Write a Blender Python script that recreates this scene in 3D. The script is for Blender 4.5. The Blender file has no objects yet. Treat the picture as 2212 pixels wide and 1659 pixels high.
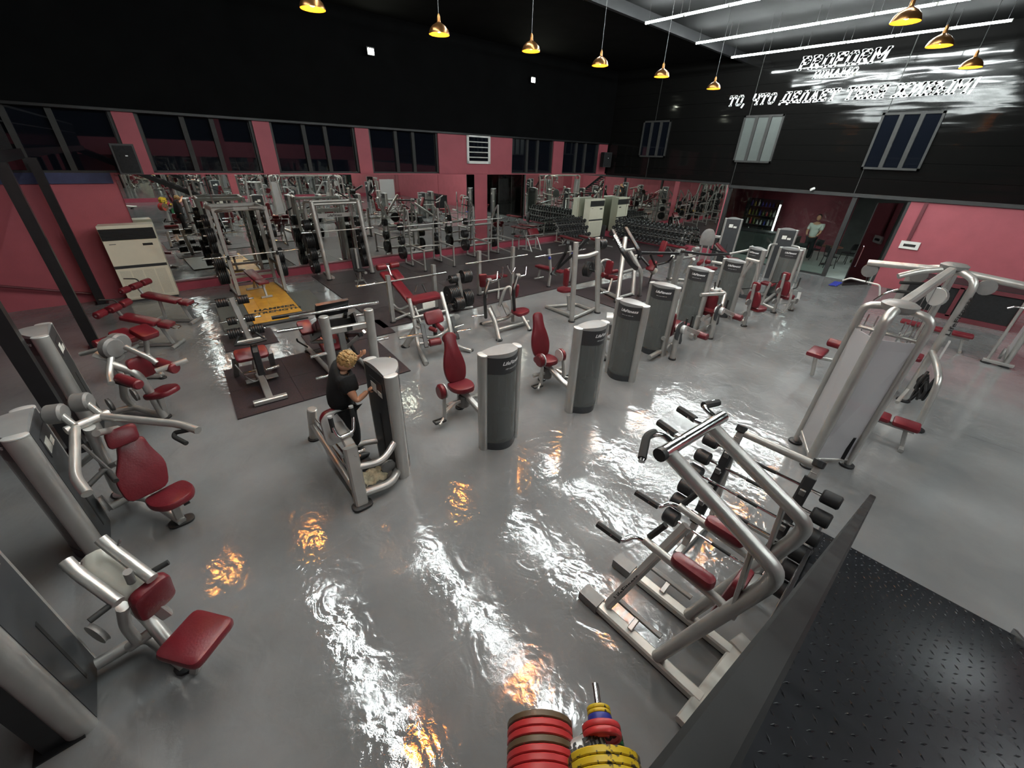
import bpy, math, random
from mathutils import Vector, Matrix
random.seed(7)
PI = math.pi
scene = bpy.context.scene
COL = scene.collection
# ---------------------------------------------------------------- camera
U = 0.875            # metres per layout unit (a barbell is 2.5 units = 2.2 m)
F_PX, PITCH, ROLL, YAW, CAM_H = 866.539, 0.51674, 0.034628, 0.7425035, 4.0
_f = Vector((math.sin(YAW) * math.cos(PITCH), math.cos(YAW) * math.cos(PITCH), -math.sin(PITCH)))
_r = Vector((math.cos(YAW), -math.sin(YAW), 0)); _u = _r.cross(_f)
_r2 = math.cos(ROLL) * _r + math.sin(ROLL) * _u
_u2 = -math.sin(ROLL) * _r + math.cos(ROLL) * _u
cam_data = bpy.data.cameras.new('camera'); cam = bpy.data.objects.new('camera', cam_data); COL.objects.link(cam)
cam_data.sensor_width = 36.0; cam_data.lens = 36.0 * F_PX / 2212.0; cam_data.clip_start = 0.02; cam_data.clip_end = 200
cam.matrix_world = Matrix(((_r2.x, _u2.x, -_f.x, 0), (_r2.y, _u2.y, -_f.y, 0), (_r2.z, _u2.z, -_f.z, CAM_H * U), (0, 0, 0, 1)))
scene.camera = cam
# ---------------------------------------------------------------- world and exposure
world = bpy.data.worlds.new('night'); scene.world = world; world.use_nodes = True
world.node_tree.nodes['Background'].inputs[0].default_value = (0.02, 0.03, 0.05, 1)
world.node_tree.nodes['Background'].inputs[1].default_value = 0.15
vs = scene.view_settings
vs.view_transform = 'Standard'; vs.look = 'None'; vs.gamma = 1.0; vs.use_curve_mapping = False; vs.exposure = 0.72
LED_POWER = 120.0


def W(px, py, z=0.0):
    """point at height z under the photograph's pixel"""
    d = _r2 * (px - 1106.0) - _u2 * (py - 829.5) + _f * F_PX
    return Vector((0, 0, CAM_H)) + d * ((z - CAM_H) / d.z)


# ---------------------------------------------------------------- mesh collector
def V(*a):
    return Vector(a[0]) if len(a) == 1 else Vector(a)


def frame_for(d, up=None):
    d = d.normalized()
    up = up or (Vector((0, 0, 1)) if abs(d.z) < 0.95 else Vector((0, 1, 0)))
    x = d.cross(up)
    if x.length < 1e-6:
        x = d.cross(Vector((1, 0, 0)))
    x.normalize(); y = x.cross(d).normalized()
    return x, y


def fillet(pts, rad):
    pts = [V(p) for p in pts]
    if rad <= 0 or len(pts) < 3:
        return pts
    out = [pts[0]]
    for i in range(1, len(pts) - 1):
        a, b, c = pts[i - 1], pts[i], pts[i + 1]
        u, w = (a - b), (c - b)
        t = min(rad, u.length * 0.48, w.length * 0.48)
        p, q = b + u.normalized() * t, b + w.normalized() * t
        n = 5
        for k in range(n):
            s = k / (n - 1)
            out.append((1 - s) ** 2 * p + 2 * s * (1 - s) * b + s * s * q)
    out.append(pts[-1])
    return out


class M:
    def __init__(self):
        self.v = []; self.f = []

    def add(self, vs_, fs):
        o = len(self.v)
        self.v += [tuple(v) for v in vs_]; self.f += [tuple(i + o for i in f) for f in fs]
        return self

    def box(self, c, d, rz=0.0, mat=None):
        c = V(c); hx, hy, hz = d[0] / 2, d[1] / 2, d[2] / 2
        R = (mat or Matrix.Rotation(rz, 3, 'Z'))
        vs_ = [c + R @ Vector((x, y, z)) for x in (-hx, hx) for y in (-hy, hy) for z in (-hz, hz)]
        return self.add(vs_, [(0, 1, 3, 2), (4, 6, 7, 5), (0, 4, 5, 1), (2, 3, 7, 6), (0, 2, 6, 4), (1, 5, 7, 3)])

    def bx(self, a, b):
        return self.box([(p + q) / 2 for p, q in zip(a, b)], [abs(q - p) for p, q in zip(a, b)])

    def sweep(self, pts, sec, up=None, cap=True):
        n = len(sec); vs_ = []
        fx = None
        for i, p in enumerate(pts):
            if i == 0: d = pts[1] - pts[0]
            elif i == len(pts) - 1: d = pts[-1] - pts[-2]
            else: d = (pts[i + 1] - pts[i]).normalized() + (pts[i] - pts[i - 1]).normalized()
            if d.length < 1e-9: d = pts[-1] - pts[0]
            d.normalize()
            if fx is None:
                fx, fy = frame_for(d, up)
            else:
                fx = (fx - d * fx.dot(d))
                if fx.length < 1e-6: fx, fy = frame_for(d)
                fx.normalize(); fy = fx.cross(d).normalized()
            for a, b in sec:
                vs_.append(p + fx * a + fy * b)
        fs = []
        for i in range(len(pts) - 1):
            for k in range(n):
                k2 = (k + 1) % n
                fs.append((i * n + k, i * n + k2, (i + 1) * n + k2, (i + 1) * n + k))
        if cap:
            fs.append(tuple(range(n - 1, -1, -1))); fs.append(tuple((len(pts) - 1) * n + k for k in range(n)))
        return self.add(vs_, fs)

    def tube(self, pts, r, n=8, fil=0.08, up=None):
        pts = fillet(pts, fil)
        return self.sweep(pts, [(r * math.cos(2 * PI * k / n), r * math.sin(2 * PI * k / n)) for k in range(n)], up)

    def oval(self, pts, rx, ry, n=10, fil=0.08, up=None):
        pts = fillet(pts, fil)
        return self.sweep(pts, [(rx * math.cos(2 * PI * k / n), ry * math.sin(2 * PI * k / n)) for k in range(n)], up)

    def bar(self, pts, w, h, up=None, fil=0.0):
        pts = fillet(pts, fil); c = min(w, h) * 0.18; a, b = w / 2, h / 2
        return self.sweep(pts, [(-a + c, -b), (a - c, -b), (a, -b + c), (a, b - c), (a - c, b), (-a + c, b), (-a, b - c), (-a, -b + c)], up)

    def cyl(self, p, q, r, n=12, bev=0.0):
        p, q = V(p), V(q)
        if bev <= 0:
            return self.tube([p, q], r, n, 0)
        d = (q - p).normalized(); fx, fy = frame_for(d); L = (q - p).length
        prof = [(0, r - bev), (bev, r), (L - bev, r), (L, r - bev)]
        vs_ = []
        for t, rr in prof:
            for k in range(n):
                a = 2 * PI * k / n
                vs_.append(p + d * t + fx * rr * math.cos(a) + fy * rr * math.sin(a))
        fs = [(i * n + k, i * n + (k + 1) % n, (i + 1) * n + (k + 1) % n, (i + 1) * n + k) for i in range(3) for k in range(n)]
        fs += [tuple(range(n - 1, -1, -1)), tuple(3 * n + k for k in range(n))]
        return self.add(vs_, fs)

    def lathe(self, prof, p=(0, 0, 0), axis=(0, 0, 1), n=16, cap=True):
        p = V(p); d = V(axis).normalized(); fx, fy = frame_for(d); vs_ = []
        for t, rr in prof:
            for k in range(n):
                a = 2 * PI * k / n
                vs_.append(p + d * t + fx * rr * math.cos(a) + fy * rr * math.sin(a))
        m = len(prof)
        fs = [(i * n + k, i * n + (k + 1) % n, (i + 1) * n + (k + 1) % n, (i + 1) * n + k) for i in range(m - 1) for k in range(n)]
        if cap:
            fs += [tuple(range(n - 1, -1, -1)), tuple((m - 1) * n + k for k in range(n))]
        return self.add(vs_, fs)

    def prism(self, out, p, ax, ay, th, bev=0.0):
        """2-D outline (ccw) in the plane p + x*ax + y*ay, thickness th along ax x ay, rounded rim"""
        p = V(p); ax = V(ax).normalized(); ay = V(ay).normalized(); az = ax.cross(ay).normalized(); n = len(out)
        nr = []
        for i in range(n):
            a, b, c = Vector(out[i - 1]), Vector(out[i]), Vector(out[(i + 1) % n])
            e1, e2 = (b - a), (c - b)
            e1 = e1.normalized() if e1.length > 1e-9 else Vector((1, 0)); e2 = e2.normalized() if e2.length > 1e-9 else e1
            t = (e1 + e2)
            t = t.normalized() if t.length > 1e-6 else e1
            nr.append(Vector((-t.y, t.x)))
        rings = [(0, 0), (th, 0)] if bev <= 0 else [(0, bev), (bev * 0.3, bev * 0.3), (bev, 0), (th - bev, 0), (th - bev * 0.3, bev * 0.3), (th, bev)]
        vs_ = []
        for h, ins in rings:
            for i in range(n):
                q = Vector(out[i]) + nr[i] * ins
                vs_.append(p + ax * q.x + ay * q.y + az * h)
        fs = [(i * n + k, i * n + (k + 1) % n, (i + 1) * n + (k + 1) % n, (i + 1) * n + k) for i in range(len(rings) - 1) for k in range(n)]
        fs += [tuple(range(n - 1, -1, -1)), tuple((len(rings) - 1) * n + k for k in range(n))]
        return self.add(vs_, fs)

    def pad(self, c, ax, ay, w, h, th, r=0.04, bev=0.02):
        """upholstered rounded rectangle: centre of its back face c, width along ax, height along ay"""
        return self.prism(rrect(w, h, r), c, ax, ay, th, min(bev, th * 0.45))


def rrect(w, h, r, n=4):
    r = min(r, w * 0.49, h * 0.49); out = []
    for cx, cy, a0 in ((w / 2 - r, h / 2 - r, 0), (-w / 2 + r, h / 2 - r, PI / 2), (-w / 2 + r, -h / 2 + r, PI), (w / 2 - r, -h / 2 + r, 1.5 * PI)):
        for k in range(n):
            a = a0 + (PI / 2) * k / (n - 1)
            out.append((cx + r * math.cos(a), cy + r * math.sin(a)))
    return out


def disc2(r, n=16):
    return [(r * math.cos(2 * PI * k / n), r * math.sin(2 * PI * k / n)) for k in range(n)]


# ---------------------------------------------------------------- materials
MATS = {}


def mat(name, col, rough=0.5, metal=0.0, noise=0.0, nscale=8.0, bump=0.0, bscale=40.0, coat=0.0, spec=0.5, rnoise=0.0, emit=None, estr=0.0, col2=None, alpha=1.0, trans=0.0, ior=1.45, detail=3.0):
    m = bpy.data.materials.new(name); m.use_nodes = True; nt = m.node_tree; b = nt.nodes['Principled BSDF']
    b.inputs['Base Color'].default_value = (*col, 1); b.inputs['Roughness'].default_value = rough; b.inputs['Metallic'].default_value = metal
    b.inputs['Specular IOR Level'].default_value = spec; b.inputs['Coat Weight'].default_value = coat; b.inputs['Alpha'].default_value = alpha
    b.inputs['Transmission Weight'].default_value = trans; b.inputs['IOR'].default_value = ior
    tc = nt.nodes.new('ShaderNodeTexCoord')
    if noise or col2 or rnoise:
        n = nt.nodes.new('ShaderNodeTexNoise'); n.inputs['Scale'].default_value = nscale; n.inputs['Detail'].default_value = detail
        nt.links.new(tc.outputs['Object'], n.inputs['Vector'])
        if noise or col2:
            r = nt.nodes.new('ShaderNodeValToRGB')
            c2 = col2 or tuple(c * (1 - noise) for c in col); c1 = col if col2 else tuple(min(1, c * (1 + noise)) for c in col)
            r.color_ramp.elements[0].color = (*c2, 1); r.color_ramp.elements[1].color = (*c1, 1)
            r.color_ramp.elements[0].position = 0.3; r.color_ramp.elements[1].position = 0.7
            nt.links.new(n.outputs['Fac'], r.inputs['Fac']); nt.links.new(r.outputs['Color'], b.inputs['Base Color'])
        if rnoise:
            mr = nt.nodes.new('ShaderNodeMapRange'); mr.inputs['From Min'].default_value = 0.3; mr.inputs['From Max'].default_value = 0.7
            mr.inputs['To Min'].default_value = max(0, rough - rnoise); mr.inputs['To Max'].default_value = rough + rnoise
            nt.links.new(n.outputs['Fac'], mr.inputs['Value']); nt.links.new(mr.outputs['Result'], b.inputs['Roughness'])
    if bump:
        n2 = nt.nodes.new('ShaderNodeTexNoise'); n2.inputs['Scale'].default_value = bscale; n2.inputs['Detail'].default_value = 2
        nt.links.new(tc.outputs['Object'], n2.inputs['Vector'])
        bp = nt.nodes.new('ShaderNodeBump'); bp.inputs['Strength'].default_value = bump; bp.inputs['Distance'].default_value = 0.01
        nt.links.new(n2.outputs['Fac'], bp.inputs['Height']); nt.links.new(bp.outputs['Normal'], b.inputs['Normal'])
    if emit:
        b.inputs['Emission Color'].default_value = (*emit, 1); b.inputs['Emission Strength'].default_value = estr
    MATS[name] = m
    return m


mat('silver', (0.42, 0.41, 0.39), 0.34, 0.65, noise=0.06, nscale=6, rnoise=0.06)
mat('chrome', (0.75, 0.75, 0.74), 0.14, 1.0)
mat('cast_grey', (0.16, 0.155, 0.15), 0.45, 0.2, noise=0.1)
mat('cover_grey', (0.25, 0.25, 0.25), 0.42, 0.3, noise=0.06)
mat('red_vinyl', (0.112, 0.0105, 0.016), 0.34, 0, noise=0.12, nscale=5, bump=0.12, bscale=60)
mat('black_rubber', (0.012, 0.012, 0.013), 0.5, 0, noise=0.2)
mat('black_steel', (0.010, 0.010, 0.011), 0.33, 0, noise=0.15)
mat('black_iron', (0.014, 0.014, 0.015), 0.38, 0.2, noise=0.2, nscale=14)
mat('plate_face', (0.22, 0.22, 0.22), 0.3, 0.7)
mat('grip', (0.014, 0.014, 0.014), 0.7)
mat('panel_dark', (0.035, 0.037, 0.040), 0.38, 0.1, noise=0.1)
mat('header_dark', (0.030, 0.030, 0.032), 0.35)
mat('smoked_acrylic', (0.12, 0.125, 0.12), 0.16, 0, alpha=0.60, spec=0.6)
mat('frosted_acrylic', (0.42, 0.41, 0.42), 0.30, 0, alpha=0.72)
mat('logo_white', (0.7, 0.7, 0.7), 0.5)
mat('print_black', (0.012, 0.012, 0.012), 0.5)
mat('paper', (0.62, 0.61, 0.56), 0.6, noise=0.1, nscale=40)
mat('weight_stack', (0.02, 0.02, 0.022), 0.45, 0.5)
mat('pink_paint', (0.315, 0.071, 0.090), 0.62, 0, noise=0.07, nscale=2.5, bump=0.25, bscale=90)
mat('pink_trim', (0.30, 0.05, 0.078), 0.5, 0, noise=0.06)
mat('maroon', (0.10, 0.018, 0.025), 0.5, noise=0.1)
mat('black_wall', (0.0032, 0.0032, 0.0034), 0.9, 0, spec=0.08, noise=0.2, nscale=2)
mat('gloss_black', (0.006, 0.0058, 0.0056), 0.10, 0, bump=0.0)
mat('dark_frame', (0.028, 0.028, 0.028), 0.45, 0.2, noise=0.1)
mat('grey_frame', (0.038, 0.037, 0.036), 0.55, 0.0, spec=0.2, noise=0.1)
mat('window_glass', (0.004, 0.005, 0.008), 0.02, 0, spec=0.9)
mat('mirror', (0.80, 0.83, 0.80), 0.008, 1.0)
mat('clear_glass', (0.85, 0.9, 0.88), 0.02, 0, alpha=0.10, spec=0.6)
mat('cream', (0.60, 0.57, 0.46), 0.45, 0, noise=0.04, nscale=3)
mat('cream_grille', (0.50, 0.48, 0.39), 0.5, 0, noise=0.05, nscale=60)
mat('white_plastic', (0.66, 0.65, 0.62), 0.4, noise=0.04)
mat('dark_ceiling', (0.012, 0.012, 0.012), 0.9, 0, spec=0.05, noise=0.15, nscale=1.5)
mat('lobby_floor', (0.40, 0.45, 0.42), 0.22, 0, noise=0.15, nscale=1.2)
mat('lobby_wall', (0.20, 0.035, 0.05), 0.6, noise=0.15, nscale=1.5)
mat('concrete_green', (0.03, 0.035, 0.032), 0.6, noise=0.3, nscale=2)
mat('grass', (0.03, 0.05, 0.015), 0.9, noise=0.5, nscale=30, bump=1.0, bscale=60)
mat('yellow_wood', (0.62, 0.32, 0.02), 0.42, 0, col2=(0.47, 0.22, 0.012), nscale=5, detail=6)
mat('yellow_pipe', (0.5, 0.36, 0.01), 0.4)
mat('skin', (0.50, 0.25, 0.15), 0.55, noise=0.06, nscale=20)
mat('hair_blond', (0.33, 0.20, 0.075), 0.6, noise=0.45, nscale=55, bump=1.0, bscale=90)
mat('black_cloth', (0.009, 0.009, 0.010), 0.9, 0, noise=0.25, nscale=20, bump=0.3, bscale=25)
mat('white_cloth', (0.55, 0.55, 0.5), 0.85, noise=0.1, nscale=10)
mat('rag', (0.45, 0.40, 0.28), 0.9, noise=0.4, nscale=18, bump=1.0, bscale=30)
mat('blue_cloth', (0.02, 0.03, 0.28), 0.8, noise=0.2, nscale=10)
mat('bronze', (0.20, 0.09, 0.03), 0.28, 0.9, noise=0.1)
mat('shade_inside', (0.85, 0.45, 0.08), 0.35, 0.6)
mat('plate_red', (0.42, 0.03, 0.03), 0.45, 0, col2=(0.42, 0.03, 0.03), nscale=9)
mat('plate_yellow', (0.55, 0.36, 0.015), 0.5)
mat('plate_blue', (0.02, 0.03, 0.24), 0.45, noise=0.1)
mat('plate_green', (0.012, 0.10, 0.035), 0.5, noise=0.15)
mat('grey_bench_steel', (0.36, 0.355, 0.34), 0.36, 0.6, noise=0.08)
mat('wood_brown', (0.12, 0.045, 0.02), 0.45, noise=0.2, nscale=6)
mat('bottle', (0.10, 0.12, 0.02), 0.2)
mat('led', (0.9, 0.95, 1), 0.5, emit=(0.92, 1.0, 0.985), estr=LED_POWER)
mat('bulb', (1, 0.6, 0.2), 0.5, emit=(1.0, 0.42, 0.08), estr=300.0)
mat('flood', (1, 1, 1), 0.5, emit=(0.95, 1.0, 0.80), estr=60.0)
mat('lobby_led', (1, 1, 1), 0.5, emit=(0.95, 1.0, 0.98), estr=6.0)


def worn(name, col, wear, wscale, thr, rough=0.45):
    """painted iron with chipped rims showing the bare brown metal"""
    m = bpy.data.materials.new(name); m.use_nodes = True; nt = m.node_tree; b = nt.nodes['Principled BSDF']
    tc = nt.nodes.new('ShaderNodeTexCoord'); n = nt.nodes.new('ShaderNodeTexNoise'); n.inputs['Scale'].default_value = wscale; n.inputs['Detail'].default_value = 8
    nt.links.new(tc.outputs['Object'], n.inputs['Vector'])
    r = nt.nodes.new('ShaderNodeValToRGB'); r.color_ramp.elements[0].position = thr; r.color_ramp.elements[1].position = thr + 0.03
    r.color_ramp.elements[0].color = (*col, 1); r.color_ramp.elements[1].color = (*wear, 1)
    nt.links.new(n.outputs['Fac'], r.inputs['Fac']); nt.links.new(r.outputs['Color'], b.inputs['Base Color'])
    b.inputs['Roughness'].default_value = rough
    MATS[name] = m


worn('plate_red', (0.44, 0.028, 0.03), (0.10, 0.06, 0.03), 9, 0.60)
worn('plate_yellow', (0.58, 0.40, 0.015), (0.06, 0.045, 0.03), 22, 0.53)
worn('plate_brown', (0.10, 0.065, 0.035), (0.40, 0.04, 0.03), 9, 0.58)


def floor_material():
    m = bpy.data.materials.new('wet_epoxy_floor'); m.use_nodes = True; nt = m.node_tree; b = nt.nodes['Principled BSDF']; L = nt.links
    tc = nt.nodes.new('ShaderNodeTexCoord')

    def noise(scale, detail=3, dist=0.0, rough=0.5, vec=None):
        n = nt.nodes.new('ShaderNodeTexNoise'); n.inputs['Scale'].default_value = scale; n.inputs['Detail'].default_value = detail
        n.inputs['Distortion'].default_value = dist; n.inputs['Roughness'].default_value = rough
        L.new(vec or tc.outputs['Object'], n.inputs['Vector']); return n

    def rng(src, a, b_, c, d):
        mr = nt.nodes.new('ShaderNodeMapRange'); mr.inputs['From Min'].default_value = a; mr.inputs['From Max'].default_value = b_
        mr.inputs['To Min'].default_value = c; mr.inputs['To Max'].default_value = d; L.new(src, mr.inputs['Value']); return mr.outputs['Result']
    n1 = noise(0.7, 5); r = nt.nodes.new('ShaderNodeValToRGB')
    r.color_ramp.elements[0].color = (0.125, 0.125, 0.127, 1); r.color_ramp.elements[1].color = (0.19, 0.19, 0.19, 1)
    r.color_ramp.elements[0].position = 0.35; r.color_ramp.elements[1].position = 0.68
    L.new(n1.outputs['Fac'], r.inputs['Fac']); L.new(r.outputs['Color'], b.inputs['Base Color'])
    n2 = noise(1.3, 6, 0.4)
    L.new(rng(n2.outputs['Fac'], 0.36, 0.66, 0.025, 0.15), b.inputs['Roughness'])
    b.inputs['Specular IOR Level'].default_value = 0.75
    n3 = noise(2.6, 2, 1.2); n4 = noise(16, 2, 0.6); n5 = noise(170, 1)
    a1 = nt.nodes.new('ShaderNodeMath'); a1.operation = 'MULTIPLY_ADD'; a1.inputs[1].default_value = 0.17; L.new(n4.outputs['Fac'], a1.inputs[0]); L.new(n3.outputs['Fac'], a1.inputs[2])
    a2 = nt.nodes.new('ShaderNodeMath'); a2.operation = 'MULTIPLY_ADD'; a2.inputs[1].default_value = 0.020; L.new(n5.outputs['Fac'], a2.inputs[0]); L.new(a1.outputs['Value'], a2.inputs[2])
    # seams between the floor sheets
    mp = nt.nodes.new('ShaderNodeMapping'); mp.inputs['Rotation'].default_value = (0, 0, 0.0); L.new(tc.outputs['Object'], mp.inputs['Vector'])
    br = nt.nodes.new('ShaderNodeTexBrick'); br.inputs['Scale'].default_value = 0.5; br.inputs['Mortar Size'].default_value = 0.004; br.inputs['Brick Width'].default_value = 2.4; br.inputs['Row Height'].default_value = 0.8
    br.inputs['Color1'].default_value = br.inputs['Color2'].default_value = (1, 1, 1, 1); br.inputs['Mortar'].default_value = (0, 0, 0, 1); L.new(mp.outputs['Vector'], br.inputs['Vector'])
    a3 = nt.nodes.new('ShaderNodeMath'); a3.operation = 'MULTIPLY_ADD'; a3.inputs[1].default_value = 0.10; L.new(br.outputs['Color'], a3.inputs[0]); L.new(a2.outputs['Value'], a3.inputs[2])
    bp = nt.nodes.new('ShaderNodeBump'); bp.inputs['Strength'].default_value = 0.26; bp.inputs['Distance'].default_value = 0.03
    L.new(a3.outputs['Value'], bp.inputs['Height']); L.new(bp.outputs['Normal'], b.inputs['Normal'])
    MATS['floor'] = m


floor_material()


def fleck_material():
    m = bpy.data.materials.new('flecked_rubber'); m.use_nodes = True; nt = m.node_tree; b = nt.nodes['Principled BSDF']; L = nt.links
    tc = nt.nodes.new('ShaderNodeTexCoord'); n = nt.nodes.new('ShaderNodeTexNoise'); n.inputs['Scale'].default_value = 70; n.inputs['Detail'].default_value = 4
    L.new(tc.outputs['Object'], n.inputs['Vector']); r = nt.nodes.new('ShaderNodeValToRGB')
    r.color_ramp.elements[0].color = (0.013, 0.011, 0.012, 1); r.color_ramp.elements[1].color = (0.048, 0.019, 0.027, 1)
    r.color_ramp.elements[0].position = 0.42; r.color_ramp.elements[1].position = 0.75
    L.new(n.outputs['Fac'], r.inputs['Fac']); L.new(r.outputs['Color'], b.inputs['Base Color']); b.inputs['Roughness'].default_value = 0.62
    bp = nt.nodes.new('ShaderNodeBump'); bp.inputs['Strength'].default_value = 0.3; bp.inputs['Distance'].default_value = 0.004
    L.new(n.outputs['Fac'], bp.inputs['Height']); L.new(bp.outputs['Normal'], b.inputs['Normal'])
    MATS['fleck_rubber'] = m


fleck_material()


def pane_glass():
    m = bpy.data.materials.new('pane_glass'); m.use_nodes = True; nt = m.node_tree; nt.nodes.remove(nt.nodes['Principled BSDF'])
    t = nt.nodes.new('ShaderNodeBsdfTransparent'); t.inputs[0].default_value = (0.86, 0.92, 0.90, 1)
    g = nt.nodes.new('ShaderNodeBsdfGlossy'); g.inputs['Roughness'].default_value = 0.02
    fr = nt.nodes.new('ShaderNodeFresnel'); fr.inputs['IOR'].default_value = 1.45
    mx = nt.nodes.new('ShaderNodeMixShader'); nt.links.new(fr.outputs[0], mx.inputs[0]); nt.links.new(t.outputs[0], mx.inputs[1]); nt.links.new(g.outputs[0], mx.inputs[2])
    nt.links.new(mx.outputs[0], nt.nodes['Material Output'].inputs['Surface']); MATS['clear_glass'] = m


pane_glass()


def wavy_gloss(name, col, rough):
    """glossy black cladding that buckles a little between its joints"""
    m = bpy.data.materials.new(name); m.use_nodes = True; nt = m.node_tree; b = nt.nodes['Principled BSDF']; L = nt.links
    b.inputs['Base Color'].default_value = (*col, 1); b.inputs['Roughness'].default_value = rough; b.inputs['Specular IOR Level'].default_value = 0.22
    tc = nt.nodes.new('ShaderNodeTexCoord'); mp = nt.nodes.new('ShaderNodeMapping'); mp.inputs['Scale'].default_value = (1, 0.35, 2.2); L.new(tc.outputs['Object'], mp.inputs['Vector'])
    n = nt.nodes.new('ShaderNodeTexNoise'); n.inputs['Scale'].default_value = 1.1; n.inputs['Detail'].default_value = 2; L.new(mp.outputs['Vector'], n.inputs['Vector'])
    bp = nt.nodes.new('ShaderNodeBump'); bp.inputs['Strength'].default_value = 0.22; bp.inputs['Distance'].default_value = 0.05
    L.new(n.outputs['Fac'], bp.inputs['Height']); L.new(bp.outputs['Normal'], b.inputs['Normal']); MATS[name] = m


wavy_gloss('gloss_black', (0.005, 0.0048, 0.0046), 0.07)


# ---------------------------------------------------------------- objects
def finish(me, m, sharp=0.75):
    me.materials.append(MATS[m] if isinstance(m, str) else m)
    if len(me.polygons):
        me.shade_smooth(); me.set_sharp_from_angle(angle=sharp)


def obj(name, b, m, parent=None, world=True, sharp=0.75):
    """link one mesh object; vertices given in world coordinates are moved into the parent's space"""
    me = bpy.data.meshes.new(name)
    o = bpy.data.objects.new(name, me)
    vs_ = b.v
    if parent is not None:
        if world:
            inv = WM[parent].inverted()
            vs_ = [inv @ Vector(v) for v in vs_]
        o.parent = parent; WM[o] = WM[parent].copy()
    else:
        n = len(vs_); xs = [v[0] for v in vs_]; ys = [v[1] for v in vs_]; zs = [v[2] for v in vs_]
        c = Vector(((min(xs) + max(xs)) / 2, (min(ys) + max(ys)) / 2, min(zs)))
        if world:
            vs_ = [Vector(v) - c for v in vs_]; o.location = c * U; WM[o] = Matrix.Translation(c)
        else:
            WM[o] = Matrix()
    me.from_pydata([(v[0] * U, v[1] * U, v[2] * U) for v in vs_], [], b.f); me.update(); finish(me, m, sharp)
    COL.objects.link(o)
    return o


WM = {}


def tag(o, label=None, cat=None, group=None, kind=None):
    if label: o['label'] = label
    if cat: o['category'] = cat
    if group: o['group'] = group
    if kind: o['kind'] = kind
    return o


def thing(name, label, cat, loc=(0, 0, 0), rz=0.0, group=None):
    o = bpy.data.objects.new(name, None); COL.objects.link(o); o.empty_display_size = 0.1
    o.location = V(loc) * U; o.rotation_euler = (0, 0, rz)
    WM[o] = Matrix.Translation(V(loc)) @ Matrix.Rotation(rz, 4, 'Z')
    return tag(o, label, cat, group)


def P_(T, name, b, m, label=None, parent=None, sharp=0.75):
    """a part in the thing's own local coordinates"""
    o = obj(name, b, m, parent or T, world=False, sharp=sharp)
    if label: o['label'] = label
    return o


def copy_tree(o, parent=None, loc=None, rz=None, label=None, group=None):
    c = o.copy(); COL.objects.link(c); c.parent = parent
    if loc is not None: c.location = V(loc) * U
    if rz is not None: c.rotation_euler = (0, 0, rz)
    if label: c['label'] = label
    if group: c['group'] = group
    for ch in list(o.children):
        copy_tree(ch, c)
    return c


def struct(name, b, m, parent=None):
    o = obj(name, b, m, parent)
    if parent is None: o['kind'] = 'structure'
    return o


TXT = {}


def text_mesh(body, size, shear=0.0, offset=0.0, extrude=0.001, space=1.0):
    cu = bpy.data.curves.new('lettering', 'FONT'); cu.body = body; cu.size = size; cu.shear = shear; cu.offset = offset
    cu.extrude = extrude; cu.align_x = 'CENTER'; cu.align_y = 'CENTER'; cu.resolution_u = 2; cu.space_character = space
    t = bpy.data.objects.new('lettering', cu); COL.objects.link(t)
    dg = bpy.context.evaluated_depsgraph_get(); me = bpy.data.meshes.new_from_object(t.evaluated_get(dg))
    b = M(); b.v = [tuple(v.co) for v in me.vertices]; b.f = [tuple(p.vertices) for p in me.polygons]
    bpy.data.objects.remove(t); bpy.data.curves.remove(cu); bpy.data.meshes.remove(me)
    return b


def placed(b, p, ax, ay):
    """lay flat lettering into the plane p, ax, ay"""
    p, ax, ay = V(p), V(ax).normalized(), V(ay).normalized(); az = ax.cross(ay)
    c = M(); c.f = b.f; c.v = [tuple(p + ax * v[0] + ay * v[1] + az * v[2]) for v in b.v]
    return c
# ================================================================ the room
XR, YB, YF, XL, ZC = 21.1, 16.25, -12.0, -6.0, 7.9
KB = 0.026           # the back wall runs slightly out of square


def bw(m):
    m.v = [(x, y - KB * x, z) for x, y, z in m.v]
    return m


ZD = 3.12            # underside of the black cladding and top of the glass screen
b = M(); b.add([(XL - 1, YF - 1, 0), (XR, YF - 1, 0), (XR, YB + 0.3, 0), (XL - 1, YB + 0.3, 0)], [(0, 1, 2, 3)])
b.add([(XL - 1, YF - 1, -0.2), (XR, YF - 1, -0.2), (XR, YB + 0.3, -0.2), (XL - 1, YB + 0.3, -0.2)], [(3, 2, 1, 0)])
floor = struct('floor', b, 'floor')
ceiling = struct('ceiling', M().bx((XL, YF, ZC), (XR + 0.2, YB + 0.2, ZC + 0.15)), 'dark_ceiling')
for y in (9.35, -1.0):
    struct('beam', M().bx((XL, y - 0.06, ZC - 0.28), (XR, y + 0.06, ZC)), 'black_steel', ceiling)

# ---- back wall: ledge, mirrors, window band, black curtain wall
wall_back = struct('wall_back', bw(M().bx((XL, YB + 0.02, 0), (XR + 0.2, YB + 0.22, 3.28))), 'pink_paint')
obj('black_upper_wall', bw(M().bx((XL, YB - 0.02, 4.72), (XR + 0.2, YB + 0.2, ZC))), 'black_wall', wall_back)
obj('ledge', bw(M().bx((0.0, YB - 0.12, 0.0), (XR, YB + 0.02, 0.26))), 'pink_trim', wall_back)
obj('ledge_cap', bw(M().bx((0.0, YB - 0.14, 0.26), (XR, YB + 0.02, 0.285))), 'maroon', wall_back)
obj('fascia', bw(M().bx((XL, YB - 0.03, 3.03), (0.0, YB + 0.02, 3.28))), 'blue_fascia' if 'blue_fascia' in MATS else mat('blue_fascia', (0.03, 0.035, 0.09), 0.6, noise=0.2), wall_back)
xs = [0.06, 2.1, 4.14, 6.18, 8.2, 10.1, 11.95]
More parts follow.
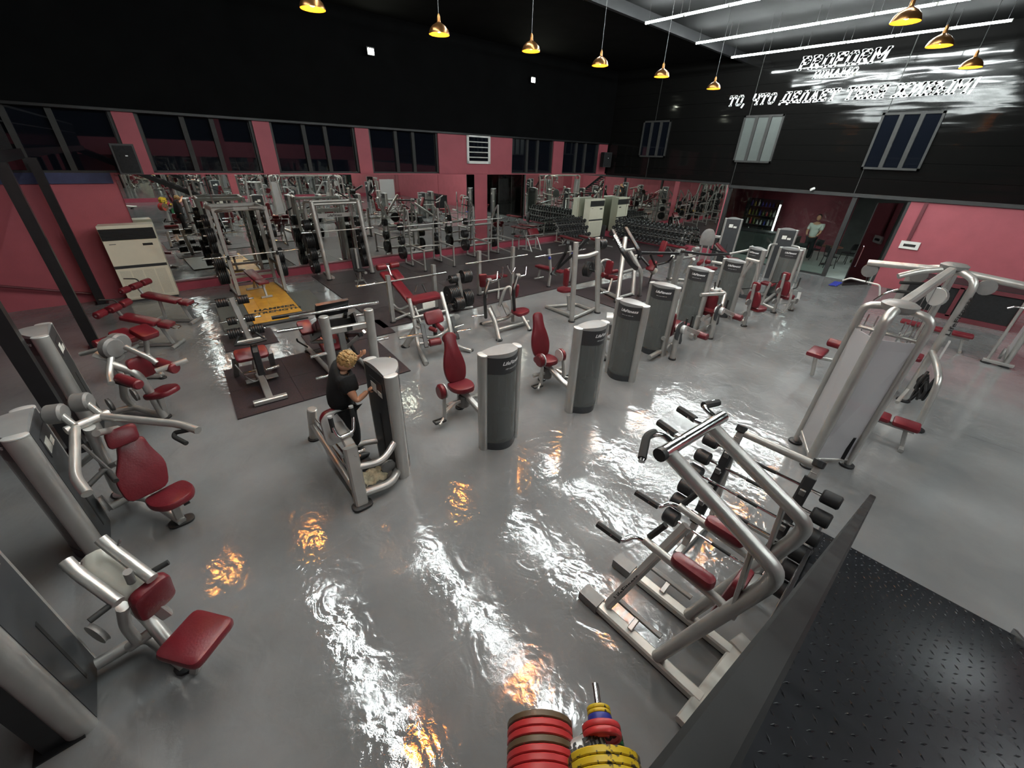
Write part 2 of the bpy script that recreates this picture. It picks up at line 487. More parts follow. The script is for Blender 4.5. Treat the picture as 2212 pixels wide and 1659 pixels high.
for a, c in zip(xs[:-1], xs[1:]):
    obj('mirror_panel', bw(M().bx((a + 0.006, YB - 0.005, 0.29), (c - 0.006, YB + 0.015, 3.24))), 'mirror', wall_back)
xs = [12.65, 14.75, 16.85, 18.95, 21.05]
for a, c in zip(xs[:-1], xs[1:]):
    obj('mirror_panel', bw(M().bx((a + 0.006, YB - 0.005, 0.29), (c - 0.006, YB + 0.015, 3.24))), 'mirror', wall_back)
piers = [(0.5, 0.94), (3.71, 4.18), (6.87, 7.36), (10.2, 14.08), (16.75, 17.47), (20.25, 20.95)]
for a, c in piers:
    obj('pier', bw(M().bx((a, YB - 0.005, 3.27), (c, YB + 0.2, 4.72))), 'pink_paint', wall_back)
gaps = [(-2.6, 0.5), (0.94, 3.71), (4.18, 6.87), (7.36, 10.2), (14.08, 16.75), (17.47, 20.25)]
for i, (a, c) in enumerate(gaps):
    w = struct('window_%d' % (i + 1), bw(M().bx((a, YB + 0.16, 3.27), (c, YB + 0.2, 4.72))), 'dark_frame')
    t = (c - a) / 3; e = [a + 0.05, a + t * 1.12, a + t * 1.88, c - 0.05]
    for k in range(3):
        obj('pane', bw(M().bx((e[k] + 0.05, YB + 0.135, 3.33), (e[k + 1] - 0.05, YB + 0.162, 4.68))), 'window_glass', w)
    for k in (1, 2):
        obj('mullion', bw(M().bx((e[k] - 0.06, YB + 0.06, 3.27), (e[k] + 0.06, YB + 0.17, 4.72))), 'grey_frame', w)
    obj('frame', bw(M().bx((a, YB + 0.05, 3.27), (a + 0.07, YB + 0.17, 4.72)).bx((c - 0.07, YB + 0.05, 3.27), (c, YB + 0.17, 4.72)).bx((a, YB + 0.05, 3.27), (c, YB + 0.17, 3.33))), 'dark_frame', w)
obj('rail', bw(M().bx((-2.6, YB - 0.06, 4.70), (20.9, YB - 0.02, 4.76))), 'black_steel', wall_back)
# white louvred vent window in the wide pier
T = struct('window_8', bw(M().bx((11.6, YB - 0.03, 3.70), (12.76, YB - 0.012, 4.72 - 0.02))), 'window_glass')
f = M()
for q in (((11.56, YB - 0.06, 3.66), (11.66, YB - 0.01, 4.74)), ((12.68, YB - 0.06, 3.66), (12.79, YB - 0.01, 4.74)), ((11.56, YB - 0.06, 3.66), (12.79, YB - 0.01, 3.76)), ((11.56, YB - 0.06, 4.64), (12.79, YB - 0.01, 4.74))):
    f.bx(*q)
obj('frame', bw(f), 'white_plastic', T)
for k in range(4):
    z = 3.90 + k * 0.19
    obj('louvre', bw(M().box((12.17, YB - 0.055, z), (1.0, 0.06, 0.012), mat=Matrix.Rotation(0.5, 3, 'X'))), 'white_plastic', T)

# ---- right wall: mirrors, glass screen with doors, pink wall, glossy black cladding
wall_right = struct('wall_right', M().bx((XR + 0.0, 8.70, 0), (XR + 0.2, YB + 0.2, ZD + 0.1)).bx((XR, YF - 0.2, 0), (XR + 0.2, 2.24, ZD + 0.1)), 'pink_paint')
obj('cladding_backing', M().bx((XR + 0.02, YF - 0.2, ZD + 0.1), (XR + 0.2, YB + 0.2, ZC)), 'black_wall', wall_right)
ys = [8.75, 10.5, 12.25, 14.0, 15.65]
for a, c in zip(ys[:-1], ys[1:]):
    obj('mirror_panel', M().bx((XR - 0.02, a + 0.006, 0.29), (XR - 0.002, c - 0.006, 3.16)), 'mirror', wall_right)
obj('ledge', M().bx((XR - 0.14, 8.75, 0), (XR, 15.4, 0.28)), 'pink_trim', wall_right)
seams = [YF, -6.0, -1.0, 3.98, 8.65, 13.1, YB - KB * XR]
zz = [ZD + 0.02 + k * (ZC - ZD - 0.02) / 9 for k in range(10)]
for k in range(9):
    for a, c in zip(seams[:-1], seams[1:]):
        obj('cladding_panel', M().bx((XR - 0.03 + 0.004 * (k % 2), a + 0.008, zz[k] + 0.004), (XR + 0.02, c - 0.008, zz[k + 1] - 0.004)), 'gloss_black', wall_right)
for y in seams[1:-1]:
    obj('joint_strip', M().bx((XR - 0.034, y - 0.012, ZD), (XR, y + 0.012, ZC)), 'grey_frame', wall_right)
obj('lower_trim', M().bx((XR - 0.09, YF, ZD - 0.09), (XR - 0.01, 8.7, ZD + 0.03)).bx((XR - 0.06, 8.7, ZD + 0.03), (XR - 0.01, YB, ZD + 0.11)), 'dark_frame', wall_right)
# windows in the cladding
wins = [(12.2, 13.7, 4.16, 5.73, 'window_glass'), (7.23, 8.8, 4.06, 5.79, 'w_frost'), (2.42, 4.07, 3.97, 5.71, 'window_glass'), (-1.7, -0.3, 3.95, 5.65, 'window_glass')]
mat('w_frost', (0.085, 0.095, 0.09), 0.3, 0, noise=0.05, spec=0.6)
for i, (a, c, z0, z1, gm) in enumerate(wins):
    w = struct('window_%d' % (i + 9), M().bx((XR - 0.065, a, z0), (XR - 0.045, c, z1)), 'dark_frame')
    t = (c - a) / 3
    for k in range(3):
        obj('pane', M().bx((XR - 0.075, a + k * t + 0.07, z0 + 0.07), (XR - 0.062, a + (k + 1) * t - 0.07, z1 - 0.07)), gm, w)
    f = M().bx((XR - 0.11, a, z0), (XR - 0.06, c, z0 + 0.07)).bx((XR - 0.11, a, z1 - 0.07), (XR - 0.06, c, z1)).bx((XR - 0.11, a, z0), (XR - 0.06, a + 0.07, z1)).bx((XR - 0.11, c - 0.07, z0), (XR - 0.06, c, z1))
    obj('frame', f, 'grey_frame', w)
    for k in (1, 2):
        obj('mullion', M().bx((XR - 0.12, a + k * t - 0.06, z0), (XR - 0.06, a + k * t + 0.06, z1)), 'grey_frame', w)
# block lettering with slab serifs, one stroke list per character
SER = 1
G = {
 'P': (0.72, 'v.12', (.12, .9, .5, .9), (.5, .9, .6, .8), (.6, .8, .6, .58), (.6, .58, .5, .48), (.5, .48, .12, .48)),
 'R': (0.74, 'v.12', (.12, .9, .5, .9), (.5, .9, .6, .8), (.6, .8, .6, .6), (.6, .6, .5, .5), (.5, .5, .12, .5), (.34, .5, .64, .1)),
 'O': (0.74, (.24, .9, .5, .9), (.5, .9, .62, .76), (.62, .76, .62, .24), (.62, .24, .5, .1), (.5, .1, .24, .1), (.24, .1, .12, .24), (.12, .24, .12, .76), (.12, .76, .24, .9)),
 'F': (0.68, 'v.12', (.12, .9, .62, .9), (.62, .9, .62, .75), (.12, .5, .48, .5)),
 'M': (0.98, 'v.12', 'v.86', (.12, .9, .49, .4), (.86, .9, .49, .4)),
 'D': (0.74, 'v.12', (.12, .9, .5, .9), (.5, .9, .62, .76), (.62, .76, .62, .24), (.62, .24, .5, .1), (.5, .1, .12, .1)),
 'I': (0.36, 'v.18'),
 'N': (0.82, 'v.12', 'v.68', (.12, .9, .68, .1)),
 'A': (0.84, (.14, .1, .40, .9), (.42, .9, .70, .1), (.26, .36, .58, .36), (.0, .06, .26, .06), (.56, .06, .82, .06)),
 'Т': (0.78, 'v.38', (.06, .9, .7, .9), (.06, .9, .06, .72), (.7, .9, .7, .72)),
 'Ч': (0.76, 'v.62', (.12, .95, .12, .56), (.12, .56, .22, .46), (.22, .46, .62, .46)),
 'Д': (0.88, (.0, .16, .84, .16), (.04, .16, .04, -.06), (.8, .16, .8, -.06), (.18, .2, .28, .9), (.24, .9, .72, .9), (.66, .9, .66, .2)),
 'Е': (0.68, 'v.12', (.12, .9, .6, .9), (.12, .5, .46, .5), (.12, .1, .6, .1), (.6, .9, .6, .75), (.6, .1, .6, .25)),
 'Л': (0.80, (.12, .1, .28, .9), (.24, .9, .66, .9), (.62, .95, .62, .05), (.0, .06, .2, .06), (.5, .06, .74, .06)),
 'Б': (0.72, 'v.12', (.12, .9, .58, .9), (.12, .52, .5, .52), (.5, .52, .6, .42), (.6, .42, .6, .2), (.6, .2, .5, .1), (.5, .1, .12, .1)),
 'Я': (0.76, 'v.62', (.62, .9, .24, .9), (.24, .9, .13, .8), (.13, .8, .13, .6), (.13, .6, .24, .5), (.24, .5, .62, .5), (.42, .5, .12, .1), (.0, .06, .2, .06)),
 'Ж': (1.08, 'v.52', (.1, .9, .5, .5), (.94, .9, .54, .5), (.1, .1, .5, .5), (.94, .1, .54, .5), (.0, .06, .24, .06), (.8, .06, 1.04, .06), (.0, .94, .24, .94), (.8, .94, 1.04, .94)),
 'И': (0.84, 'v.12', 'v.70', (.12, .1, .70, .9)),
 'В': (0.74, 'v.12', (.12, .9, .5, .9), (.5, .9, .59, .8), (.59, .8, .59, .6), (.59, .6, .5, .5), (.5, .5, .12, .5), (.5, .5, .62, .4), (.62, .4, .62, .2), (.62, .2, .5, .1), (.5, .1, .12, .1)),
 'Ы': (0.98, 'v.12', 'v.86', (.12, .5, .44, .5), (.44, .5, .54, .4), (.54, .4, .54, .2), (.54, .2, .44, .1), (.44, .1, .12, .1)),
 '!': (0.34, (.16, 1., .16, .38), (.16, .2, .16, .0)), ',': (0.3, (.14, .14, .06, -.14)), ' ': (0.42,)}
G['О'] = G['O']; G['А'] = G['A']; G['М'] = G['M']


def block_text(s, width, h, p, ax, ay, shear=0.22, th=0.19):
    tot = sum(G[c][0] + 0.1 for c in s); k = width / tot; bb = M(); x = 0.0
    az = V(ax).cross(V(ay))

    def seg(x0, y0, x1, y1, t):
        d = Vector((x1 - x0, y1 - y0)); L = d.length or 1; d /= L; n = Vector((-d.y, d.x)) * t / 2; e = d * t * 0.32
        q = [Vector((x0, y0)) - e - n, Vector((x1, y1)) + e - n, Vector((x1, y1)) + e + n, Vector((x0, y0)) - e + n]
        vs_ = []
        for zz_ in (0, 0.012):
            for w_ in q:
                u = (x + w_.x + shear * w_.y) * k; v = w_.y * h
                vs_.append(V(p) + V(ax) * u + V(ay) * v + az * zz_)
        bb.add(vs_, [(0, 1, 2, 3), (7, 6, 5, 4), (4, 5, 1, 0), (5, 6, 2, 1), (6, 7, 3, 2), (7, 4, 0, 3)])
    for c in s:
        g = G[c]
        for st in g[1:]:
            if isinstance(st, str):
                xx = float(st[1:]); seg(xx, .05, xx, .95, th)
                for yy in (.06, .94): seg(xx - .13, yy, xx + .13, yy, th * 0.62)
            else:
                seg(*st, th)
        x += g[0] + 0.1
    return bb


mat('letter_white', (0.92, 0.91, 0.91), 0.45)
axw, ayw = (0, -1, 0), (0, 0, 1)
for nm, s, y0, wd, z0, h in (('name_lettering', 'PROFORM', 7.3, 2.7, 7.18, 0.43), ('club_lettering', 'DINAMO', 6.69, 1.38, 6.88, 0.25), ('slogan_lettering', 'ТО, ЧТО ДЕЛАЕТ ТЕБЯ ЖИВЫМ!', 9.7, 7.7, 6.15, 0.39)):
    o = obj(nm, block_text(s, wd, h, (XR - 0.035, y0, z0), axw, ayw), 'letter_white', wall_right)
# glass screen
scr = struct('door_1', M().bx((XR - 0.02, 8.56, 0), (XR + 0.12, 8.70, ZD)).bx((XR - 0.02, 3.82, 0), (XR + 0.12, 3.97, ZD)).bx((XR - 0.02, 2.24, 0), (XR + 0.12, 2.32, ZD)).bx((XR - 0.02, 2.24, ZD - 0.1), (XR + 0.12, 8.70, ZD)).bx((XR + 0.02, 3.97, 0), (XR + 0.1, 8.56, 0.06)), 'dark_frame')
for a, c in ((3.97, 5.49), (5.49, 7.04), (7.04, 8.56)):
    obj('pane', M().bx((XR + 0.045, a + 0.004, 0.06), (XR + 0.057, c - 0.004, ZD - 0.1)), 'clear_glass', scr)
# open glass door leaf, hinged at the right-hand frame and swung into the gym
R = Matrix.Rotation(math.radians(62), 3, 'Z')
leaf = M(); leaf.box(V(XR - 0.02, 2.36, 0) + R @ V(0, 0.66, 1.5), (0.012, 1.3, 2.9), mat=R)
lf = obj('door_leaf', leaf, 'clear_glass', scr)
fr = M().box(V(XR - 0.02, 2.36, 0) + R @ V(0, 0.66, 0.06), (0.03, 1.3, 0.09), mat=R).box(V(XR - 0.02, 2.36, 0) + R @ V(0, 1.3, 1.5), (0.02, 0.03, 2.9), mat=R)
obj('edge_frame', fr, 'dark_frame', lf)
obj('pull_handle', M().tube([V(XR - 0.02, 2.36, 0) + R @ V(*q) for q in ((-.02, 1.18, .75), (-.09, 1.18, .75), (-.09, 1.18, 1.5), (-.02, 1.18, 1.5))], 0.016, 6, 0.03), 'chrome', lf)
# lobby seen through the glass
XLb = 27.5
lob = struct('wall_lobby', M().bx((XLb, -8, 0), (XLb + 0.2, 10.5, ZD)).bx((XR + 0.2, 10.4, 0), (XLb, 10.6, ZD)), 'lobby_wall')
struct('trim_3', M().bx((4.72, -2.2, 0), (5.1, -1.78, ZC)), 'pink_paint')
struct('wall_lobby_dark', M().bx((XLb - .08, -8, 0), (XLb - .01, 4.9, ZD)), 'concrete_green')
obj('planter_bed', M().bx((XLb - 2.0, -4, 0), (XLb - .09, 3.9, .12)), 'grass').__setitem__('kind', 'structure')
struct('floor_lobby', M().bx((XR + 0.0, -8, -0.2), (XLb + 0.2, 10.6, -0.001)), 'lobby_floor')
struct('ceiling_lobby', M().bx((XR + 0.2, -8, ZD), (XLb + 0.2, 10.6, ZD + 0.1)), 'dark_ceiling')
for i_, (y, x) in enumerate(((8.2, 22.6), (5.2, 22.6), (2.0, 22.6), (6.8, 25.5), (3.4, 25.5))):
    t = thing('lobby_lamp', 'flat white lobby ceiling lamp, %s seen through the glass' % ['nearest the mirror', 'middle one by the glass', 'nearest the door', 'rear left', 'rear right'][i_], 'lamp', (x, y, ZD), 0, 'lobby ceiling lamps')
    P_(t, 'housing', M().bx((-0.32, -0.32, -0.05), (0.32, 0.32, 0.0)), 'white_plastic'); P_(t, 'diffuser', M().bx((-0.29, -0.29, -0.062), (0.29, 0.29, -0.05)), 'lobby_led')

# ---- front wall behind the stairs, left wall
wf = struct('wall_front', M().bx((XL, YF - 0.2, 0), (XR, YF, 4.3)), 'pink_paint')
for k in range(12):
    a = -3.4 + k * 2.04
    obj('mirror_panel', M().bx((a + .006, YF - .01, .29), (a + 2.034, YF + .008, 3.2)), 'mirror', wf)
obj('ledge', M().bx((-3.4, YF - .01, 0), (XR, YF + .10, .28)), 'pink_trim', wf)
struct('trim_1', M().bx((XL, YF - 0.2, 4.3), (XR, YF - 0.02, ZC)), 'black_wall')
struct('wall_left', M().bx((XL - 0.2, YF, 0), (XL, YB, 3.6)), 'pink_paint')
struct('trim_2', M().bx((XL - 0.2, YF, 3.6), (XL - 0.02, YB, ZC)), 'black_wall')
# ---- mezzanine on black steel posts along the left side
mz = struct('mezzanine', M().bx((XL, 0.4, 3.62), (-1.55, YB - 0.02, 3.78)), 'black_steel')
obj('edge_beam', M().bx((-1.6, 0.3, 3.60), (-1.42, YB - 0.02, 3.80)), 'black_steel', mz)
for y, x in ((3.25, -1.62), (7.74, -1.60), (12.25, -1.42), (15.95, -1.30)):
    obj('post', M().bx((x - 0.09, y - 0.09, 0), (x + 0.09, y + 0.09, 3.62)), 'black_steel', mz)
    obj('base_plate', M().bx((x - 0.14, y - 0.14, 0), (x + 0.14, y + 0.14, 0.02)), 'black_steel', mz)
rb = M().bx((-1.52, 0.4, 4.68), (-1.48, YB - 0.1, 4.73)).bx((-1.51, 0.4, 4.33), (-1.49, YB - 0.1, 4.36))
obj('railing', rb, 'black_steel', mz)
for k in range(90):
    y = 0.5 + k * 0.17
    obj('baluster', M().bx((-1.507, y - 0.007, 3.78), (-1.493, y + 0.007, 4.70)), 'black_steel', mz)
# slanting pipe on the pink wall under the mezzanine
tag(obj('wall_pipe', M().tube([W(-40, 577, 1.35).lerp(V(-3.9, YB - 0.05, 1.0), 1.0), V(-1.3, YB - 0.06, 0.2)], 0.035, 8), 'maroon'), 'dark pipe running down across the pink wall behind the black posts', 'pipe')

# ---- stairs under the camera: treads of chequer plate, stringers, handrail
RISE, RUN, X0 = 0.1725, 0.326, 5.15


def tread_mesh():
    bb = M().bx((-RUN - 0.02, -1.69, -0.03), (0, -0.07, 0)).bx((-0.012, -1.69, -0.09), (0, -0.07, -0.02))
    k = 0
    nx, ny = 5, 26
    for i in range(nx):
        for j in range(ny):
            x = -RUN + 0.03 + (i + 0.5) * (RUN - 0.03) / nx; y = -1.67 + (j + 0.5) * 1.58 / ny
            a = PI / 4 if (i + j) % 2 else -PI / 4
            d = Vector((math.cos(a), math.sin(a), 0)) * 0.019; n = Vector((-math.sin(a), math.cos(a), 0)) * 0.006; c = Vector((x, y, 0))
            bb.add([c - d, c - n, c + d, c + n, c + Vector((0, 0, 0.006))], [(0, 1, 4), (1, 2, 4), (2, 3, 4), (3, 0, 4)])
    return bb


stairs = struct('staircase', M().bar([V(X0 + 0.1, -0.045, -0.02), V(-1.9, -0.045, 3.71)], 0.03, 0.24).bar([V(X0 + 0.1, -1.70, -0.02), V(-1.9, -1.70, 3.71)], 0.03, 0.24), 'black_steel')
mat('chequer_plate', (0.020, 0.021, 0.024), 0.26, 0.4, noise=0.15, nscale=6)
t0 = None
for k in range(21):
    loc = V(X0 - k * RUN, 0, 0.13 + k * RISE)
    if t0 is None:
        t0 = obj('tread', tread_mesh(), 'chequer_plate', stairs, world=False, sharp=0.1); t0.location = loc
    else:
        c = t0.copy(); COL.objects.link(c); c.parent = stairs; c.location = loc
for c in stairs.children:
    c.location = (c.location - WM[stairs].translation) * U
# handrail seen from above along the left edge of the picture's corner
D = Vector((0.88249, -0.04823, -0.46785)); nD = D.cross(Vector((0, 0, 1))).normalized(); uD = nD.cross(D)
C0 = Vector((0, 0, CAM_H)); dd = 0.33
p_top = C0 - uD * (dd + 0.02) - D * 0.3 + nD * 0.0; p_bot = C0 - uD * (dd + 0.02) + D * 6.05
hr = obj('handrail', M().bar([p_top, p_bot], 0.055, 0.04, uD), 'rail_paint' if 'rail_paint' in MATS else mat('rail_paint', (0.007, 0.007, 0.007), 0.55, 0.0, noise=0.6, nscale=5, rnoise=0.1, spec=0.25), stairs)
for s in (1.9, 4.0, 6.0):
    p = C0 - uD * (dd + 0.05) + D * s
    obj('rail_post', M().bar([p, V(p.x, p.y, max(0.0, 0.10 + (X0 - p.x) * RISE / RUN))], 0.04, 0.04), 'black_steel', stairs)

# ---- lights: rows of LED tubes, hanging pendants, floods
LEDX = [0.9, 4.0, 7.15, 10.25, 13.1, 16.2, 19.0]
led0 = None
names = ['nearest to the stairs', 'second from the stairs', 'third from the stairs', 'leftmost in view', 'second in view', 'third in view', 'closest to the lettered wall']
for i, x in enumerate(LEDX):
    for k in range(12 if i < 4 else 6):
        y = 9.05 - 0.62 - k * 1.22 - (4.6 if k > 5 else 0)
        if led0 is None:
            led0 = thing('led_tube', 'x', 'lamp', (x, y, 7.5))
            P_(led0, 'diffuser', M().tube([V(0, -0.585, 0), V(0, 0.585, 0)], 0.028, 8), 'led')
            for s_ in (-1, 1):
                P_(led0, 'end_cap', M().box((0, s_ * 0.595, 0), (0.06, 0.02, 0.065)), 'white_plastic'); P_(led0, 'hanger', M().tube([V(0, s_ * 0.5, 0.02), V(0, s_ * 0.5, 0.4)], 0.004, 4), 'dark_frame')
            o = led0
        else:
            o = copy_tree(led0, None, (x, y, 7.5))
        o['label'] = 'white LED tube, ceiling row %s, %s from the back' % (names[i], ['first', 'second', 'third', 'fourth', 'fifth', 'sixth', 'seventh', 'eighth', 'ninth', 'tenth', 'eleventh', 'twelfth'][k]); o['group'] = 'LED tubes under the ceiling'


def pendant(p, label):
    t = thing('pendant_lamp', label, 'lamp', p, 0, 'hanging pendant lamps')
    prof = [(0.0, 0.195), (0.02, 0.193), (0.08, 0.168), (0.13, 0.12), (0.165, 0.06), (0.18, 0.036), (0.26, 0.030), (0.30, 0.012)]
    inner = [(0.0, 0.19), (0.078, 0.163), (0.127, 0.115), (0.16, 0.055), (0.162, 0.01)]
    P_(t, 'shade', M().lathe(prof, n=20, cap=False), 'bronze'); P_(t, 'reflector', M().lathe(inner, n=20, cap=False), 'shade_inside')
    P_(t, 'bulb', M().lathe([(0.03, 0.008), (0.04, 0.035), (0.07, 0.048), (0.10, 0.035), (0.15, 0.018)], n=10), 'bulb')
    P_(t, 'cord', M().tube([V(0, 0, 0.3), V(0, 0, ZC - p[2])], 0.006, 5), 'black_rubber')
    return t


PZ = 5.95
pen = None
plist = [((676, 12), 'bronze pendant lamp hanging leftmost at the top edge'), ((949, 67), 'bronze pendant lamp, second from the left in the long row'), ((1147, 103), 'bronze pendant lamp third from the left in the long row'), ((1296, 134), 'bronze pendant lamp fourth from the left in the long row'), ((1429, 158), 'bronze pendant lamp fifth from the left in the long row'), ((1541, 184), 'bronze pendant lamp at the right end of the long row, smallest'), ((1955, 40), 'largest bronze pendant lamp in front of the lettered wall'), ((2028, 92), 'bronze pendant lamp between the other two by the lettered wall'), ((2096, 138), 'bronze pendant lamp furthest right by the slogan')]
for (px, py), lb in plist:
    p = W(px, py + 8, PZ); pen = pen or None
    if pen is None:
        pen = pendant(p, lb)
    else:
        copy_tree(pen, None, p, None, lb)
for p, lb in (((1.2, 9.8, PZ), 'bronze pendant lamp over the left machines, out of the picture above'), ((-1.1, 10.2, PZ), 'bronze pendant lamp beside the mezzanine, out of the picture above'), ((1.0, 3.4, PZ), 'bronze pendant lamp above the stairs, out of the picture'), ((3.4, 2.9, PZ), 'bronze pendant lamp second above the stairs, out of the picture'), ((6.2, 2.6, PZ), 'bronze pendant lamp third above the stairs, out of the picture')):
    copy_tree(pen, None, p, None, lb)


def flood(p, label):
    t = thing('flood_lamp', label, 'lamp', p, 0, 'flood lamps on the black wall')
    P_(t, 'housing', M().box((0, -0.02, 0.0), (0.26, 0.08, 0.22)), 'black_steel'); P_(t, 'lens', M().box((0, -0.068, -0.01), (0.20, 0.014, 0.16)), 'flood')
    P_(t, 'bracket', M().bar([V(0, 0.01, 0.05), V(0, 0.1, 0.05)], 0.05, 0.02), 'black_steel')
    return t


fl = flood((7.7, YB - 0.33, 6.87), 'larger bright flood lamp glaring on the black wall, left')
copy_tree(fl, None, (15.0, YB - 0.53, 6.9), None, 'smaller bright flood lamp on the black wall between the third and fourth pendants')


# ---- loudspeakers, wall boxes, camera
def speaker(p, rz, label):
    t = thing('loudspeaker', label, 'speaker', p, rz, 'wall loudspeakers')
    P_(t, 'cabinet', M().prism([(-.24, -.2), (.24, -.2), (.2, .2), (-.2, .2)], (0, 0, -0.35), (1, 0, 0), (0, 1, 0), 0.70), 'black_rubber')
    P_(t, 'grille', M().pad((0, -0.2, 0), (1, 0, 0), (0, 0, 1), 0.4, 0.62, 0.015, 0.02, 0.005), 'black_cloth')
    P_(t, 'badge', M().box((0.02, -0.22, 0.08), (0.05, 0.004, 0.02)), 'logo_white'); P_(t, 'bracket', M().bx((-.06, .18, -.1), (.06, .36, .1)), 'black_steel')
    return t


sp = speaker((0.42, YB - 0.42, 3.62), 0.12, 'black loudspeaker hung on the pink pier at the left')
copy_tree(sp, None, (20.35, YB - 0.955, 3.97), -0.35, 'black loudspeaker in the far corner beside the black cladding')
t = thing('electric_box', 'white switch box on the pink wall below a dark cable duct', 'switch box', (XR - 0.02, 1.72, 1.6))
P_(t, 'case', M().bx((-0.06, -0.27, -0.13), (0.0, 0.27, 0.13)), 'white_plastic'); P_(t, 'slot', M().bx((-0.066, -0.17, -0.05), (-0.058, 0.17, 0.04)), 'print_black')
t = thing('cable_duct', 'narrow dark cable duct running down the pink wall', 'duct', (XR - 0.02, 1.82, 1.75))
P_(t, 'channel', M().bx((-0.05, -0.05, 0), (0.0, 0.05, ZD - 1.75 - 0.1)), 'maroon')
t = thing('security_camera', 'small white security camera on the black trim above the glass', 'camera', (XR - 0.12, 5.33, 3.18))
P_(t, 'body', M().cyl((-0.16, 0.05, 0.0), (0.0, -0.02, 0.05), 0.05, 10, 0.012), 'white_plastic'); P_(t, 'bracket', M().bx((-0.02, -0.03, 0.02), (0.08, 0.03, 0.05)), 'white_plastic')
# ================================================================ gym equipment: shared pieces
def Z(x0, y0, s):
    return lambda u, v, z=0.0: W(x0 + u / s, y0 + v / s, z)


QA, Q2, Q3, Q4, Q5, Q6, Q7, Q8 = Z(0, 560, 3.95), Z(380, 260, 3.95), Z(0, 840, 3.95), Z(0, 1160, 3.325), Z(620, 740, 4.096), Z(0, 560, 3.95), Z(400, 560, 3.95), Z(800, 540, 3.95)
QD, QR, QC = Z(1240, 860, 3.318), Z(1140, 460, 3.318), Z(1660, 540, 3.318)
X1, Y1, Z1 = Vector((1, 0, 0)), Vector((0, 1, 0)), Vector((0, 0, 1))


def rpoly(pts, r, n=4):
    out = []; N = len(pts)
    for i in range(N):
        a, b_, c = Vector(pts[i - 1]), Vector(pts[i]), Vector(pts[(i + 1) % N])
        u, w = a - b_, c - b_; t = min(r, u.length * 0.45, w.length * 0.45)
        p, q = b_ + u.normalized() * t, b_ + w.normalized() * t
        for k in range(n):
            s = k / (n - 1); out.append(tuple((1 - s) ** 2 * p + 2 * s * (1 - s) * b_ + s * s * q))
    return out


BACK = rpoly([(-.17, 0), (.17, 0), (.215, .24), (.185, .42), (.115, .62), (.105, .88), (-.105, .88), (-.115, .62), (-.185, .42), (-.215, .24)], .1)
SEAT = rpoly([(-.2, -.2), (.2, -.2), (.22, .05), (.13, .24), (-.13, .24), (-.22, .05)], .09)
CACHE = {}


def inst(name, key, make, m, parent, mw=None, label=None):
    """object that shares its mesh with every other piece built under the same key; mw is its world matrix in layout units"""
    if key not in CACHE:
        me = bpy.data.meshes.new(name); bb = make()
        me.from_pydata([(v[0] * U, v[1] * U, v[2] * U) for v in bb.v], [], bb.f); me.update(); finish(me, m); CACHE[key] = me
    o = bpy.data.objects.new(name, CACHE[key]); COL.objects.link(o)
    base = WM[parent] if parent else Matrix()
    mw = mw if mw is not None else base
    loc = base.inverted() @ mw; loc = loc.copy(); loc.translation = loc.translation * U
    if parent: o.parent = parent
    o.matrix_local = loc; WM[o] = mw.copy()
    if label: o['label'] = label
    return o


def mtx(p, rz=0.0, y=None, x=None):
    """world matrix at p, turned by rz about Z, or with its local Y axis along y"""
    if y is None:
        return Matrix.Translation(V(p)) @ Matrix.Rotation(rz, 4, 'Z')
    y = V(y).normalized(); xx = V(x) if x is not None else (y.cross(Z1) if abs(y.z) < 0.95 else X1.copy())
    xx = (xx - y * xx.dot(y)).normalized(); z = xx.cross(y)
    return Matrix.Translation(V(p)) @ Matrix(((xx.x, y.x, z.x), (xx.y, y.y, z.y), (xx.z, y.z, z.z))).to_4x4()


TH = 1.6


def arc_y(x, sag=0.155, c=0.27):
    return -0.115 - sag * (1 - (x / c) ** 2)


def arc_shell(z0, z1, n=10, th=0.012, zc=0.0):
    bb = M(); vs_ = []; fs = []
    xs_ = [-0.265 + 0.53 * i / n for i in range(n + 1)]
    for off in (0, th):
        for z in (z0, z1):
            for x in xs_:
                vs_.append((x * (1 - off * 1.2), arc_y(x) + off, z))
    k = n + 1
    for i in range(n):
        fs += [(i, i + 1, k + i + 1, k + i), (3 * k + i, 3 * k + i + 1, 2 * k + i + 1, 2 * k + i), (k + i, k + i + 1, 3 * k + i + 1, 3 * k + i), (2 * k + i, 2 * k + i + 1, i + 1, i)]
    fs += [(0, k, 3 * k, 2 * k), (2 * k + n, 3 * k + n, k + n, n)]
    return bb.add(vs_, fs)


def arc_solid(z0, z1, z1c=None, n=10):
    vs_ = []; fs = []; z1c = z1c or z1
    xs_ = [-0.27 + 0.54 * i / n for i in range(n + 1)]; k = n + 1
    for z in (0, 1):
        for x in xs_:
            zz_ = z0 if not z else z1 + (z1c - z1) * (1 - (x / 0.27) ** 2)
            vs_.append((x, arc_y(x) - 0.006, zz_))
        for x in xs_:
            zz_ = z0 if not z else z1 + (z1c - z1) * (1 - (x / 0.27) ** 2)
            vs_.append((x, 0.03, zz_))
    for i in range(n):
        fs += [(i, i + 1, 2 * k + i + 1, 2 * k + i), (k + i + 1, k + i, 3 * k + i, 3 * k + i + 1), (2 * k + i, 2 * k + i + 1, 3 * k + i + 1, 3 * k + i), (i + 1, i, k + i, k + i + 1)]
    fs += [(0, 2 * k, 3 * k, k), (k + n, 3 * k + n, 2 * k + n, n)]
    return M().add(vs_, fs)


def logo_arc(body, size, z, dx):
    tm = text_mesh(body, size, 0.3, 0.0015, 0.0)
    tm.v = [(v[0] + dx, arc_y(v[0] + dx) - 0.010, z + v[1]) for v in tm.v]
    return tm


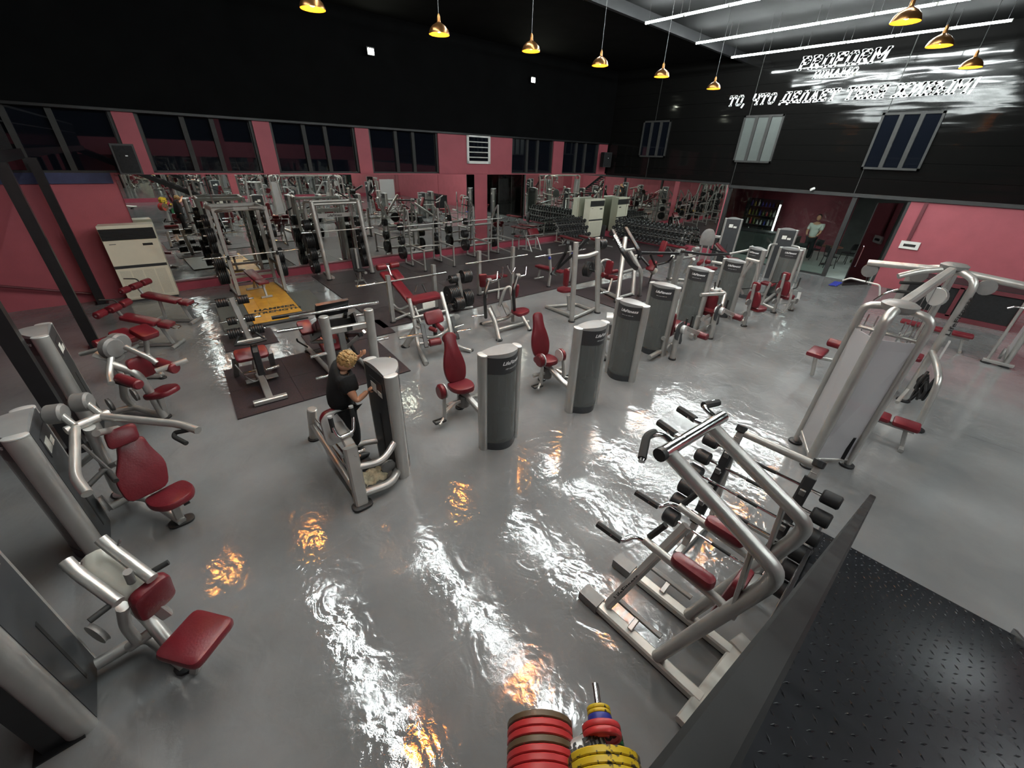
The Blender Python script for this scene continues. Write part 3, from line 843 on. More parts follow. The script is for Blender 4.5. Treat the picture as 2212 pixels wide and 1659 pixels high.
def dashes(h):
    bb = M(); x = -.06
    for w in (.045, .02, .03, .05, .025):
        y0 = arc_y(x) - .008; y1 = arc_y(x + w) - .008
        bb.add([(x, y0, h - .192), (x + w, y1, h - .192), (x + w, y1, h - .180), (x, y0, h - .180)], [(0, 1, 2, 3)]); x += w + .012
    return bb


def tower(T, loc, rz, h=TH, placard=True, word=None):
    """selectorised weight tower: flat panel towards the user (local +y), curved smoked shroud at local -y"""
    k = 'tw%.2f' % h; mw = mtx(loc, rz)
    tw = inst('weight_tower', k, lambda: M().bx((-0.27, 0.0, 0.02), (0.27, 0.04, h)), 'panel_dark', T, mw)
    for s in (-1, 1):
        inst('column', k + 'col', lambda: M().oval([V(0, 0, 0), V(0, 0, h)], 0.062, 0.092, 16, 0, Y1), 'silver', tw, mw @ Matrix.Translation((0.295 * s, -0.05, 0)))
        inst('column_cap', k + 'cap', lambda: M().prism([(0.063 * math.cos(2 * PI * i / 16), 0.093 * math.sin(2 * PI * i / 16)) for i in range(16)], (0, 0, h), X1, Y1, 0.022, 0.008), 'cap_light', tw, mw @ Matrix.Translation((0.295 * s, -0.05, 0)))
    inst('shroud', k + 'sh', lambda: arc_shell(0.13, h - 0.27), 'smoked_acrylic', tw)
    hd = inst('header_panel', k + 'hd', lambda: arc_shell(h - 0.27, h - 0.01), 'header_dark', tw)
    inst('logo_lettering', k + 'lg', lambda: logo_arc('LifeFitness', 0.075, h - 0.10, 0.06), 'logo_white', tw)
    inst('model_lettering', k + 'lg2' + str(word), (lambda: logo_arc(word, 0.030, h - 0.185, 0.06)) if word else (lambda: dashes(h)), 'logo_grey', tw)
    inst('base_skirt', k + 'bs', lambda: arc_solid(0.0, 0.13), 'panel_dark', tw)
    inst('top_cover', k + 'tc', lambda: arc_solid(h - 0.012, h + 0.02, h + 0.055), 'cover_grey', tw)
    inst('weight_stack', k + 'ws', lambda: M().bx((-0.13, -0.19, 0.14), (0.13, -0.06, 0.62)), 'weight_stack', tw)
    for s in (-1, 1):
        inst('guide_rod', k + 'gr', lambda: M().tube([V(0, -0.13, 0.62), V(0, -0.13, h - 0.1)], 0.012, 6), 'chrome', tw, mw @ Matrix.Translation((0.07 * s, 0, 0)))
    inst('slot', k + 'sl', lambda: M().bx((-0.02, 0.035, 0.2), (0.02, 0.043, 0.95)), 'print_black', tw)
    if placard:
        inst('instruction_card', k + 'ca', lambda: M().bx((-0.2, 0.04, h - 0.36), (0.16, 0.046, h - 0.13)), 'header_dark', tw)
        inst('sticker', k + 'st1', lambda: M().bx((-0.02, 0.046, h - 0.33), (0.13, 0.049, h - 0.2)), 'paper', tw)
        inst('sticker', k + 'st2', lambda: M().bx((-0.17, 0.046, h - 0.34), (-0.05, 0.049, h - 0.27)), 'paper', tw)
    return tw


mat('logo_grey', (.3, .3, .3), .5)
mat('cap_light', (0.55, 0.55, 0.54), 0.35, 0.4)


def foot(T, p, r=0.06):
    inst('foot', 'foot%.2f' % r, lambda: M().lathe([(0, r), (0.03, r), (0.04, r * 0.8)], n=12), 'black_rubber', T, mtx(p))


def pulley(T, p, axis, r=0.09):
    inst('pulley', 'pul%.2f' % r, lambda: M().lathe([(-0.02, r * 0.8), (-0.02, r), (-0.008, r * 0.93), (0.008, r * 0.93), (0.02, r), (0.02, r * 0.8)], axis=(0, 1, 0), n=16), 'cast_grey', T, mtx(p, y=axis))


def tb(T, name, pts, r=0.04, m='silver', fil=0.1, n=10):
    return obj(name, M().tube([V(p) for p in pts], r, n, fil), m, T)


def br(T, name, pts, w=0.07, h=0.05, m='silver', fil=0.0, up=None):
    return obj(name, M().bar([V(p) for p in pts], w, h, up, fil), m, T)


def grip(T, pts, r=0.02, name='handle'):
    return obj(name, M().tube([V(p) for p in pts], r, 8, 0.06), 'grip', T)


def cushion(T, name, c, ax, ay, w, h, th=0.08, r=0.05, m='red_vinyl'):
    return obj(name, M().pad(V(c), V(ax), V(ay), w, h, th, r, 0.025), m, T)


def shaped(T, name, out, c, ax, ay, th=0.08, m='red_vinyl'):
    return obj(name, M().prism(out, V(c), V(ax), V(ay), th, 0.028), m, T)


def roller(T, name, p, q, r=0.065, m='red_vinyl'):
    return obj(name, M().cyl(p, q, r, 14, 0.018), m, T)


# ---- free weights
def plate_mesh(r, th):
    return M().lathe([(0, 0.03), (0, r * 0.42), (th * 0.22, r * 0.46), (th * 0.22, r * 0.84), (0, r * 0.88), (0, r * 0.97), (th * 0.15, r), (th * 0.85, r), (th, r * 0.97), (th, r * 0.88), (th * 0.78, r * 0.84), (th * 0.78, r * 0.46), (th, r * 0.42), (th, 0.03)], axis=(0, 1, 0), n=20)


def plates(p, axis, specs, label, group='iron weight plates', m='black_iron'):
    """slide plates onto a peg one after the other: specs = [(radius, thickness), ...] or with a material"""
    p = V(p); ax = V(axis).normalized(); d = 0.0
    for sp_ in specs:
        r, th = sp_[0], sp_[1]; mm = sp_[2] if len(sp_) > 2 else m
        o = inst('weight_plate', 'plate%.3f_%.3f_%s' % (r, th, mm), lambda: plate_mesh(r, th), mm, None, mtx(p + ax * d, y=ax))
        tag(o, label, 'weight plate', group); d += th + 0.004
    return d


def barbell(p, q, label, group='barbells', sleeve=0.42):
    p, q = V(p), V(q); c = (p + q) / 2; L = (q - p).length; d = (q - p).normalized()
    T = thing('barbell', label, 'barbell', c); WM[T] = mtx(c, y=d); lm = WM[T].copy(); lm.translation = c * U; T.matrix_world = lm
    k = 'bb%.2f' % L
    inst('shaft', k, lambda: M().tube([V(0, -L / 2 + sleeve, 0), V(0, L / 2 - sleeve, 0)], 0.016, 8), 'grey_bench_steel', T)
    for s in (-1, 1):
        inst('sleeve', k + 's%d' % s, lambda: M().tube([V(0, s * (L / 2 - sleeve), 0), V(0, s * L / 2, 0)], 0.029, 10), 'chrome', T)
        inst('collar', k + 'c%d' % s, lambda: M().cyl((0, s * (L / 2 - sleeve - 0.02), 0), (0, s * (L / 2 - sleeve + 0.03), 0), 0.042, 10, 0.006), 'chrome', T)
    return T


def adjustable_bench(p, yaw, label, back=0.0, seat_m='red_vinyl', L=1.2, h=0.48, group='exercise benches', seatgap=True):
    """bench with its length along local y; back = inclination of the long cushion"""
    T = thing('exercise_bench', label, 'bench', p, yaw, group)
    bd = Vector((0, math.cos(back), math.sin(back)))
    y0 = -L * 0.18
    P_(T, 'back_cushion', M().pad((0, y0 + bd.y * L * 0.36, h - 0.08 + bd.z * L * 0.36), X1, bd, 0.29, L * 0.7, 0.075, 0.04, 0.02), seat_m)
    P_(T, 'seat_cushion', M().pad((0, -L * 0.34, h - 0.08), X1, Y1, 0.3, L * 0.28, 0.075, 0.04, 0.02), seat_m)
    P_(T, 'spine', M().bar([V(0, -L * 0.45, h - 0.12), V(0, L * 0.35, h - 0.12)], 0.06, 0.07), 'grey_bench_steel')
    P_(T, 'front_post', M().bar([V(0, -L * 0.36, h - 0.12), V(0, -L * 0.42, 0.04)], 0.06, 0.06), 'grey_bench_steel')
    P_(T, 'rear_post', M().bar([V(0, L * 0.25, h - 0.12), V(0, L * 0.42, 0.04)], 0.06, 0.06), 'grey_bench_steel')
    for y, w in ((-L * 0.42, 0.30), (L * 0.42, 0.46)):
        P_(T, 'foot_bar', M().bar([V(-w / 2, y, 0.035), V(w / 2, y, 0.035)], 0.06, 0.06), 'grey_bench_steel')
    P_(T, 'ladder', M().bar([V(0, L * 0.05, 0.16), V(0, y0 + bd.y * L * 0.4, h - 0.13 + bd.z * L * 0.3)], 0.05, 0.03), 'cast_grey')
    return T


# ================================================================ left column of machines
# --- row machine nearest the camera
T = thing('row_machine', 'seated row machine with cream arm cover at the lower left corner', 'gym machine', (-0.95, 3.3, 0))
tower(T, (-1.45, 3.48, 0), -PI / 2, 1.78)
s_c = Q4(1400, 710, .52)
obj('seat', M().prism(rpoly([(-.2, -.2), (.2, -.2), (.2, .2), (-.2, .2)], .07), s_c - V(0, 0, .08), V(.80, .60, 0), V(-.60, .80, 0), .09, .03), 'red_vinyl', T)
ch = Q4(1170, 460, .9); fx = V(-.5, .86, 0)
cushion(T, 'chest_pad', ch + V(-.03, .05, 0), V(-.86, -.5, 0), V(0, 0, 1).lerp(V(.5, -.86, 0), .2), .27, .34, .09, .07)
cv = obj('arm_cover', M().oval([Q4(740, 215, 1.12) + V(0, .1, .02), Q4(740, 215, 1.12), Q4(1060, 400, .96)], .12, .10, 12, .12), 'cream_cover' if 'cream_cover' in MATS else mat('cream_cover', (.44, .43, .38), .3, .1), T)
tb(T, 'adjuster_knob', [Q4(945, 320, 1.13), Q4(915, 250, 1.28)], .028, 'cast_grey', 0)
tb(T, 'arm', [Q4(470, 170, 1.36), Q4(560, 260, 1.28), Q4(850, 470, 1.12)], .042)
tb(T, 'arm', [Q4(720, 10, 1.36), Q4(800, 80, 1.28), Q4(1095, 300, 1.12)], .042)
for a, c in (((1090, 250, 1.14), (1210, 180, 1.16)), ((800, 485, 1.12), (640, 605, 1.12))):
    tb(T, 'handle', [Q4(*a), Q4(*c)], .022, 'grip', 0)
for u, v in ((520, 230), (800, 70)):
    tb(T, 'bracket_ring', [Q4(u - 60, v - 0, 1.3), Q4(u - 20, v + 30, 1.26), Q4(u + 50, v + 10, 1.28), Q4(u + 60, v - 50, 1.32)], .012, 'chrome', .05, 6)
br(T, 'seat_post', [s_c - V(0, 0, .1), s_c + V(-.13, .1, -.5)], .09, .07)
br(T, 'chest_post', [Q4(1200, 560, .62), Q4(1080, 470, .85)], .08, .06)
tb(T, 'main_beam', [Q4(1330, 900, .06), Q4(1050, 560, .42), Q4(900, 430, .75)], .055)
tb(T, 'base_tube', [Q4(1330, 920, .05), Q4(1050, 700, .12), V(-1.38, 3.62, .12)], .05)
foot(T, Q4(1340, 925, 0), .085)
tb(T, 'cross_tube', [Q4(930, 790, .2), Q4(1090, 680, .3)], .045)
pulley(T, Q4(700, 690, .3), (.8, .5, 0), .11)
tb(T, 'link_arm', [Q4(880, 500, 1.0), Q4(900, 640, .6), Q4(980, 740, .3)], .04)

# --- shoulder press with head rest
T = thing('shoulder_press_machine', 'shoulder press with separate head cushion and two angled silver arms', 'gym machine', (-0.8, 5.3, 0))
tower(T, (-1.33, 5.42, 0), -PI / 2, 1.64)
up = (Q3(1130, 470, 1.12) - Q3(1290, 900, .57)).normalized()
ax = V(-.97, -.24, 0).normalized()
shaped(T, 'back_cushion', rpoly([(-.19, 0), (.19, 0), (.235, .28), (.14, .52), (.12, .66), (-.12, .66), (-.14, .52), (-.235, .28)], .09), Q3(1285, 915, .55) + V(0, .03, 0), ax, up, .08)
cushion(T, 'head_cushion', Q3(1040, 410, 1.27) + V(0, .05, -.02), ax, up, .27, .2, .08, .05)
shaped(T, 'seat', SEAT, Q3(1480, 940, .44), V(-.95, -.3, 0), V(.3, -.95, .12), .09)
z = 1.5
tb(T, 'crossbar', [Q3(560, 360, z), Q3(930, 205, z)], .045)
tb(T, 'arm', [Q3(870, 235, z), Q3(1530, 300, 1.36), Q3(1690, 355, 1.33)], .042, fil=.1)
tb(T, 'arm', [Q3(640, 330, z), Q3(640, 760, 1.34), Q3(745, 895, 1.28)], .042, fil=.1)
tb(T, 'handle', [Q3(1640, 345, 1.33), Q3(1490, 375, 1.28), Q3(1485, 410, 1.26), Q3(1590, 465, 1.24)], .024, 'grip', .05)
tb(T, 'handle', [Q3(745, 835, 1.28), Q3(880, 700, 1.24), Q3(920, 700, 1.22), Q3(990, 785, 1.2)], .024, 'grip', .05)
for u, v in ((480, 200), (700, 100)):
    tb(T, 'counterweight_arm', [Q3(u + 20, v + 10, 1.62), Q3(u + 160, v + 120, 1.52)], .035)
    obj('counterweight', M().cyl(Q3(u + 20, v + 10, 1.62) + V(-.09, .03, 0), Q3(u + 20, v + 10, 1.62) + V(.05, -.02, 0), .10, 16, .02), 'cast_grey', T)
tb(T, 'upright', [Q3(1000, 340, 1.25), Q3(820, 380, 1.45)], .035)
tb(T, 'back_post', [Q3(760, 330, 1.46), Q3(1000, 860, .4), Q3(1180, 920, .1)], .05)
tb(T, 'base_tube', [Q3(1555, 1130, .06), Q3(1260, 930, .22), Q3(1000, 900, .05)], .05)
tb(T, 'side_tube', [Q3(1150, 900, .25), Q3(940, 1010, .2)], .045)
br(T, 'seat_post', [Q3(1490, 1000, .4), Q3(1540, 1115, .04)], .085, .06)
tb(T, 'linkage', [Q3(700, 480, 1.35), Q3(1040, 790, .75)], .016, 'cast_grey', 0, 6)
tb(T, 'linkage_bar', [Q3(670, 660, .95), Q3(830, 530, 1.1)], .03)
tb(T, 'rear_link', [Q3(870, 690, .75), Q3(1010, 630, .95)], .03)
obj('front_foot', M().pad(Q3(1555, 1135, 0), X1, Y1, .26, .17, .03, .07, .008), 'black_rubber', T)
foot(T, Q3(1010, 905, 0), .07)
pulley(T, Q3(900, 975, .32), (.9, .2, .1), .11)
grip(T, [Q3(1570, 990, .42), Q3(1620, 965, .43)], .014)

# --- lateral raise machine
T = thing('lateral_raise_machine', 'lateral raise machine with black cams and red elbow rolls behind a slanted tower', 'gym machine', (-0.7, 8.0, 0))
tower(T, (-1.36, 8.35, 0), -PI / 2, 1.64)
padc = Q6(1220, 940, .98)
cushion(T, 'chest_pad', padc + V(0, .08, 0), V(-.9, -.4, 0), V(.0, .1, 1), .32, .34, .09, .07)
roller(T, 'elbow_roll', Q6(1340, 880, 1.02), Q6(1500, 935, .98), .085)
roller(T, 'elbow_roll', Q6(1010, 1010, .98), Q6(1190, 1075, .93), .075)
shaped(T, 'seat', SEAT, Q6(1400, 1150, .48), V(-.75, -.6, 0), V(.6, -.75, .2), .09)
for u, v in ((1010, 720), (950, 760)):
    obj('cam', M().cyl(Q6(u, v, 1.3) + V(-.05, .06, 0), Q6(u, v, 1.3) + V(.05, -.05, 0), .16, 18, .03), 'cast_grey', T)
obj('cam_plate', M().oval([Q6(850, 800, 1.2), Q6(1010, 850, 1.12)], .12, .05, 10, 0), 'silver', T)
tb(T, 'arm', [Q6(1070, 750, 1.3), Q6(1290, 850, 1.12), Q6(1340, 890, 1.05)], .042)
tb(T, 'arm', [Q6(950, 830, 1.2), Q6(930, 980, 1.02), Q6(950, 1060, .95)], .042)
tb(T, 'hand_rail', [Q6(960, 1040, .93), Q6(1110, 1085, .88)], .024, 'grip', 0)
tb(T, 'shaft', [Q6(690, 810, 1.12), Q6(960, 740, 1.25)], .035)
tb(T, 'long_handle', [Q6(1330, 955, 1.0), Q6(1600, 860, 1.06)], .04)
tb(T, 'mast', [Q6(960, 900, 1.1), Q6(1150, 960, .95), Q6(1230, 1050, .75), Q6(1400, 1340, .05)], .06)
tb(T, 'rear_mast', [Q6(1040, 1000, .95), Q6(1060, 1180, .4), Q6(1130, 1250, .1)], .05)
tb(T, 'base_tube', [Q6(1400, 1340, .06), Q6(1140, 1260, .1), V(-1.3, 8.5, .1)], .05)
br(T, 'seat_post', [Q6(1370, 1180, .46), Q6(1420, 1330, .04)], .08, .06)
pulley(T, Q6(1150, 1155, .42), (.9, .3, 0), .11); pulley(T, Q6(940, 1240, .25), (.9, .3, 0), .11)
foot(T, Q6(1420, 1350, 0), .08)

# --- glute machine by the preacher rolls, sit-up benches
T = thing('back_extension_bench', 'low bench with three red hip cushions behind the lateral raise machine', 'bench', (-0.75, 10.2, 0))
c1, c2, c3 = Q6(1225, 620, .86), Q6(1050, 655, .84), Q6(890, 705, .78)
cushion(T, 'hip_cushion', c1 - V(0, 0, .06), V(.85, .5, 0), V(-.45, .75, .35), .32, .36, .12, .06)
cushion(T, 'hip_cushion', c2 - V(0, 0, .06), V(.85, .5, 0), V(-.45, .75, .35), .32, .36, .12, .06)
roller(T, 'ankle_roll', c3 + V(-.14, -.08, 0), c3 + V(.16, .09, 0), .08)
tb(T, 'spine', [c1 - V(0, 0, .1), V(c1.x - .1, c1.y + .2, .35), V(c1.x, c1.y - .35, .05)], .045)
tb(T, 'rear_leg', [c3 - V(0, 0, .05), V(c3.x, c3.y, .05)], .045)
tb(T, 'base_bar', [V(c3.x, c3.y, .05), V(c1.x, c1.y - .35, .05)], .045, fil=0)
tb(T, 'link_bar', [c3 - V(0, 0, .1), c1 - V(0, 0, .12)], .035)
foot(T, (c3.x, c3.y, 0)); foot(T, (c1.x, c1.y - .35, 0))


def situp_bench(d, label):
    q = lambda u, v, z=0.0: Q6(u + d[0], v + d[1], z)
    T = thing('sit_up_bench', label, 'bench', tuple(q(1450, 430)), 0, 'sit-up benches')
    a, c = q(1225, 285, .78), q(1530, 345, .60)
    ax = (c - a).normalized(); ay = ax.cross(Z1).normalized() * -1; n = ax.cross(ay)
    L = (c - a).length
    obj('back_board', M().pad((a + c) / 2 - n * .08, ax, ay, L, .32, .08, .05, .02), 'red_vinyl', T)
    e = c + ax * .15
    obj('seat_board', M().pad(e - n * .07, ax, ay, .24, .32, .08, .05, .02), 'red_vinyl', T)
    r0 = q(1205, 210, .98)
    for nm, off in (('ankle_roll', .0), ('knee_roll', -.26)):
        o = r0 + V(off * .9, off * .5, off * .15)
        roller(T, nm, o + ay * .04, o + ay * .30, .075); roller(T, nm, o - ay * .04, o - ay * .30, .075)
    tb(T, 'roll_post', [a - V(0, 0, .1), r0 + V(-.1, -.05, -.02), r0], .032, 'grey_bench_steel')
    tb(T, 'roll_axle', [r0 - ay * .31, r0 + ay * .31], .02, 'chrome', 0); o = r0 + V(-.234, -.13, -.04); tb(T, 'roll_axle', [o - ay * .31, o + ay * .31], .02, 'chrome', 0)
    tb(T, 'handle', [r0, r0 + V(-.05, .06, .12), r0 + V(-.28, .05, .16)], .016, 'grip', .05)
    f0, f1 = V(a.x + .02, a.y + .03, .04), V(e.x + .05, e.y - .02, .04)
    tb(T, 'base_rail', [f0, f1], .045, 'grey_bench_steel', 0)
    br(T, 'front_post', [a + ax * .3 - V(0, 0, .1), f0 + (f1 - f0) * .25], .07, .05, 'grey_bench_steel')
    br(T, 'rear_post', [c - V(0, 0, .1), f0 + (f1 - f0) * .9], .07, .05, 'grey_bench_steel')
    for f_ in (f0, f1):
        tb(T, 'foot_bar', [f_ + ay * .24 + V(0, 0, 0), f_ - ay * .24], .045, 'grey_bench_steel', 0)
    tb(T, 'carry_handle', [e + ax * .12 + ay * .1 - n * .04, e + ax * .24 + ay * .1 - n * .05, e + ax * .24 - ay * .1 - n * .05, e + ax * .12 - ay * .1 - n * .04], .014, 'chrome', .04)


situp_bench((0, 0), 'red sit-up bench closest to the cream air conditioner by the left posts')
situp_bench((-180, 185), 'red sit-up bench in front of the other one, beside the black post')

# ================================================================ air conditioners
def air_con(p, rz, label):
    T = thing('air_conditioner', label, 'air conditioner', p, rz, 'standing air conditioners')
    w, h, d = 1.16, 2.05, 0.46
    P_(T, 'cabinet', M().bx((-w / 2, -d / 2 + .03, 0.06), (w / 2, d / 2, h)), 'cream')
    P_(T, 'plinth', M().bx((-w / 2 + .02, -d / 2 + .04, 0), (w / 2 - .02, d / 2 - .02, 0.06)), 'panel_dark')
    P_(T, 'upper_front', M().bx((-w / 2 + .01, -d / 2, 1.02), (w / 2 - .01, -d / 2 + .035, 1.68)), 'cream')
    P_(T, 'lower_front', M().bx((-w / 2 + .01, -d / 2, 0.1), (w / 2 - .01, -d / 2 + .035, 0.94)), 'cream')
    P_(T, 'air_outlet', M().bx((-w / 2 + .01, -d / 2 + .01, 1.69), (w / 2 - .01, -d / 2 + .04, 1.98)), 'print_black')
    P_(T, 'dark_band', M().bx((-w / 2 + .005, -d / 2 + .012, 0.94), (w / 2 - .005, -d / 2 + .034, 1.02)), 'panel_dark')
    P_(T, 'top_cap', M().bx((-w / 2 + .005, -d / 2 - .01, 1.98), (w / 2 - .005, d / 2, 2.06)), 'cream')
    P_(T, 'display', M().bx((.22, -d / 2 - .006, 1.52), (.44, -d / 2 + .002, 1.58)), 'print_black')
    P_(T, 'maker_badge', M().bx((-.47, -d / 2 - .003, 1.58), (-.33, -d / 2 + .002, 1.60)), 'cast_grey')
    for k in range(4):
        x = -.39 + k * .26
        P_(T, 'grille', M().bx((x - .115, -d / 2 - .006, .16), (x + .115, -d / 2 + .002, .88)), 'cream_grille')
    for k in range(7):
        P_(T, 'slat', M().box((0, -d / 2 + .005, 1.72 + k * .037), (w - .04, .02, .008), mat=Matrix.Rotation(.5, 3, 'X')), 'panel_dark')
    return T


ac = air_con((-0.12, 15.75, 0), -0.10, 'cream air conditioner cabinet beside the black posts and pink wall')
copy_tree(ac, None, (19.85, 15.28, 0), -0.05, 'cream air conditioner cabinet in the far mirrored corner between the dumbbell racks')
# ================================================================ rubber flooring and lifting platform
def mat_area(name, label, quads, th=0.022, m='fleck_rubber'):
    c = quads[0][0]
    T = thing(name, label, 'rubber mat', (c[0], c[1], 0))
    for q in quads:
        cx_ = sum(p[0] for p in q) / 4; cy_ = sum(p[1] for p in q) / 4
        bot = [V(p[0] + (cx_ - p[0]) * .004, p[1] + (cy_ - p[1]) * .004, 0.001) for p in q]; top = [V(p.x, p.y, th) for p in bot]
        obj('tile', M().add(bot + top, [(3, 2, 1, 0), (4, 5, 6, 7), (0, 1, 5, 4), (1, 2, 6, 5), (2, 3, 7, 6), (3, 0, 4, 7)]), m, T)
    return T


EX, EY = Vector((.9965, -.070)), Vector((.075, .9972))


def grid(o, w, h, nx, ny, EX=EX, EY=EY):
    o = Vector(o); qs = []
    for i in range(nx):
        for j in range(ny):
            a = o + EX * (w * i) + EY * (h * j)
            qs.append([tuple(a), tuple(a + EX * w), tuple(a + EX * w + EY * h), tuple(a + EY * h)])
    return qs


mat_area('rubber_mat', 'dark flecked rubber mat under the T-bar row and leg press', grid((.33, 7.14), 1.045, 1.06, 3, 2) + grid((2.20, 9.16), 1.0, 1.06, 2, 1))
mat_area('rubber_mat', 'small dark rubber mat between the plate tree and the yellow platform', grid((.70, 10.2), 1.07, 1.08, 1, 1))
mat_area('rubber_mat', 'large dark rubber floor under the free-weight benches along the mirrors', grid((4.06, 9.42), 1.66, 1.55, 10, 4, Vector((.9997, -.026)), Vector((.04, .9992))))
mat_area('rubber_mat', 'dark rubber mat under the black-armed press beside the towers', grid((10.35, 6.65), 1.35, 1.05, 3, 2))
T = thing('lifting_platform', 'yellow wooden lifting platform with black lettering inside the power rack', 'platform', (2.2, 13.5, 0))
o = Vector((1.58, 11.60))


def pq(a, c, z):
    p = o + EX * a + EY * c; return V(p.x, p.y, z)


def slab(name, a0, c0, a1, c1, z1, m):
    q = [pq(a0, c0, .001), pq(a1, c0, .001), pq(a1, c1, .001), pq(a0, c1, .001)]; t = [V(p.x, p.y, z1) for p in q]
    return obj(name, M().add(q + t, [(3, 2, 1, 0), (4, 5, 6, 7), (0, 1, 5, 4), (1, 2, 6, 5), (2, 3, 7, 6), (3, 0, 4, 7)]), m, T)


for k in range(4):
    slab('board', .31 * k, 0, .31 * k + .308, 3.9, .05, 'yellow_wood')
slab('side_mat', -.66, -.16, -.01, 2.1, .045, 'grey_mat' if 'grey_mat' in MATS else mat('grey_mat', (.075, .078, .07), .6, noise=.15, nscale=40)); slab('side_mat', 1.25, .35, 1.9, 2.4, .045, 'grey_mat')
slab('edge_ramp', -.01, -.2, 1.25, -.005, .04, 'black_rubber')
for s_, dy, sz in (('HAMMER', 1.02, .25), ('STRENGTH', .75, .24)):
    tm = text_mesh(s_, sz, .15, .012, 0, 1.05)
    obj('lettering', placed(tm, pq(.66, dy, .0525), V(EX.x, EX.y, 0), V(EY.x, EY.y, 0)), 'print_black', T)

# ================================================================ power rack with bench, bar and plates
T = thing('power_rack', 'grey power rack with notched uprights over the yellow platform', 'power rack', (2.4, 14.7, 0))
xl, xr, yf, yr, hh = 1.78, 3.05, 14.18, 15.25, 2.52
for x, y, nm in ((xl, yf, 'front_upright'), (xr, yf, 'front_upright'), (xl, yr, 'rear_upright'), (xr, yr, 'rear_upright')):
    u_ = obj(nm, M().bx((x - .045, y - .06, 0), (x + .045, y + .06, hh)), 'grey_bench_steel', T)
    if nm == 'front_upright':
        for k in range(13):
            obj('notch', M().box((x, y + .075, .55 + k * .13), (.05, .05, .035), mat=Matrix.Rotation(-.5, 3, 'X')), 'cast_grey', u_)
    foot(T, (x, y, 0), .09)
for x in (xl, xr):
    br(T, 'side_beam', [(x, yf, hh - .05), (x, yr, hh - .05)], .08, .1, 'grey_bench_steel'); br(T, 'base_beam', [(x, yf - .3, .05), (x, yr, .05)], .08, .09, 'grey_bench_steel')
    br(T, 'safety_bar', [(x, yf, .85), (x, yr, .85)], .06, .08, 'black_steel')
    br(T, 'bar_catch', [(x, yf - .02, 1.22), (x, yf - .14, 1.2), (x, yf - .14, 1.3)], .05, .05, 'black_steel')
br(T, 'top_beam', [(xl, yf, hh - .04), (xr, yf, hh - .04)], .08, .1, 'grey_bench_steel'); br(T, 'top_beam', [(xl, yr, hh - .04), (xr, yr, hh - .04)], .08, .1, 'grey_bench_steel')
br(T, 'rear_brace', [(xl, yr, .4), (xr, yr, .4)], .06, .08, 'grey_bench_steel')
for x, s in ((xl, -1), (xr, 1)):
    tb(T, 'chin_handle', [(x - .0, yf, hh - .1), (x - s * .18, yf - .18, hh - .02), (x - s * .45, yf - .2, hh)], .035, 'cast_grey')
barbell((1.16, yf - .13, 1.27), (3.66, yf - .13, 1.27), 'bare barbell resting on the front catches of the power rack')
for z_, n_, r_ in ((2.1, 3, .17), (1.75, 4, .2), (1.4, 3, .22), (1.0, 5, .25), (.6, 5, .26)):
    for x, s, sd in ((xl, -1, 'left'), (xr, 1, 'right')):
        yy = yr - .45 if n_ > 3 else yr - .1
        tb(T, 'peg', [(x + s * .04, yy, z_), (x + s * .34, yy, z_)], .026, 'chrome', 0, 8)
        plates((x + s * .06, yy, z_), (s, 0, 0), [(r_, .045)] * n_, 'black iron plate on the %s %s peg of the power rack' % ({2.1: 'topmost', 1.75: 'upper', 1.4: 'middle', 1.0: 'lower', .6: 'lowest'}[z_], sd))
for dx in (-.33, .36):
    tb(T, 'step_rung', [(2.4 + dx - .18, yf + .5, .36), (2.4 + dx + .18, yf + .5, .36)], .02, 'black_steel', 0, 6)
adjustable_bench((2.36, 14.25, .05), .07, 'red flat bench on the yellow platform inside the power rack', 0.12, L=1.35, h=.5)

# plate tree with small plates on the grey side mat
T = thing('plate_tree', 'slanted grey plate tree with pairs of small plates left of the yellow platform', 'plate rack', (1.2, 10.6, 0))
ba, tp = V(1.27, 10.62, .02), V(1.18, 10.78, 1.02)
br(T, 'post', [ba, tp], .12, .08, 'silver'); br(T, 'foot_bar', [ba + V(-.3, -.05, .02), ba + V(.3, -.07, .02)], .08, .06, 'silver')
for f_, n_, r_ in ((.93, 5, .1), (.5, 4, .09), (.22, 6, .115)):
    p = ba.lerp(tp, f_)
    for s, sd in ((-1, 'left'), (1, 'right')):
        tb(T, 'peg', [p + V(s * .05, 0, .0), p + V(s * .42, -s * .03, 0)], .022, 'chrome', 0, 8)
        plates(p + V(s * .09, 0, 0), (s, -.07 * s, 0), [(r_, .042)] * n_, 'small black plate on the %s, %s peg of the slanted plate tree' % (sd, {.93: 'top', .5: 'middle', .22: 'bottom'}[f_]))

# ================================================================ T-bar row
T = thing('t_bar_row', 'chest-supported T-bar row with long black lever on the front mat', 'gym machine', (.95, 8.0, .022))
br(T, 'foot_bar', [Q7(585, 1235, .07), Q7(870, 1160, .07)], .10, .09, 'silver')
br(T, 'spine', [Q7(725, 1195, .09), Q7(660, 1030, .14), Q7(600, 950, .2)], .12, .07, 'silver')
lev = obj('lever', M().bar([Q7(655, 985, .42), Q7(600, 800, .82), Q7(585, 740, .9)], .11, .09), 'black_steel', T)
obj('lettering', placed(text_mesh('HAMMER', .07, .1, .002, 0), (Q7(655, 985, .42) + Q7(600, 800, .82)) / 2 + V(0, -.02, .055), (Q7(600, 800, .82) - Q7(655, 985, .42)), V(-1, .1, 0)), 'logo_white', lev)
c = Q7(570, 790, .78)
cushion(T, 'chest_pad', c + V(-.02, 0, -.06), V(1, -.07, 0), V(.05, .8, .5), .52, .26, .09, .06)
tb(T, 'handlebar', [Q7(420, 735, .98), Q7(560, 720, .98), Q7(690, 685, .98)], .024, 'grip', .04)
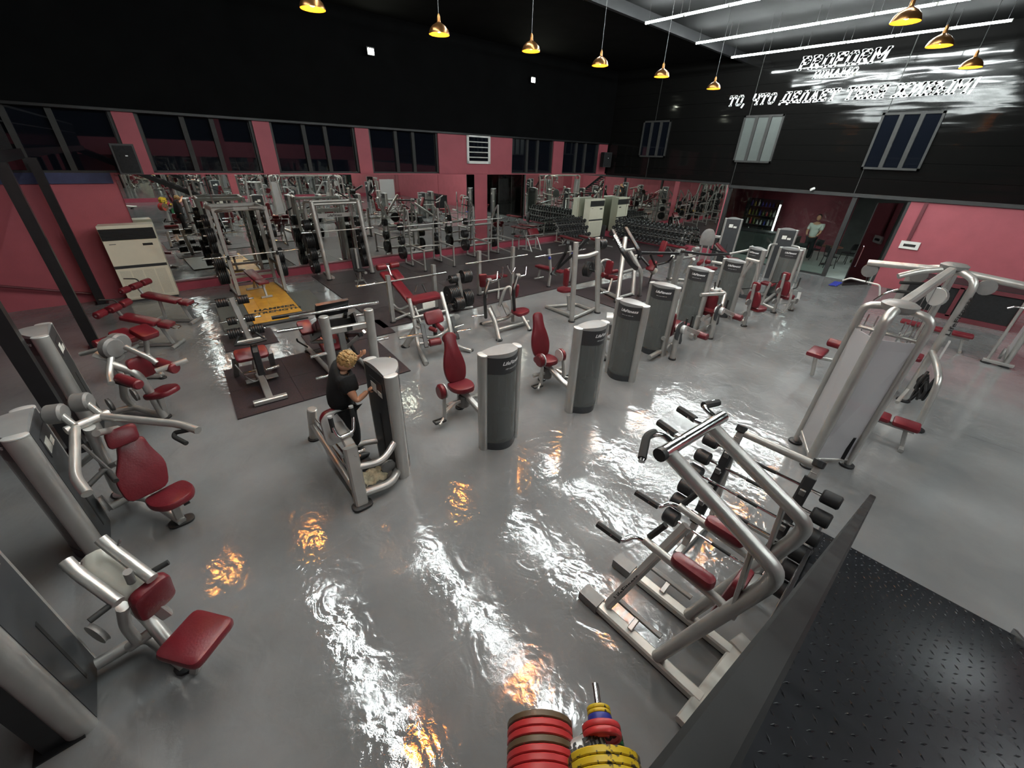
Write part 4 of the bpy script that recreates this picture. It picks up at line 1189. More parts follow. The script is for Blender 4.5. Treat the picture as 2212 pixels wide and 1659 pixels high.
tb(T, 'upright_handle', [Q7(420, 735, .98), Q7(455, 655, 1.12)], .02, 'grip', 0); tb(T, 'upright_handle', [Q7(690, 685, .98), Q7(600, 625, 1.12)], .02, 'grip', 0)
for a, c_ in (((420, 830, .62), (440, 985, .05)), ((720, 790, .62), (755, 920, .05))):
    br(T, 'support_leg', [Q7(*a), Q7(*c_)], .1, .08, 'cast_grey')
tb(T, 'support_tube', [Q7(420, 835, .6), Q7(720, 795, .6)], .045, 'cast_grey', 0)
tb(T, 'plate_peg', [Q7(500, 980, .35), Q7(605, 960, .35)], .035, 'chrome', 0); tb(T, 'plate_peg', [Q7(690, 940, .35), Q7(800, 910, .35)], .035, 'chrome', 0)
br(T, 'foot_plate', [Q7(520, 1050, .1), Q7(640, 1020, .1)], .16, .02, 'cast_grey'); br(T, 'foot_plate', [Q7(690, 1010, .1), Q7(790, 985, .1)], .16, .02, 'cast_grey')
tb(T, 'cable_loop', [Q7(425, 900, .5), Q7(510, 1000, .3), Q7(590, 1050, .2), Q7(640, 1020, .15)], .012, 'cast_grey', .08, 6)
br(T, 'link_post', [Q7(600, 950, .15), Q7(590, 820, .6)], .09, .07, 'silver')

# ================================================================ leg press
T = thing('leg_press', 'plate-loaded leg press with two stout grey posts and black sled', 'gym machine', (2.4, 7.9, .022))
pa, pb = V(2.02, 7.22, .02), V(2.80, 7.12, .02)
for p in (pa, pb):
    obj('post', M().cyl(p, p + V(.02, -.02, 1.42), .085, 16, .01), 'silver', T)
br(T, 'cross_beam', [pa + V(.02, 0, 1.12), pb + V(.02, 0, 1.12)], .08, .12, 'silver')
obj('name_plate', M().box((pa + pb) / 2 + V(.02, -.045, 1.12), (.1, .01, .07)), 'print_black', T)
top_ = V(2.52, 8.25, 1.30)
sl = obj('sled_plate', M().box(V(2.44, 7.95, 1.30), (.62, .06, .34), mat=Matrix.Rotation(.5, 3, 'X')), 'black_steel', T)
tb(T, 'sled_bar', [V(1.66, 7.98, 1.28), V(3.34, 7.83, 1.28)], .035, 'chrome', 0)
for x in (-.26, .26):
    br(T, 'guide_rail', [V(2.42 + x, 7.3, .9), V(2.48 + x, 9.1, .25)], .07, .08, 'black_steel')
    br(T, 'sled_arm', [V(2.42 + x, 7.95, 1.15), V(2.45 + x, 8.4, .6)], .07, .07, 'black_steel')
    tb(T, 'frame_tube', [V(2.42 + x * 1.3, 7.2, .1), V(2.46 + x * 1.3, 9.2, .1)], .05, 'silver', 0)
    foot(T, V(2.46 + x * 1.3, 9.15, .02), .08)
for k, z in enumerate((.95, .5)):
    for x, s in ((1.98, -1), (2.86, 1)):
        tb(T, 'storage_peg', [V(x, 7.2, z - .2), V(x + s * .3, 7.2 - s * .02, z - .2)], .033, 'chrome', 0)
tb(T, 'storage_peg', [V(1.9, 8.2, .95), V(1.45, 8.26, .95)], .033, 'chrome', 0); tb(T, 'storage_peg', [V(2.9, 8.1, 1.0), V(3.3, 8.06, 1.0)], .033, 'chrome', 0)
cushion(T, 'shoulder_pad', V(2.0, 8.45, .82), X1, V(0, .8, .6), .26, .32, .09); cushion(T, 'back_cushion', V(2.45, 8.75, .35), X1, V(0, .85, .5), .44, .7, .09)
br(T, 'brace', [V(2.75, 7.3, .95), V(2.4, 7.9, .35)], .07, .07, 'silver'); br(T, 'brace', [V(2.1, 7.3, .3), V(2.5, 8.2, .12)], .07, .07, 'silver')
tb(T, 'hand_lever', [V(2.0, 8.6, .35), V(1.85, 8.7, .5), V(1.82, 8.55, .6)], .018, 'grip', .05)
br(T, 'side_beam', [V(1.55, 8.95, 1.0), V(2.2, 8.9, 1.0)], .08, .06, 'black_steel')
for x in (-.34, .34):
    br(T, 'side_plate', [V(2.46 + x, 7.75, 1.05), V(2.48 + x, 8.75, .55)], .04, .3, 'black_steel')
    tb(T, 'shock', [V(2.44 + x * .6, 7.6, .35), V(2.46 + x * .6, 8.5, .75)], .035, 'black_steel', 0)
br(T, 'sled_cross', [V(2.1, 8.1, .95), V(2.82, 8.05, .95)], .1, .16, 'black_steel'); br(T, 'sled_cross', [V(2.1, 8.5, .7), V(2.85, 8.46, .7)], .1, .14, 'black_steel')
obj('tall_link', M().box(V(2.36, 7.45, .62), (.11, .06, .9)), 'cast_grey', T)

# ================================================================ Smith machine
T = thing('smith_machine', 'Smith machine with two leaning front posts and plates stored behind', 'gym machine', (5.5, 15.2, .022))
fl_, fr_, tl, tr = V(4.62, 14.68, .02), V(6.22, 14.72, .02), V(4.62, 15.02, 2.50), V(6.18, 15.04, 2.50)
for a, c in ((fl_, tl), (fr_, tr)):
    obj('front_post', M().cyl(a, c, .075, 14, .01), 'silver', T); foot(T, a + V(0, 0, 0), .1)
rl, rr = V(4.55, 15.62, .02), V(6.1, 15.6, .02)
for a in (rl, rr):
    br(T, 'rear_post', [a, V(a.x, a.y, 2.3)], .1, .09, 'silver')
for a, c in ((rl, tl), (rr, tr)):
    tb(T, 'roof_tube', [V(a.x, a.y, 2.25), V(a.x, a.y - .1, 2.48), c], .05, 'silver', .15)
tb(T, 'top_bar', [tl + V(.05, 0, -.08), tr + V(-.05, 0, -.08)], .045, 'silver', 0); tb(T, 'top_bar', [V(rl.x, 15.5, 2.46), V(rr.x, 15.5, 2.46)], .045, 'silver', 0)
nb = obj('name_beam', M().box(V(5.4, 15.35, 2.02), (1.5, .06, .13)), 'silver', T)
obj('lettering', placed(text_mesh('LifeFitness', .12, .3, .003, 0), V(5.4, 15.318, 2.02), X1, Z1), 'print_black', nb)
for x in (4.78, 5.98):
    obj('guide_rod', M().cyl((x, 15.2, .1), (x, 15.2, 2.42), .03, 10), 'chrome', T)
    br(T, 'base_beam', [(x, 14.75, .06), (x, 15.62, .06)], .1, .08, 'silver')
for z_, n_, r_ in ((1.75, 4, .17), (1.25, 5, .25), (.8, 4, .25), (.38, 4, .26)):
    for x, s, sd in ((4.62, -1, 'left'), (6.1, 1, 'right')):
        tb(T, 'peg', [(x, 15.45, z_), (x + s * .32, 15.45, z_)], .026, 'chrome', 0, 8)
        plates((x + s * .06, 15.45, z_), (s, 0, 0), [(r_, .05)] * n_, 'black iron plate on the %s %s peg of the Smith machine' % ({1.75: 'topmost', 1.25: 'upper', .8: 'lower', .38: 'lowest'}[z_], sd))
barbell((4.15, 15.16, 1.55), (6.66, 15.12, 1.55), 'barbell held between the Smith machine guide rods', sleeve=.5)

# dark bench standing on end beside the Smith machine
T = thing('exercise_bench', 'black upright-back bench on a chrome base beside the Smith machine', 'bench', (5.35, 13.8, .022))
cushion(T, 'back_cushion', V(5.40, 13.98, .75), V(-.98, .1, 0), V(0, .15, 1), .30, .78, .08, .06, 'black_rubber')
br(T, 'back_bar', [V(5.39, 13.90, .3), V(5.41, 13.97, 1.12)], .07, .05, 'grey_bench_steel')
for x in (-.1, .1):
    tb(T, 'base_rail', [V(5.38 + x, 13.95, .3), V(5.36 + x, 13.75, .08), V(5.22 + x * 1.6, 13.35, .06)], .026, 'chrome')
br(T, 'foot_bar', [V(5.0, 13.38, .045), V(5.6, 13.32, .045)], .07, .05, 'grey_bench_steel'); br(T, 'foot_bar', [V(5.22, 13.95, .045), V(5.55, 13.92, .045)], .07, .05, 'grey_bench_steel')
cushion(T, 'seat_cushion', V(5.36, 13.72, .42), V(1, 0, 0), V(0, 1, 0), .3, .26, .07, .05, 'black_rubber')
br(T, 'seat_post', [V(5.36, 13.74, .40), V(5.37, 13.86, .06)], .06, .06, 'grey_bench_steel')

# ================================================================ two squat racks along the mirrors
def squat_rack(x0, x1, ya, yb, label, bar_label, seed):
    T = thing('squat_rack', label, 'squat rack', ((x0 + x1) / 2, 14.6, .022), 0, 'squat racks along the mirrors')
    rnd = random.Random(seed); m = 'grey_bench_steel'
    for x, s, sd in ((x0, -1, 'left'), (x1, 1, 'right')):
        br(T, 'upright', [(x, ya, .05), (x, ya + .04, .95), (x, ya + .06, 2.1)], .07, .07, m)
        tb(T, 'arched_post', [(x - s * .0, ya + .55, .05), (x, ya + .5, 1.3), (x, ya + .4, 1.75), (x, ya + .06, 2.08)], .04, m, .3)
        br(T, 'front_leg', [(x - .02, yb, .05), (x - .02, yb + .02, .80)], .06, .06, m)
        br(T, 'spotter_arm', [(x, ya, .82), (x - .02, yb - .02, .80)], .06, .07, m); br(T, 'low_rail', [(x, ya, .28), (x - .02, yb, .22)], .05, .05, m)
        br(T, 'base_rail', [(x, ya, .06), (x, ya + .58, .06)], .06, .06, m)
        for f_ in ((x, ya), (x - .02, yb)):
            foot(T, (f_[0], f_[1], .02), .075)
        for k in range(5):
            br(T, 'bar_hook', [(x, ya - .02, 1.05 + k * .16), (x, ya - .1, 1.04 + k * .16)], .04, .03, 'cast_grey')
        for z_, n_, r_ in ((1.45, 3, .14), (.95, 4, .17), (.48, 4, .25)):
            tb(T, 'peg', [(x, ya + .5, z_), (x + s * .3, ya + .5, z_)], .024, 'chrome', 0, 8)
            plates((x + s * .05, ya + .5, z_), (s, 0, 0), [(r_, .05)] * rnd.choice((n_, n_, n_ - 1)), 'black iron plate on the %s %s peg of the %s squat rack' % (sd, {1.45: 'top', .95: 'middle', .48: 'bottom'}[z_], 'left-hand' if x0 < 9 else 'right-hand'))
    for z in (.42, 1.28):
        tb(T, 'cross_tube', [(x0, ya + .52, z), (x1, ya + .52, z)], .05, m, 0)
    tb(T, 'front_cross', [(x0, ya + .02, .70), ((x0 + x1) / 2, ya - .0, .74), (x1, ya + .02, .70)], .035, m)
    barbell(((x0 + x1) / 2 - 1.25, ya - .06, 1.56), ((x0 + x1) / 2 + 1.25, ya - .06, 1.56), bar_label)


squat_rack(7.98, 9.32, 14.84, 13.84, 'silver squat rack left of the other one, facing away from the mirrors', 'barbell racked high on the left-hand squat rack', 3)
squat_rack(11.05, 12.42, 14.80, 13.78, 'silver squat rack between the left-hand rack and the preacher bench', 'barbell racked high on the right-hand squat rack', 5)

# ================================================================ decline bench with leg rolls, plate tree, flat benches
T = thing('decline_bench', 'red decline bench with split head cushion and ankle rolls under a barbell', 'bench', (5.0, 9.8, .022))
m = 'grey_bench_steel'
pl, pr = V(4.46, 9.66, .02), V(6.0, 9.98, .02)
obj('upright', M().bx((pl.x - .05, pl.y - .05, .02), (pl.x + .05, pl.y + .05, 1.28)), m, T); obj('upright', M().bx((pr.x - .05, pr.y - .05, .02), (pr.x + .05, pr.y + .05, 1.28)), m, T)
a, c = V(4.93, 10.35, .98), V(5.0, 9.35, .45)
ay = (a - c).normalized(); ax = V(1, .07, 0).normalized()
n_ = ax.cross(ay)
cushion(T, 'body_cushion', c.lerp(a, .45) - n_ * .04, ax, ay, .30, .92, .08)
for s in (-1, 1):
    cushion(T, 'head_cushion', a + ay * .06 + ax * (.155 * s) - n_ * .02, ax, ay, .26, .42, .09, .06)
    roller(T, 'ankle_roll', a + ay * .32 + ax * (.06 * s) + n_ * .16, a + ay * .32 + ax * (.33 * s) + n_ * .16, .08)
    foot(T, (pl if s < 0 else pr), .085)
tb(T, 'roll_axle', [a + ay * .32 - ax * .32 + n_ * .16, a + ay * .32 + ax * .32 + n_ * .16], .02, 'chrome', 0); tb(T, 'roll_post', [a + ay * .1, a + ay * .32 + n_ * .16], .03, 'chrome', 0)
br(T, 'spine', [c - n_ * .08, a - n_ * .08], .07, .08, m)
br(T, 'front_leg', [c - n_ * .08, V(5.02, 9.2, .04)], .06, .06, m); br(T, 'rear_leg', [a - n_ * .1, V(4.95, 10.6, .04)], .06, .06, m)
br(T, 'base_tube', [V(5.02, 9.2, .05), V(4.95, 10.6, .05)], .07, .06, m); br(T, 'cross_base', [pl + V(0, 0, .06), V(5.0, 9.85, .08), pr + V(0, 0, .06)], .07, .06, m, .1)
tb(T, 'side_tube', [pl + V(0, .05, .55), V(4.7, 9.7, .3), V(5.0, 9.75, .35)], .035, m)
barbell((3.66, 9.68, 1.12), (6.16, 9.60, 1.12), 'barbell lying across the red decline bench')

T = thing('plate_tree', 'grey A-frame plate tree with stacks of black plates by the red decline bench', 'plate rack', (6.45, 9.45, .022))
ba, tp = V(6.60, 9.42, .04), V(6.50, 9.52, 1.05)
br(T, 'post', [ba, tp], .11, .07, m); br(T, 'foot_bar', [ba + V(-.4, .1, .02), ba + V(.25, -.1, .02)], .08, .06, m); br(T, 'rear_strut', [tp - V(0, 0, .25), V(6.15, 9.75, .04)], .08, .06, 'black_steel')
for z_, s, n_, r_, nm in ((.95, 1, 5, .19, 'upper right'), (.93, -1, 4, .12, 'upper left'), (.5, -1, 6, .25, 'middle left'), (.32, 1, 5, .25, 'lower right'), (.3, -1, 5, .19, 'lower left')):
    yy = 9.5 if nm != 'lower left' else 9.25
    tb(T, 'peg', [V(6.53 + s * .03, yy, z_), V(6.53 + s * .42, yy - .03 * s, z_)], .026, 'chrome', 0, 8)
    plates(V(6.53 + s * .09, yy, z_), (s, -.07 * s, 0), [(r_, .05)] * n_, 'black iron plate on the %s peg of the A-frame plate tree' % nm)

T = thing('olympic_bench', 'red bench between tall pale posts with a bare barbell, behind the plate tree', 'bench', (8.2, 10.3, .022))
for x, y in ((7.80, 10.22), (9.14, 10.14)):
    obj('upright', M().bx((x - .05, y - .05, .02), (x + .05, y + .05, 1.42)), m, T); foot(T, (x, y, .02), .08)
br(T, 'cross_base', [(7.80, 10.22, .08), (9.14, 10.14, .08)], .07, .07, m)
cushion(T, 'back_cushion', V(7.66, 9.85, .62), V(.9, -.35, 0), V(-.3, -.3, .9), .26, .5, .07); cushion(T, 'body_cushion', V(8.55, 10.28, .46), V(0, 1, 0), V(-1, .1, 0), .28, .75, .08)
br(T, 'spine', [V(7.75, 9.95, .4), V(8.9, 10.3, .42)], .06, .06, m); br(T, 'leg', [V(7.9, 10.0, .4), V(7.75, 9.8, .03)], .06, .06, m); br(T, 'leg', [V(8.6, 10.25, .42), V(8.62, 10.2, .03)], .06, .06, m)
tb(T, 'v_handle', [V(8.25, 9.75, .72), V(8.45, 9.85, .55), V(8.5, 9.9, .9)], .024, 'chrome', .05); tb(T, 'v_handle', [V(8.62, 9.82, .95), V(8.85, 9.85, .6), V(9.05, 9.9, .8)], .024, 'chrome', .05)
br(T, 'low_rail', [V(8.0, 9.5, .06), V(8.6, 10.2, .06)], .06, .06, m)
barbell((7.22, 10.17, 1.10), (9.74, 10.08, 1.10), 'bare barbell on the bench between tall pale posts')

T = thing('olympic_bench', 'red flat bench with barbell uprights right of the tall pale posts', 'bench', (10.8, 10.0, .022))
cushion(T, 'body_cushion', V(10.9, 10.05, .44), V(1, .08, 0), V(-.08, 1, 0), .3, 1.25, .08)
br(T, 'spine', [V(10.9, 9.5, .4), V(10.85, 10.6, .4)], .07, .07, m); br(T, 'leg', [V(10.86, 10.5, .4), V(10.84, 10.55, .03)], .07, .07, m); br(T, 'foot_bar', [V(10.62, 10.55, .045), V(11.08, 10.53, .045)], .07, .05, m)
for x in (10.35, 11.42):
    br(T, 'upright', [(x, 9.55, .03), (x, 9.50, .6), (x, 9.66, 1.3)], .08, .08, m); foot(T, (x, 9.55, .02), .08)
    br(T, 'strut', [(x, 9.52, .55), (10.9, 9.75, .3)], .05, .05, m)
barbell((9.66, 9.60, 1.12), (12.15, 9.52, 1.12), 'barbell on the red flat bench right of the tall pale posts')
for x in (10.30, 11.47):
    o = obj('barbell_clip', M().cyl((x - .03, 9.55, 1.02), (x + .03, 9.55, 1.02), .05, 10, .01), 'plate_blue'); tag(o, 'small blue clip hanging at the %s upright of the flat bench' % ('left' if x < 11 else 'right'), 'clip', 'blue barbell clips')

# ================================================================ preacher bench, loose benches, dumbbells
T = thing('preacher_bench', 'red preacher curl bench with a curl bar near the mirrored ledge', 'bench', (14.3, 14.3, .022))
cushion(T, 'arm_cushion', V(14.35, 14.55, .82), X1, V(0, .6, .8), .62, .34, .1, .05); cushion(T, 'seat', V(13.75, 14.9, .62), V(0, 1, 0), V(-1, 0, 0), .3, .34, .08)
for x in (13.98, 14.62):
    br(T, 'upright', [V(x, 14.55, .05), V(x, 14.6, .85)], .06, .06, m); br(T, 'base_rail', [V(x, 14.8, .05), V(x, 14.15, .05)], .06, .06, m); br(T, 'strut', [V(x, 14.18, .05), V(x, 14.5, .6)], .05, .05, m)
br(T, 'cross', [V(13.98, 14.58, .5), V(14.62, 14.58, .5)], .05, .05, m); br(T, 'seat_post', [V(13.8, 14.9, .62), V(13.8, 14.9, .04)], .06, .06, m); br(T, 'seat_beam', [V(13.8, 14.9, .2), V(14.1, 14.6, .2)], .06, .06, m)
barbell((13.35, 14.40, .74), (15.2, 14.36, .74), 'short curl bar on the preacher bench', sleeve=.3)

for p, yw, bk, lb in (((16.4, 13.85, .022), -.03, .04, 'red flat bench in front of the dumbbell rack beside the far air conditioner'), ((17.35, 13.4, .022), -.1, .03, 'red bench with dark seat pad right of the other one by the dumbbell rack'), ((19.25, 9.75, .022), 0.0, .03, 'red flat bench beside the long dumbbell rack on the right wall')):
    adjustable_bench(p, yw, lb, bk, L=1.35)
T = thing('exercise_bench', 'small black upright bench standing before the far air conditioner', 'bench', (17.9, 12.95, .022))
cushion(T, 'back_cushion', V(17.75, 12.95, .85), V(0, 1, 0), V(.12, 0, 1), .26, .55, .07, .05, 'black_rubber'); tb(T, 'post', [V(17.8, 12.95, .95), V(17.78, 12.95, .2), V(18.1, 12.95, .05), V(18.35, 12.95, .05)], .035, m)
br(T, 'foot_bar', [V(18.35, 12.65, .05), V(18.35, 13.25, .05)], .06, .05, m)


def dumbbell(mw, r, L, label, group):
    T = bpy.data.objects.new('dumbbell', None); COL.objects.link(T); T.empty_display_size = .05
    lm = mw.copy(); lm.translation = lm.translation * U; T.matrix_world = lm; WM[T] = mw.copy(); tag(T, label, 'dumbbell', group)
    k = 'db%.3f' % r
    inst('handle', k + 'h', lambda: M().tube([V(0, -L / 2, 0), V(0, L / 2, 0)], .018, 6), 'chrome', T)
    for s in (-1, 1):
        inst('head', k + 'e%d' % s, lambda: M().lathe([(0, r * .8), (.02, r), (.10, r), (.12, r * .85), (.121, r * .5)] if s > 0 else [(-.121, r * .5), (-.12, r * .85), (-.10, r), (-.02, r), (0, r * .8)], p=(0, s * .085, 0), axis=(0, 1, 0), n=12), 'black_rubber', T)
        inst('end_disc', k + 'd%d' % s, lambda: M().lathe([(0, r * .5), (.004, r * .5)], p=(0, s * .085 + s * .121 - (.0 if s > 0 else .004), 0), axis=(0, 1, 0), n=12), 'plate_face', T)
    return T


def dumbbell_rack(origin, along, out, L, ncol, label, where):
    """three sloping tiers; dumbbells lie across the tiers pointing outwards"""
    o_, al, ou = V(origin), V(along).normalized(), V(out).normalized()
    T = thing('dumbbell_rack', label, 'dumbbell rack', tuple(o_ + al * L / 2), 0, 'dumbbell racks')
    tiers = [(.05, .98), (.26, .66), (.47, .34)]
    for tname, (d, z) in zip(('top', 'middle', 'bottom'), tiers):
        for e in (-.09, .09):
            br(T, 'rail', [o_ + ou * (d + e) + Z1 * (z - .09 - e * .35), o_ + al * L + ou * (d + e) + Z1 * (z - .09 - e * .35)], .04, .05, 'cast_grey')
        ax_ = (ou - Z1 * .35).normalized()
        for k in range(ncol):
            r = .062 + .034 * (k / max(1, ncol - 1)) if tname != 'bottom' else .10
            dumbbell(mtx(o_ + al * (L * (k + .5) / ncol) + ou * d + Z1 * (z + .035), y=ax_, x=al), r, .2, 'black rubber dumbbell on the %s tier of the %s' % (tname, where), 'dumbbells on the %s' % where)
    for f_ in (.08, .92):
        p = o_ + al * L * f_
        br(T, 'side_frame', [p + Z1 * .9, p + ou * .5 + Z1 * .22], .06, .08, 'silver'); br(T, 'leg', [p + ou * .1 + Z1 * .8, p + ou * .12 + Z1 * .03], .06, .06, 'silver')
        br(T, 'foot_bar', [p + Z1 * .035, p + ou * .62 + Z1 * .035], .07, .05, 'silver'); br(T, 'front_leg', [p + ou * .48 + Z1 * .24, p + ou * .58 + Z1 * .04], .05, .05, 'silver')
    return T


dumbbell_rack((16.75, 15.42, .022), (1, -.026, 0), (0, -1, 0), 2.35, 11, 'three-tier dumbbell rack against the back mirror left of the far air conditioner', 'rack by the back mirror')
dumbbell_rack((20.75, 9.75, .022), (0, 1, 0), (-1, 0, 0), 4.5, 19, 'long three-tier dumbbell rack against the right-hand mirror', 'long rack by the right mirror')
# ================================================================ plate-loaded machines in the middle of the hall
m = 'grey_bench_steel'
# kneeling leg curl with the big red thigh cushion
T = thing('kneeling_leg_curl', 'plate-loaded leg curl with big red thigh cushion and two red shin rolls', 'gym machine', (4.5, 7.8, 0))
cushion(T, 'thigh_cushion', (Q8(360, 430, .95) + Q8(600, 370, .95)) / 2 + V(0, .12, -.1), V(1, -.02, 0), V(0, 1, .1), .85, .36, .1, .06)
cushion(T, 'chest_cushion', Q8(545, 575, .82) + V(.0, .06, -.02), V(1, -.02, 0), V(0, .45, .9), .44, .3, .1, .07)
for u0, v0, u1, v1 in ((500, 795, 600, 775), (625, 765, 720, 735)):
    roller(T, 'shin_roll', Q8(u0, v0, .36), Q8(u1, v1, .36), .085)
roller(T, 'elbow_roll', Q8(505, 665, .62), Q8(565, 690, .6), .05); roller(T, 'elbow_roll', Q8(565, 630, .66), Q8(615, 680, .62), .055)
for a, b_, c in (((330, 415, 1.08), (385, 650, .5), (475, 970, .05)), ((605, 365, 1.08), (680, 640, .5), (860, 860, .05))):
    tb(T, 'side_frame', [Q8(*a), Q8(*b_), Q8(b_[0] + 20, b_[1] + 170, .12), Q8(*c)], .05, m, .25)
    foot(T, Q8(c[0], c[1], 0), .06)
for a, c in (((400, 650, .5), (300, 820, .03)), ((700, 590, .5), (740, 570, .2))):
    obj('rear_leg', M().cyl(Q8(*a), Q8(*c), .075, 12), 'silver', T)
foot(T, Q8(300, 825, 0), .1)
tb(T, 'cross_tube', [Q8(360, 580, .78), Q8(640, 520, .78)], .035, m, 0); tb(T, 'lower_cross', [Q8(420, 800, .36), Q8(500, 790, .36)], .035, m, 0); tb(T, 'seat_loop', [Q8(420, 740, .4), Q8(540, 750, .4), Q8(660, 690, .4), Q8(680, 620, .45)], .035, m, .2)
for u, v, u2, v2 in ((440, 630, 480, 830), (700, 570, 745, 760)):
    br(T, 'lever_plate', [Q8(u, v, .7), Q8(u2, v2, .3)], .09, .05, 'black_steel')
tb(T, 'plate_peg', [Q8(440, 720, .55), Q8(245, 755, .55)], .03, 'chrome', 0); tb(T, 'plate_peg', [Q8(740, 700, .5), Q8(860, 675, .5)], .03, 'chrome', 0); tb(T, 'plate_peg', [Q8(720, 660, .6), Q8(790, 640, .6)], .025, 'chrome', 0)
br(T, 'chest_post', [Q8(540, 600, .7), Q8(560, 760, .2)], .08, .08, 'black_steel')
tb(T, 'grip_post', [Q8(380, 365, .95), Q8(400, 300, 1.1)], .02, 'grip', 0); tb(T, 'grip_post', [Q8(475, 360, .95), Q8(445, 295, 1.1)], .02, 'grip', 0)
obj('information_sign', M().box(Q8(500, 470, .78) + V(0, .0, 0), (.34, .02, .15)), 'paper', T)

# iso row with black lever arms and two foot plates
T = thing('row_machine', 'plate-loaded row with black lever arms, foot plates and small red seat', 'gym machine', (6.7, 7.5, 0))
shaped(T, 'seat', SEAT, Q8(1280, 495, .5) - V(0, 0, .06), V(.1, 1, 0), V(1, -.1, .1), .09)
cushion(T, 'chest_pad', Q8(1240, 345, .95) + V(.03, 0, 0), V(0, -1, 0), V(.1, 0, 1), .2, .36, .09, .06)
for u, v in ((1010, 265), (1255, 225)):
    obj('lever_head', M().cyl(Q8(u - 15, v, 1.32), Q8(u + 20, v - 4, 1.32), .07, 12, .01), 'cast_grey', T)
    tb(T, 'lever_arm', [Q8(u, v, 1.32), Q8(u - 35, v + 120, 1.1), Q8(u - 25, v + 310, .35)], .045, 'black_steel', .2)
    tb(T, 'pull_handle', [Q8(u, v + 5, 1.3), Q8(u + 70, v - 10, 1.28), Q8(u + 75, v - 80, 1.45)], .022, 'chrome', .06)
tb(T, 'arch', [Q8(1100, 480, .5), Q8(1150, 330, .95), Q8(1190, 310, 1.0), Q8(1215, 420, .7), Q8(1215, 610, .05)], .045, m, .15)
tb(T, 'seat_tube', [Q8(1280, 540, .4), Q8(1360, 680, .04)], .045, m); tb(T, 'main_tube', [Q8(1010, 500, .55), Q8(1060, 600, .3), Q8(1100, 770, .04)], .055, m)
tb(T, 'cross_tube', [Q8(1090, 680, .1), Q8(1350, 610, .1)], .045, m, 0); tb(T, 'rear_loop', [Q8(960, 630, .05), Q8(1000, 620, .1), Q8(1150, 590, .15), Q8(1220, 540, .35)], .045, m, .15)
for u, v in ((1070, 520), (1160, 500)):
    obj('foot_plate', M().box(Q8(u, v, .45), (.16, .03, .34), mat=Matrix.Rotation(-.7, 3, 'X')), 'cast_grey', T)
tb(T, 'plate_peg', [Q8(985, 555, .35), Q8(865, 568, .35)], .026, 'chrome', 0)
foot(T, Q8(1100, 772, 0), .085); foot(T, Q8(960, 632, 0), .09); foot(T, Q8(1360, 685, 0), .06)

# tall frame: lat pulldown
T = thing('lat_pulldown', 'tall two-post plate-loaded pulldown frame with a stack of plates on top', 'gym machine', (9.0, 7.3, 0))
for a, c in ((V(8.43, 6.80, .02), V(8.45, 6.95, 2.12)), (V(9.62, 6.82, .02), V(9.36, 6.97, 2.15))):
    obj('upright', M().cyl(a, c, .07, 12, .008), 'silver', T); foot(T, V(a.x, a.y, 0), .1)
tb(T, 'cross_beam', [V(8.44, 6.92, 1.74), V(8.9, 6.9, 1.72), V(9.42, 6.94, 1.76)], .06, 'silver')
tb(T, 'base_tube', [QR(130, 670, .05), QR(330, 745, .06), V(8.43, 6.85, .05)], .05, m); tb(T, 'curved_base', [V(8.5, 6.85, .06), QR(410, 715, .08), QR(480, 685, .1), V(9.6, 6.85, .06)], .05, m, .2); tb(T, 'rear_base', [QR(130, 670, .05), QR(350, 655, .05), V(9.55, 6.95, .05)], .045, m, .1)
br(T, 'lever_arm', [V(8.55, 7.3, 2.05), QR(270, 290, 1.6), QR(200, 400, 1.15), QR(170, 440, 1.05)], .08, .07, 'black_steel', .2)
br(T, 'lever_arm', [V(9.3, 7.2, 2.1), V(9.15, 7.6, 1.6), V(9.0, 8.0, 1.15)], .08, .07, 'black_steel', .2)
shaped(T, 'seat', SEAT, QR(265, 560, .55), V(0, 1, 0), V(-1, 0, 0), .09); obj('seat_post', M().cyl(QR(295, 690, .02), QR(290, 590, .5), .05, 10), m, T)
tb(T, 'peg', [V(9.36, 7.0, 1.95), V(9.75, 6.95, 1.95)], .03, 'chrome', 0)
plates(V(9.46, 7.0, 1.95), (1, -.1, 0), [(.14, .045)] * 5, 'black plate on the top peg of the tall pulldown frame')
tb(T, 'peg', [V(9.6, 6.8, .6), V(9.95, 6.75, .6)], .026, 'chrome', 0)
cushion(T, 'chest_pad', V(8.95, 7.55, 1.0), V(-.2, -1, 0), V(0, 0, 1), .2, .5, .08, .05)

# plate-loaded seated leg machine between the tall frame and the big press
T = thing('seated_leg_press', 'low black plate-loaded machine with red seat and back behind the tall frame', 'gym machine', (11.5, 8.3, .022))
cushion(T, 'back_cushion', QR(590, 390, .95), V(0, -1, 0), V(.1, 0, 1), .26, .42, .1, .06); shaped(T, 'seat', SEAT, QR(605, 455, .46), V(0, 1, 0), V(1, 0, 0), .09)
roller(T, 'thigh_roll', QR(590, 425, .66), QR(640, 415, .66), .07); roller(T, 'thigh_roll', QR(535, 445, .6), QR(570, 440, .6), .09)
tb(T, 'arch', [QR(520, 440, .6), QR(525, 345, 1.05), QR(560, 335, 1.08), QR(590, 345, 1.02)], .045, m, .12); tb(T, 'base_tube', [QR(520, 545, .06), QR(640, 600, .06)], .05, m, 0); br(T, 'seat_post', [QR(605, 470, .44), QR(580, 560, .05)], .07, .07, m); br(T, 'rear_post', [QR(525, 440, .6), QR(520, 545, .05)], .07, .07, m)
for k, (u, v) in enumerate(((440, 400), (480, 360))):
    tb(T, 'plate_arm', [QR(u + 60, v + 30, .7), QR(u - 10, v, .7)], .03, 'chrome', 0)
    plates(QR(u + 10, v + 5, .7), (-.3, .95, 0), [(.26, .05)] * (4 - k), 'large black plate on the %s arm of the low black leg machine' % ('nearer', 'farther')[k])
br(T, 'link', [QR(500, 300, 1.2), QR(560, 440, .5)], .07, .05, 'silver')

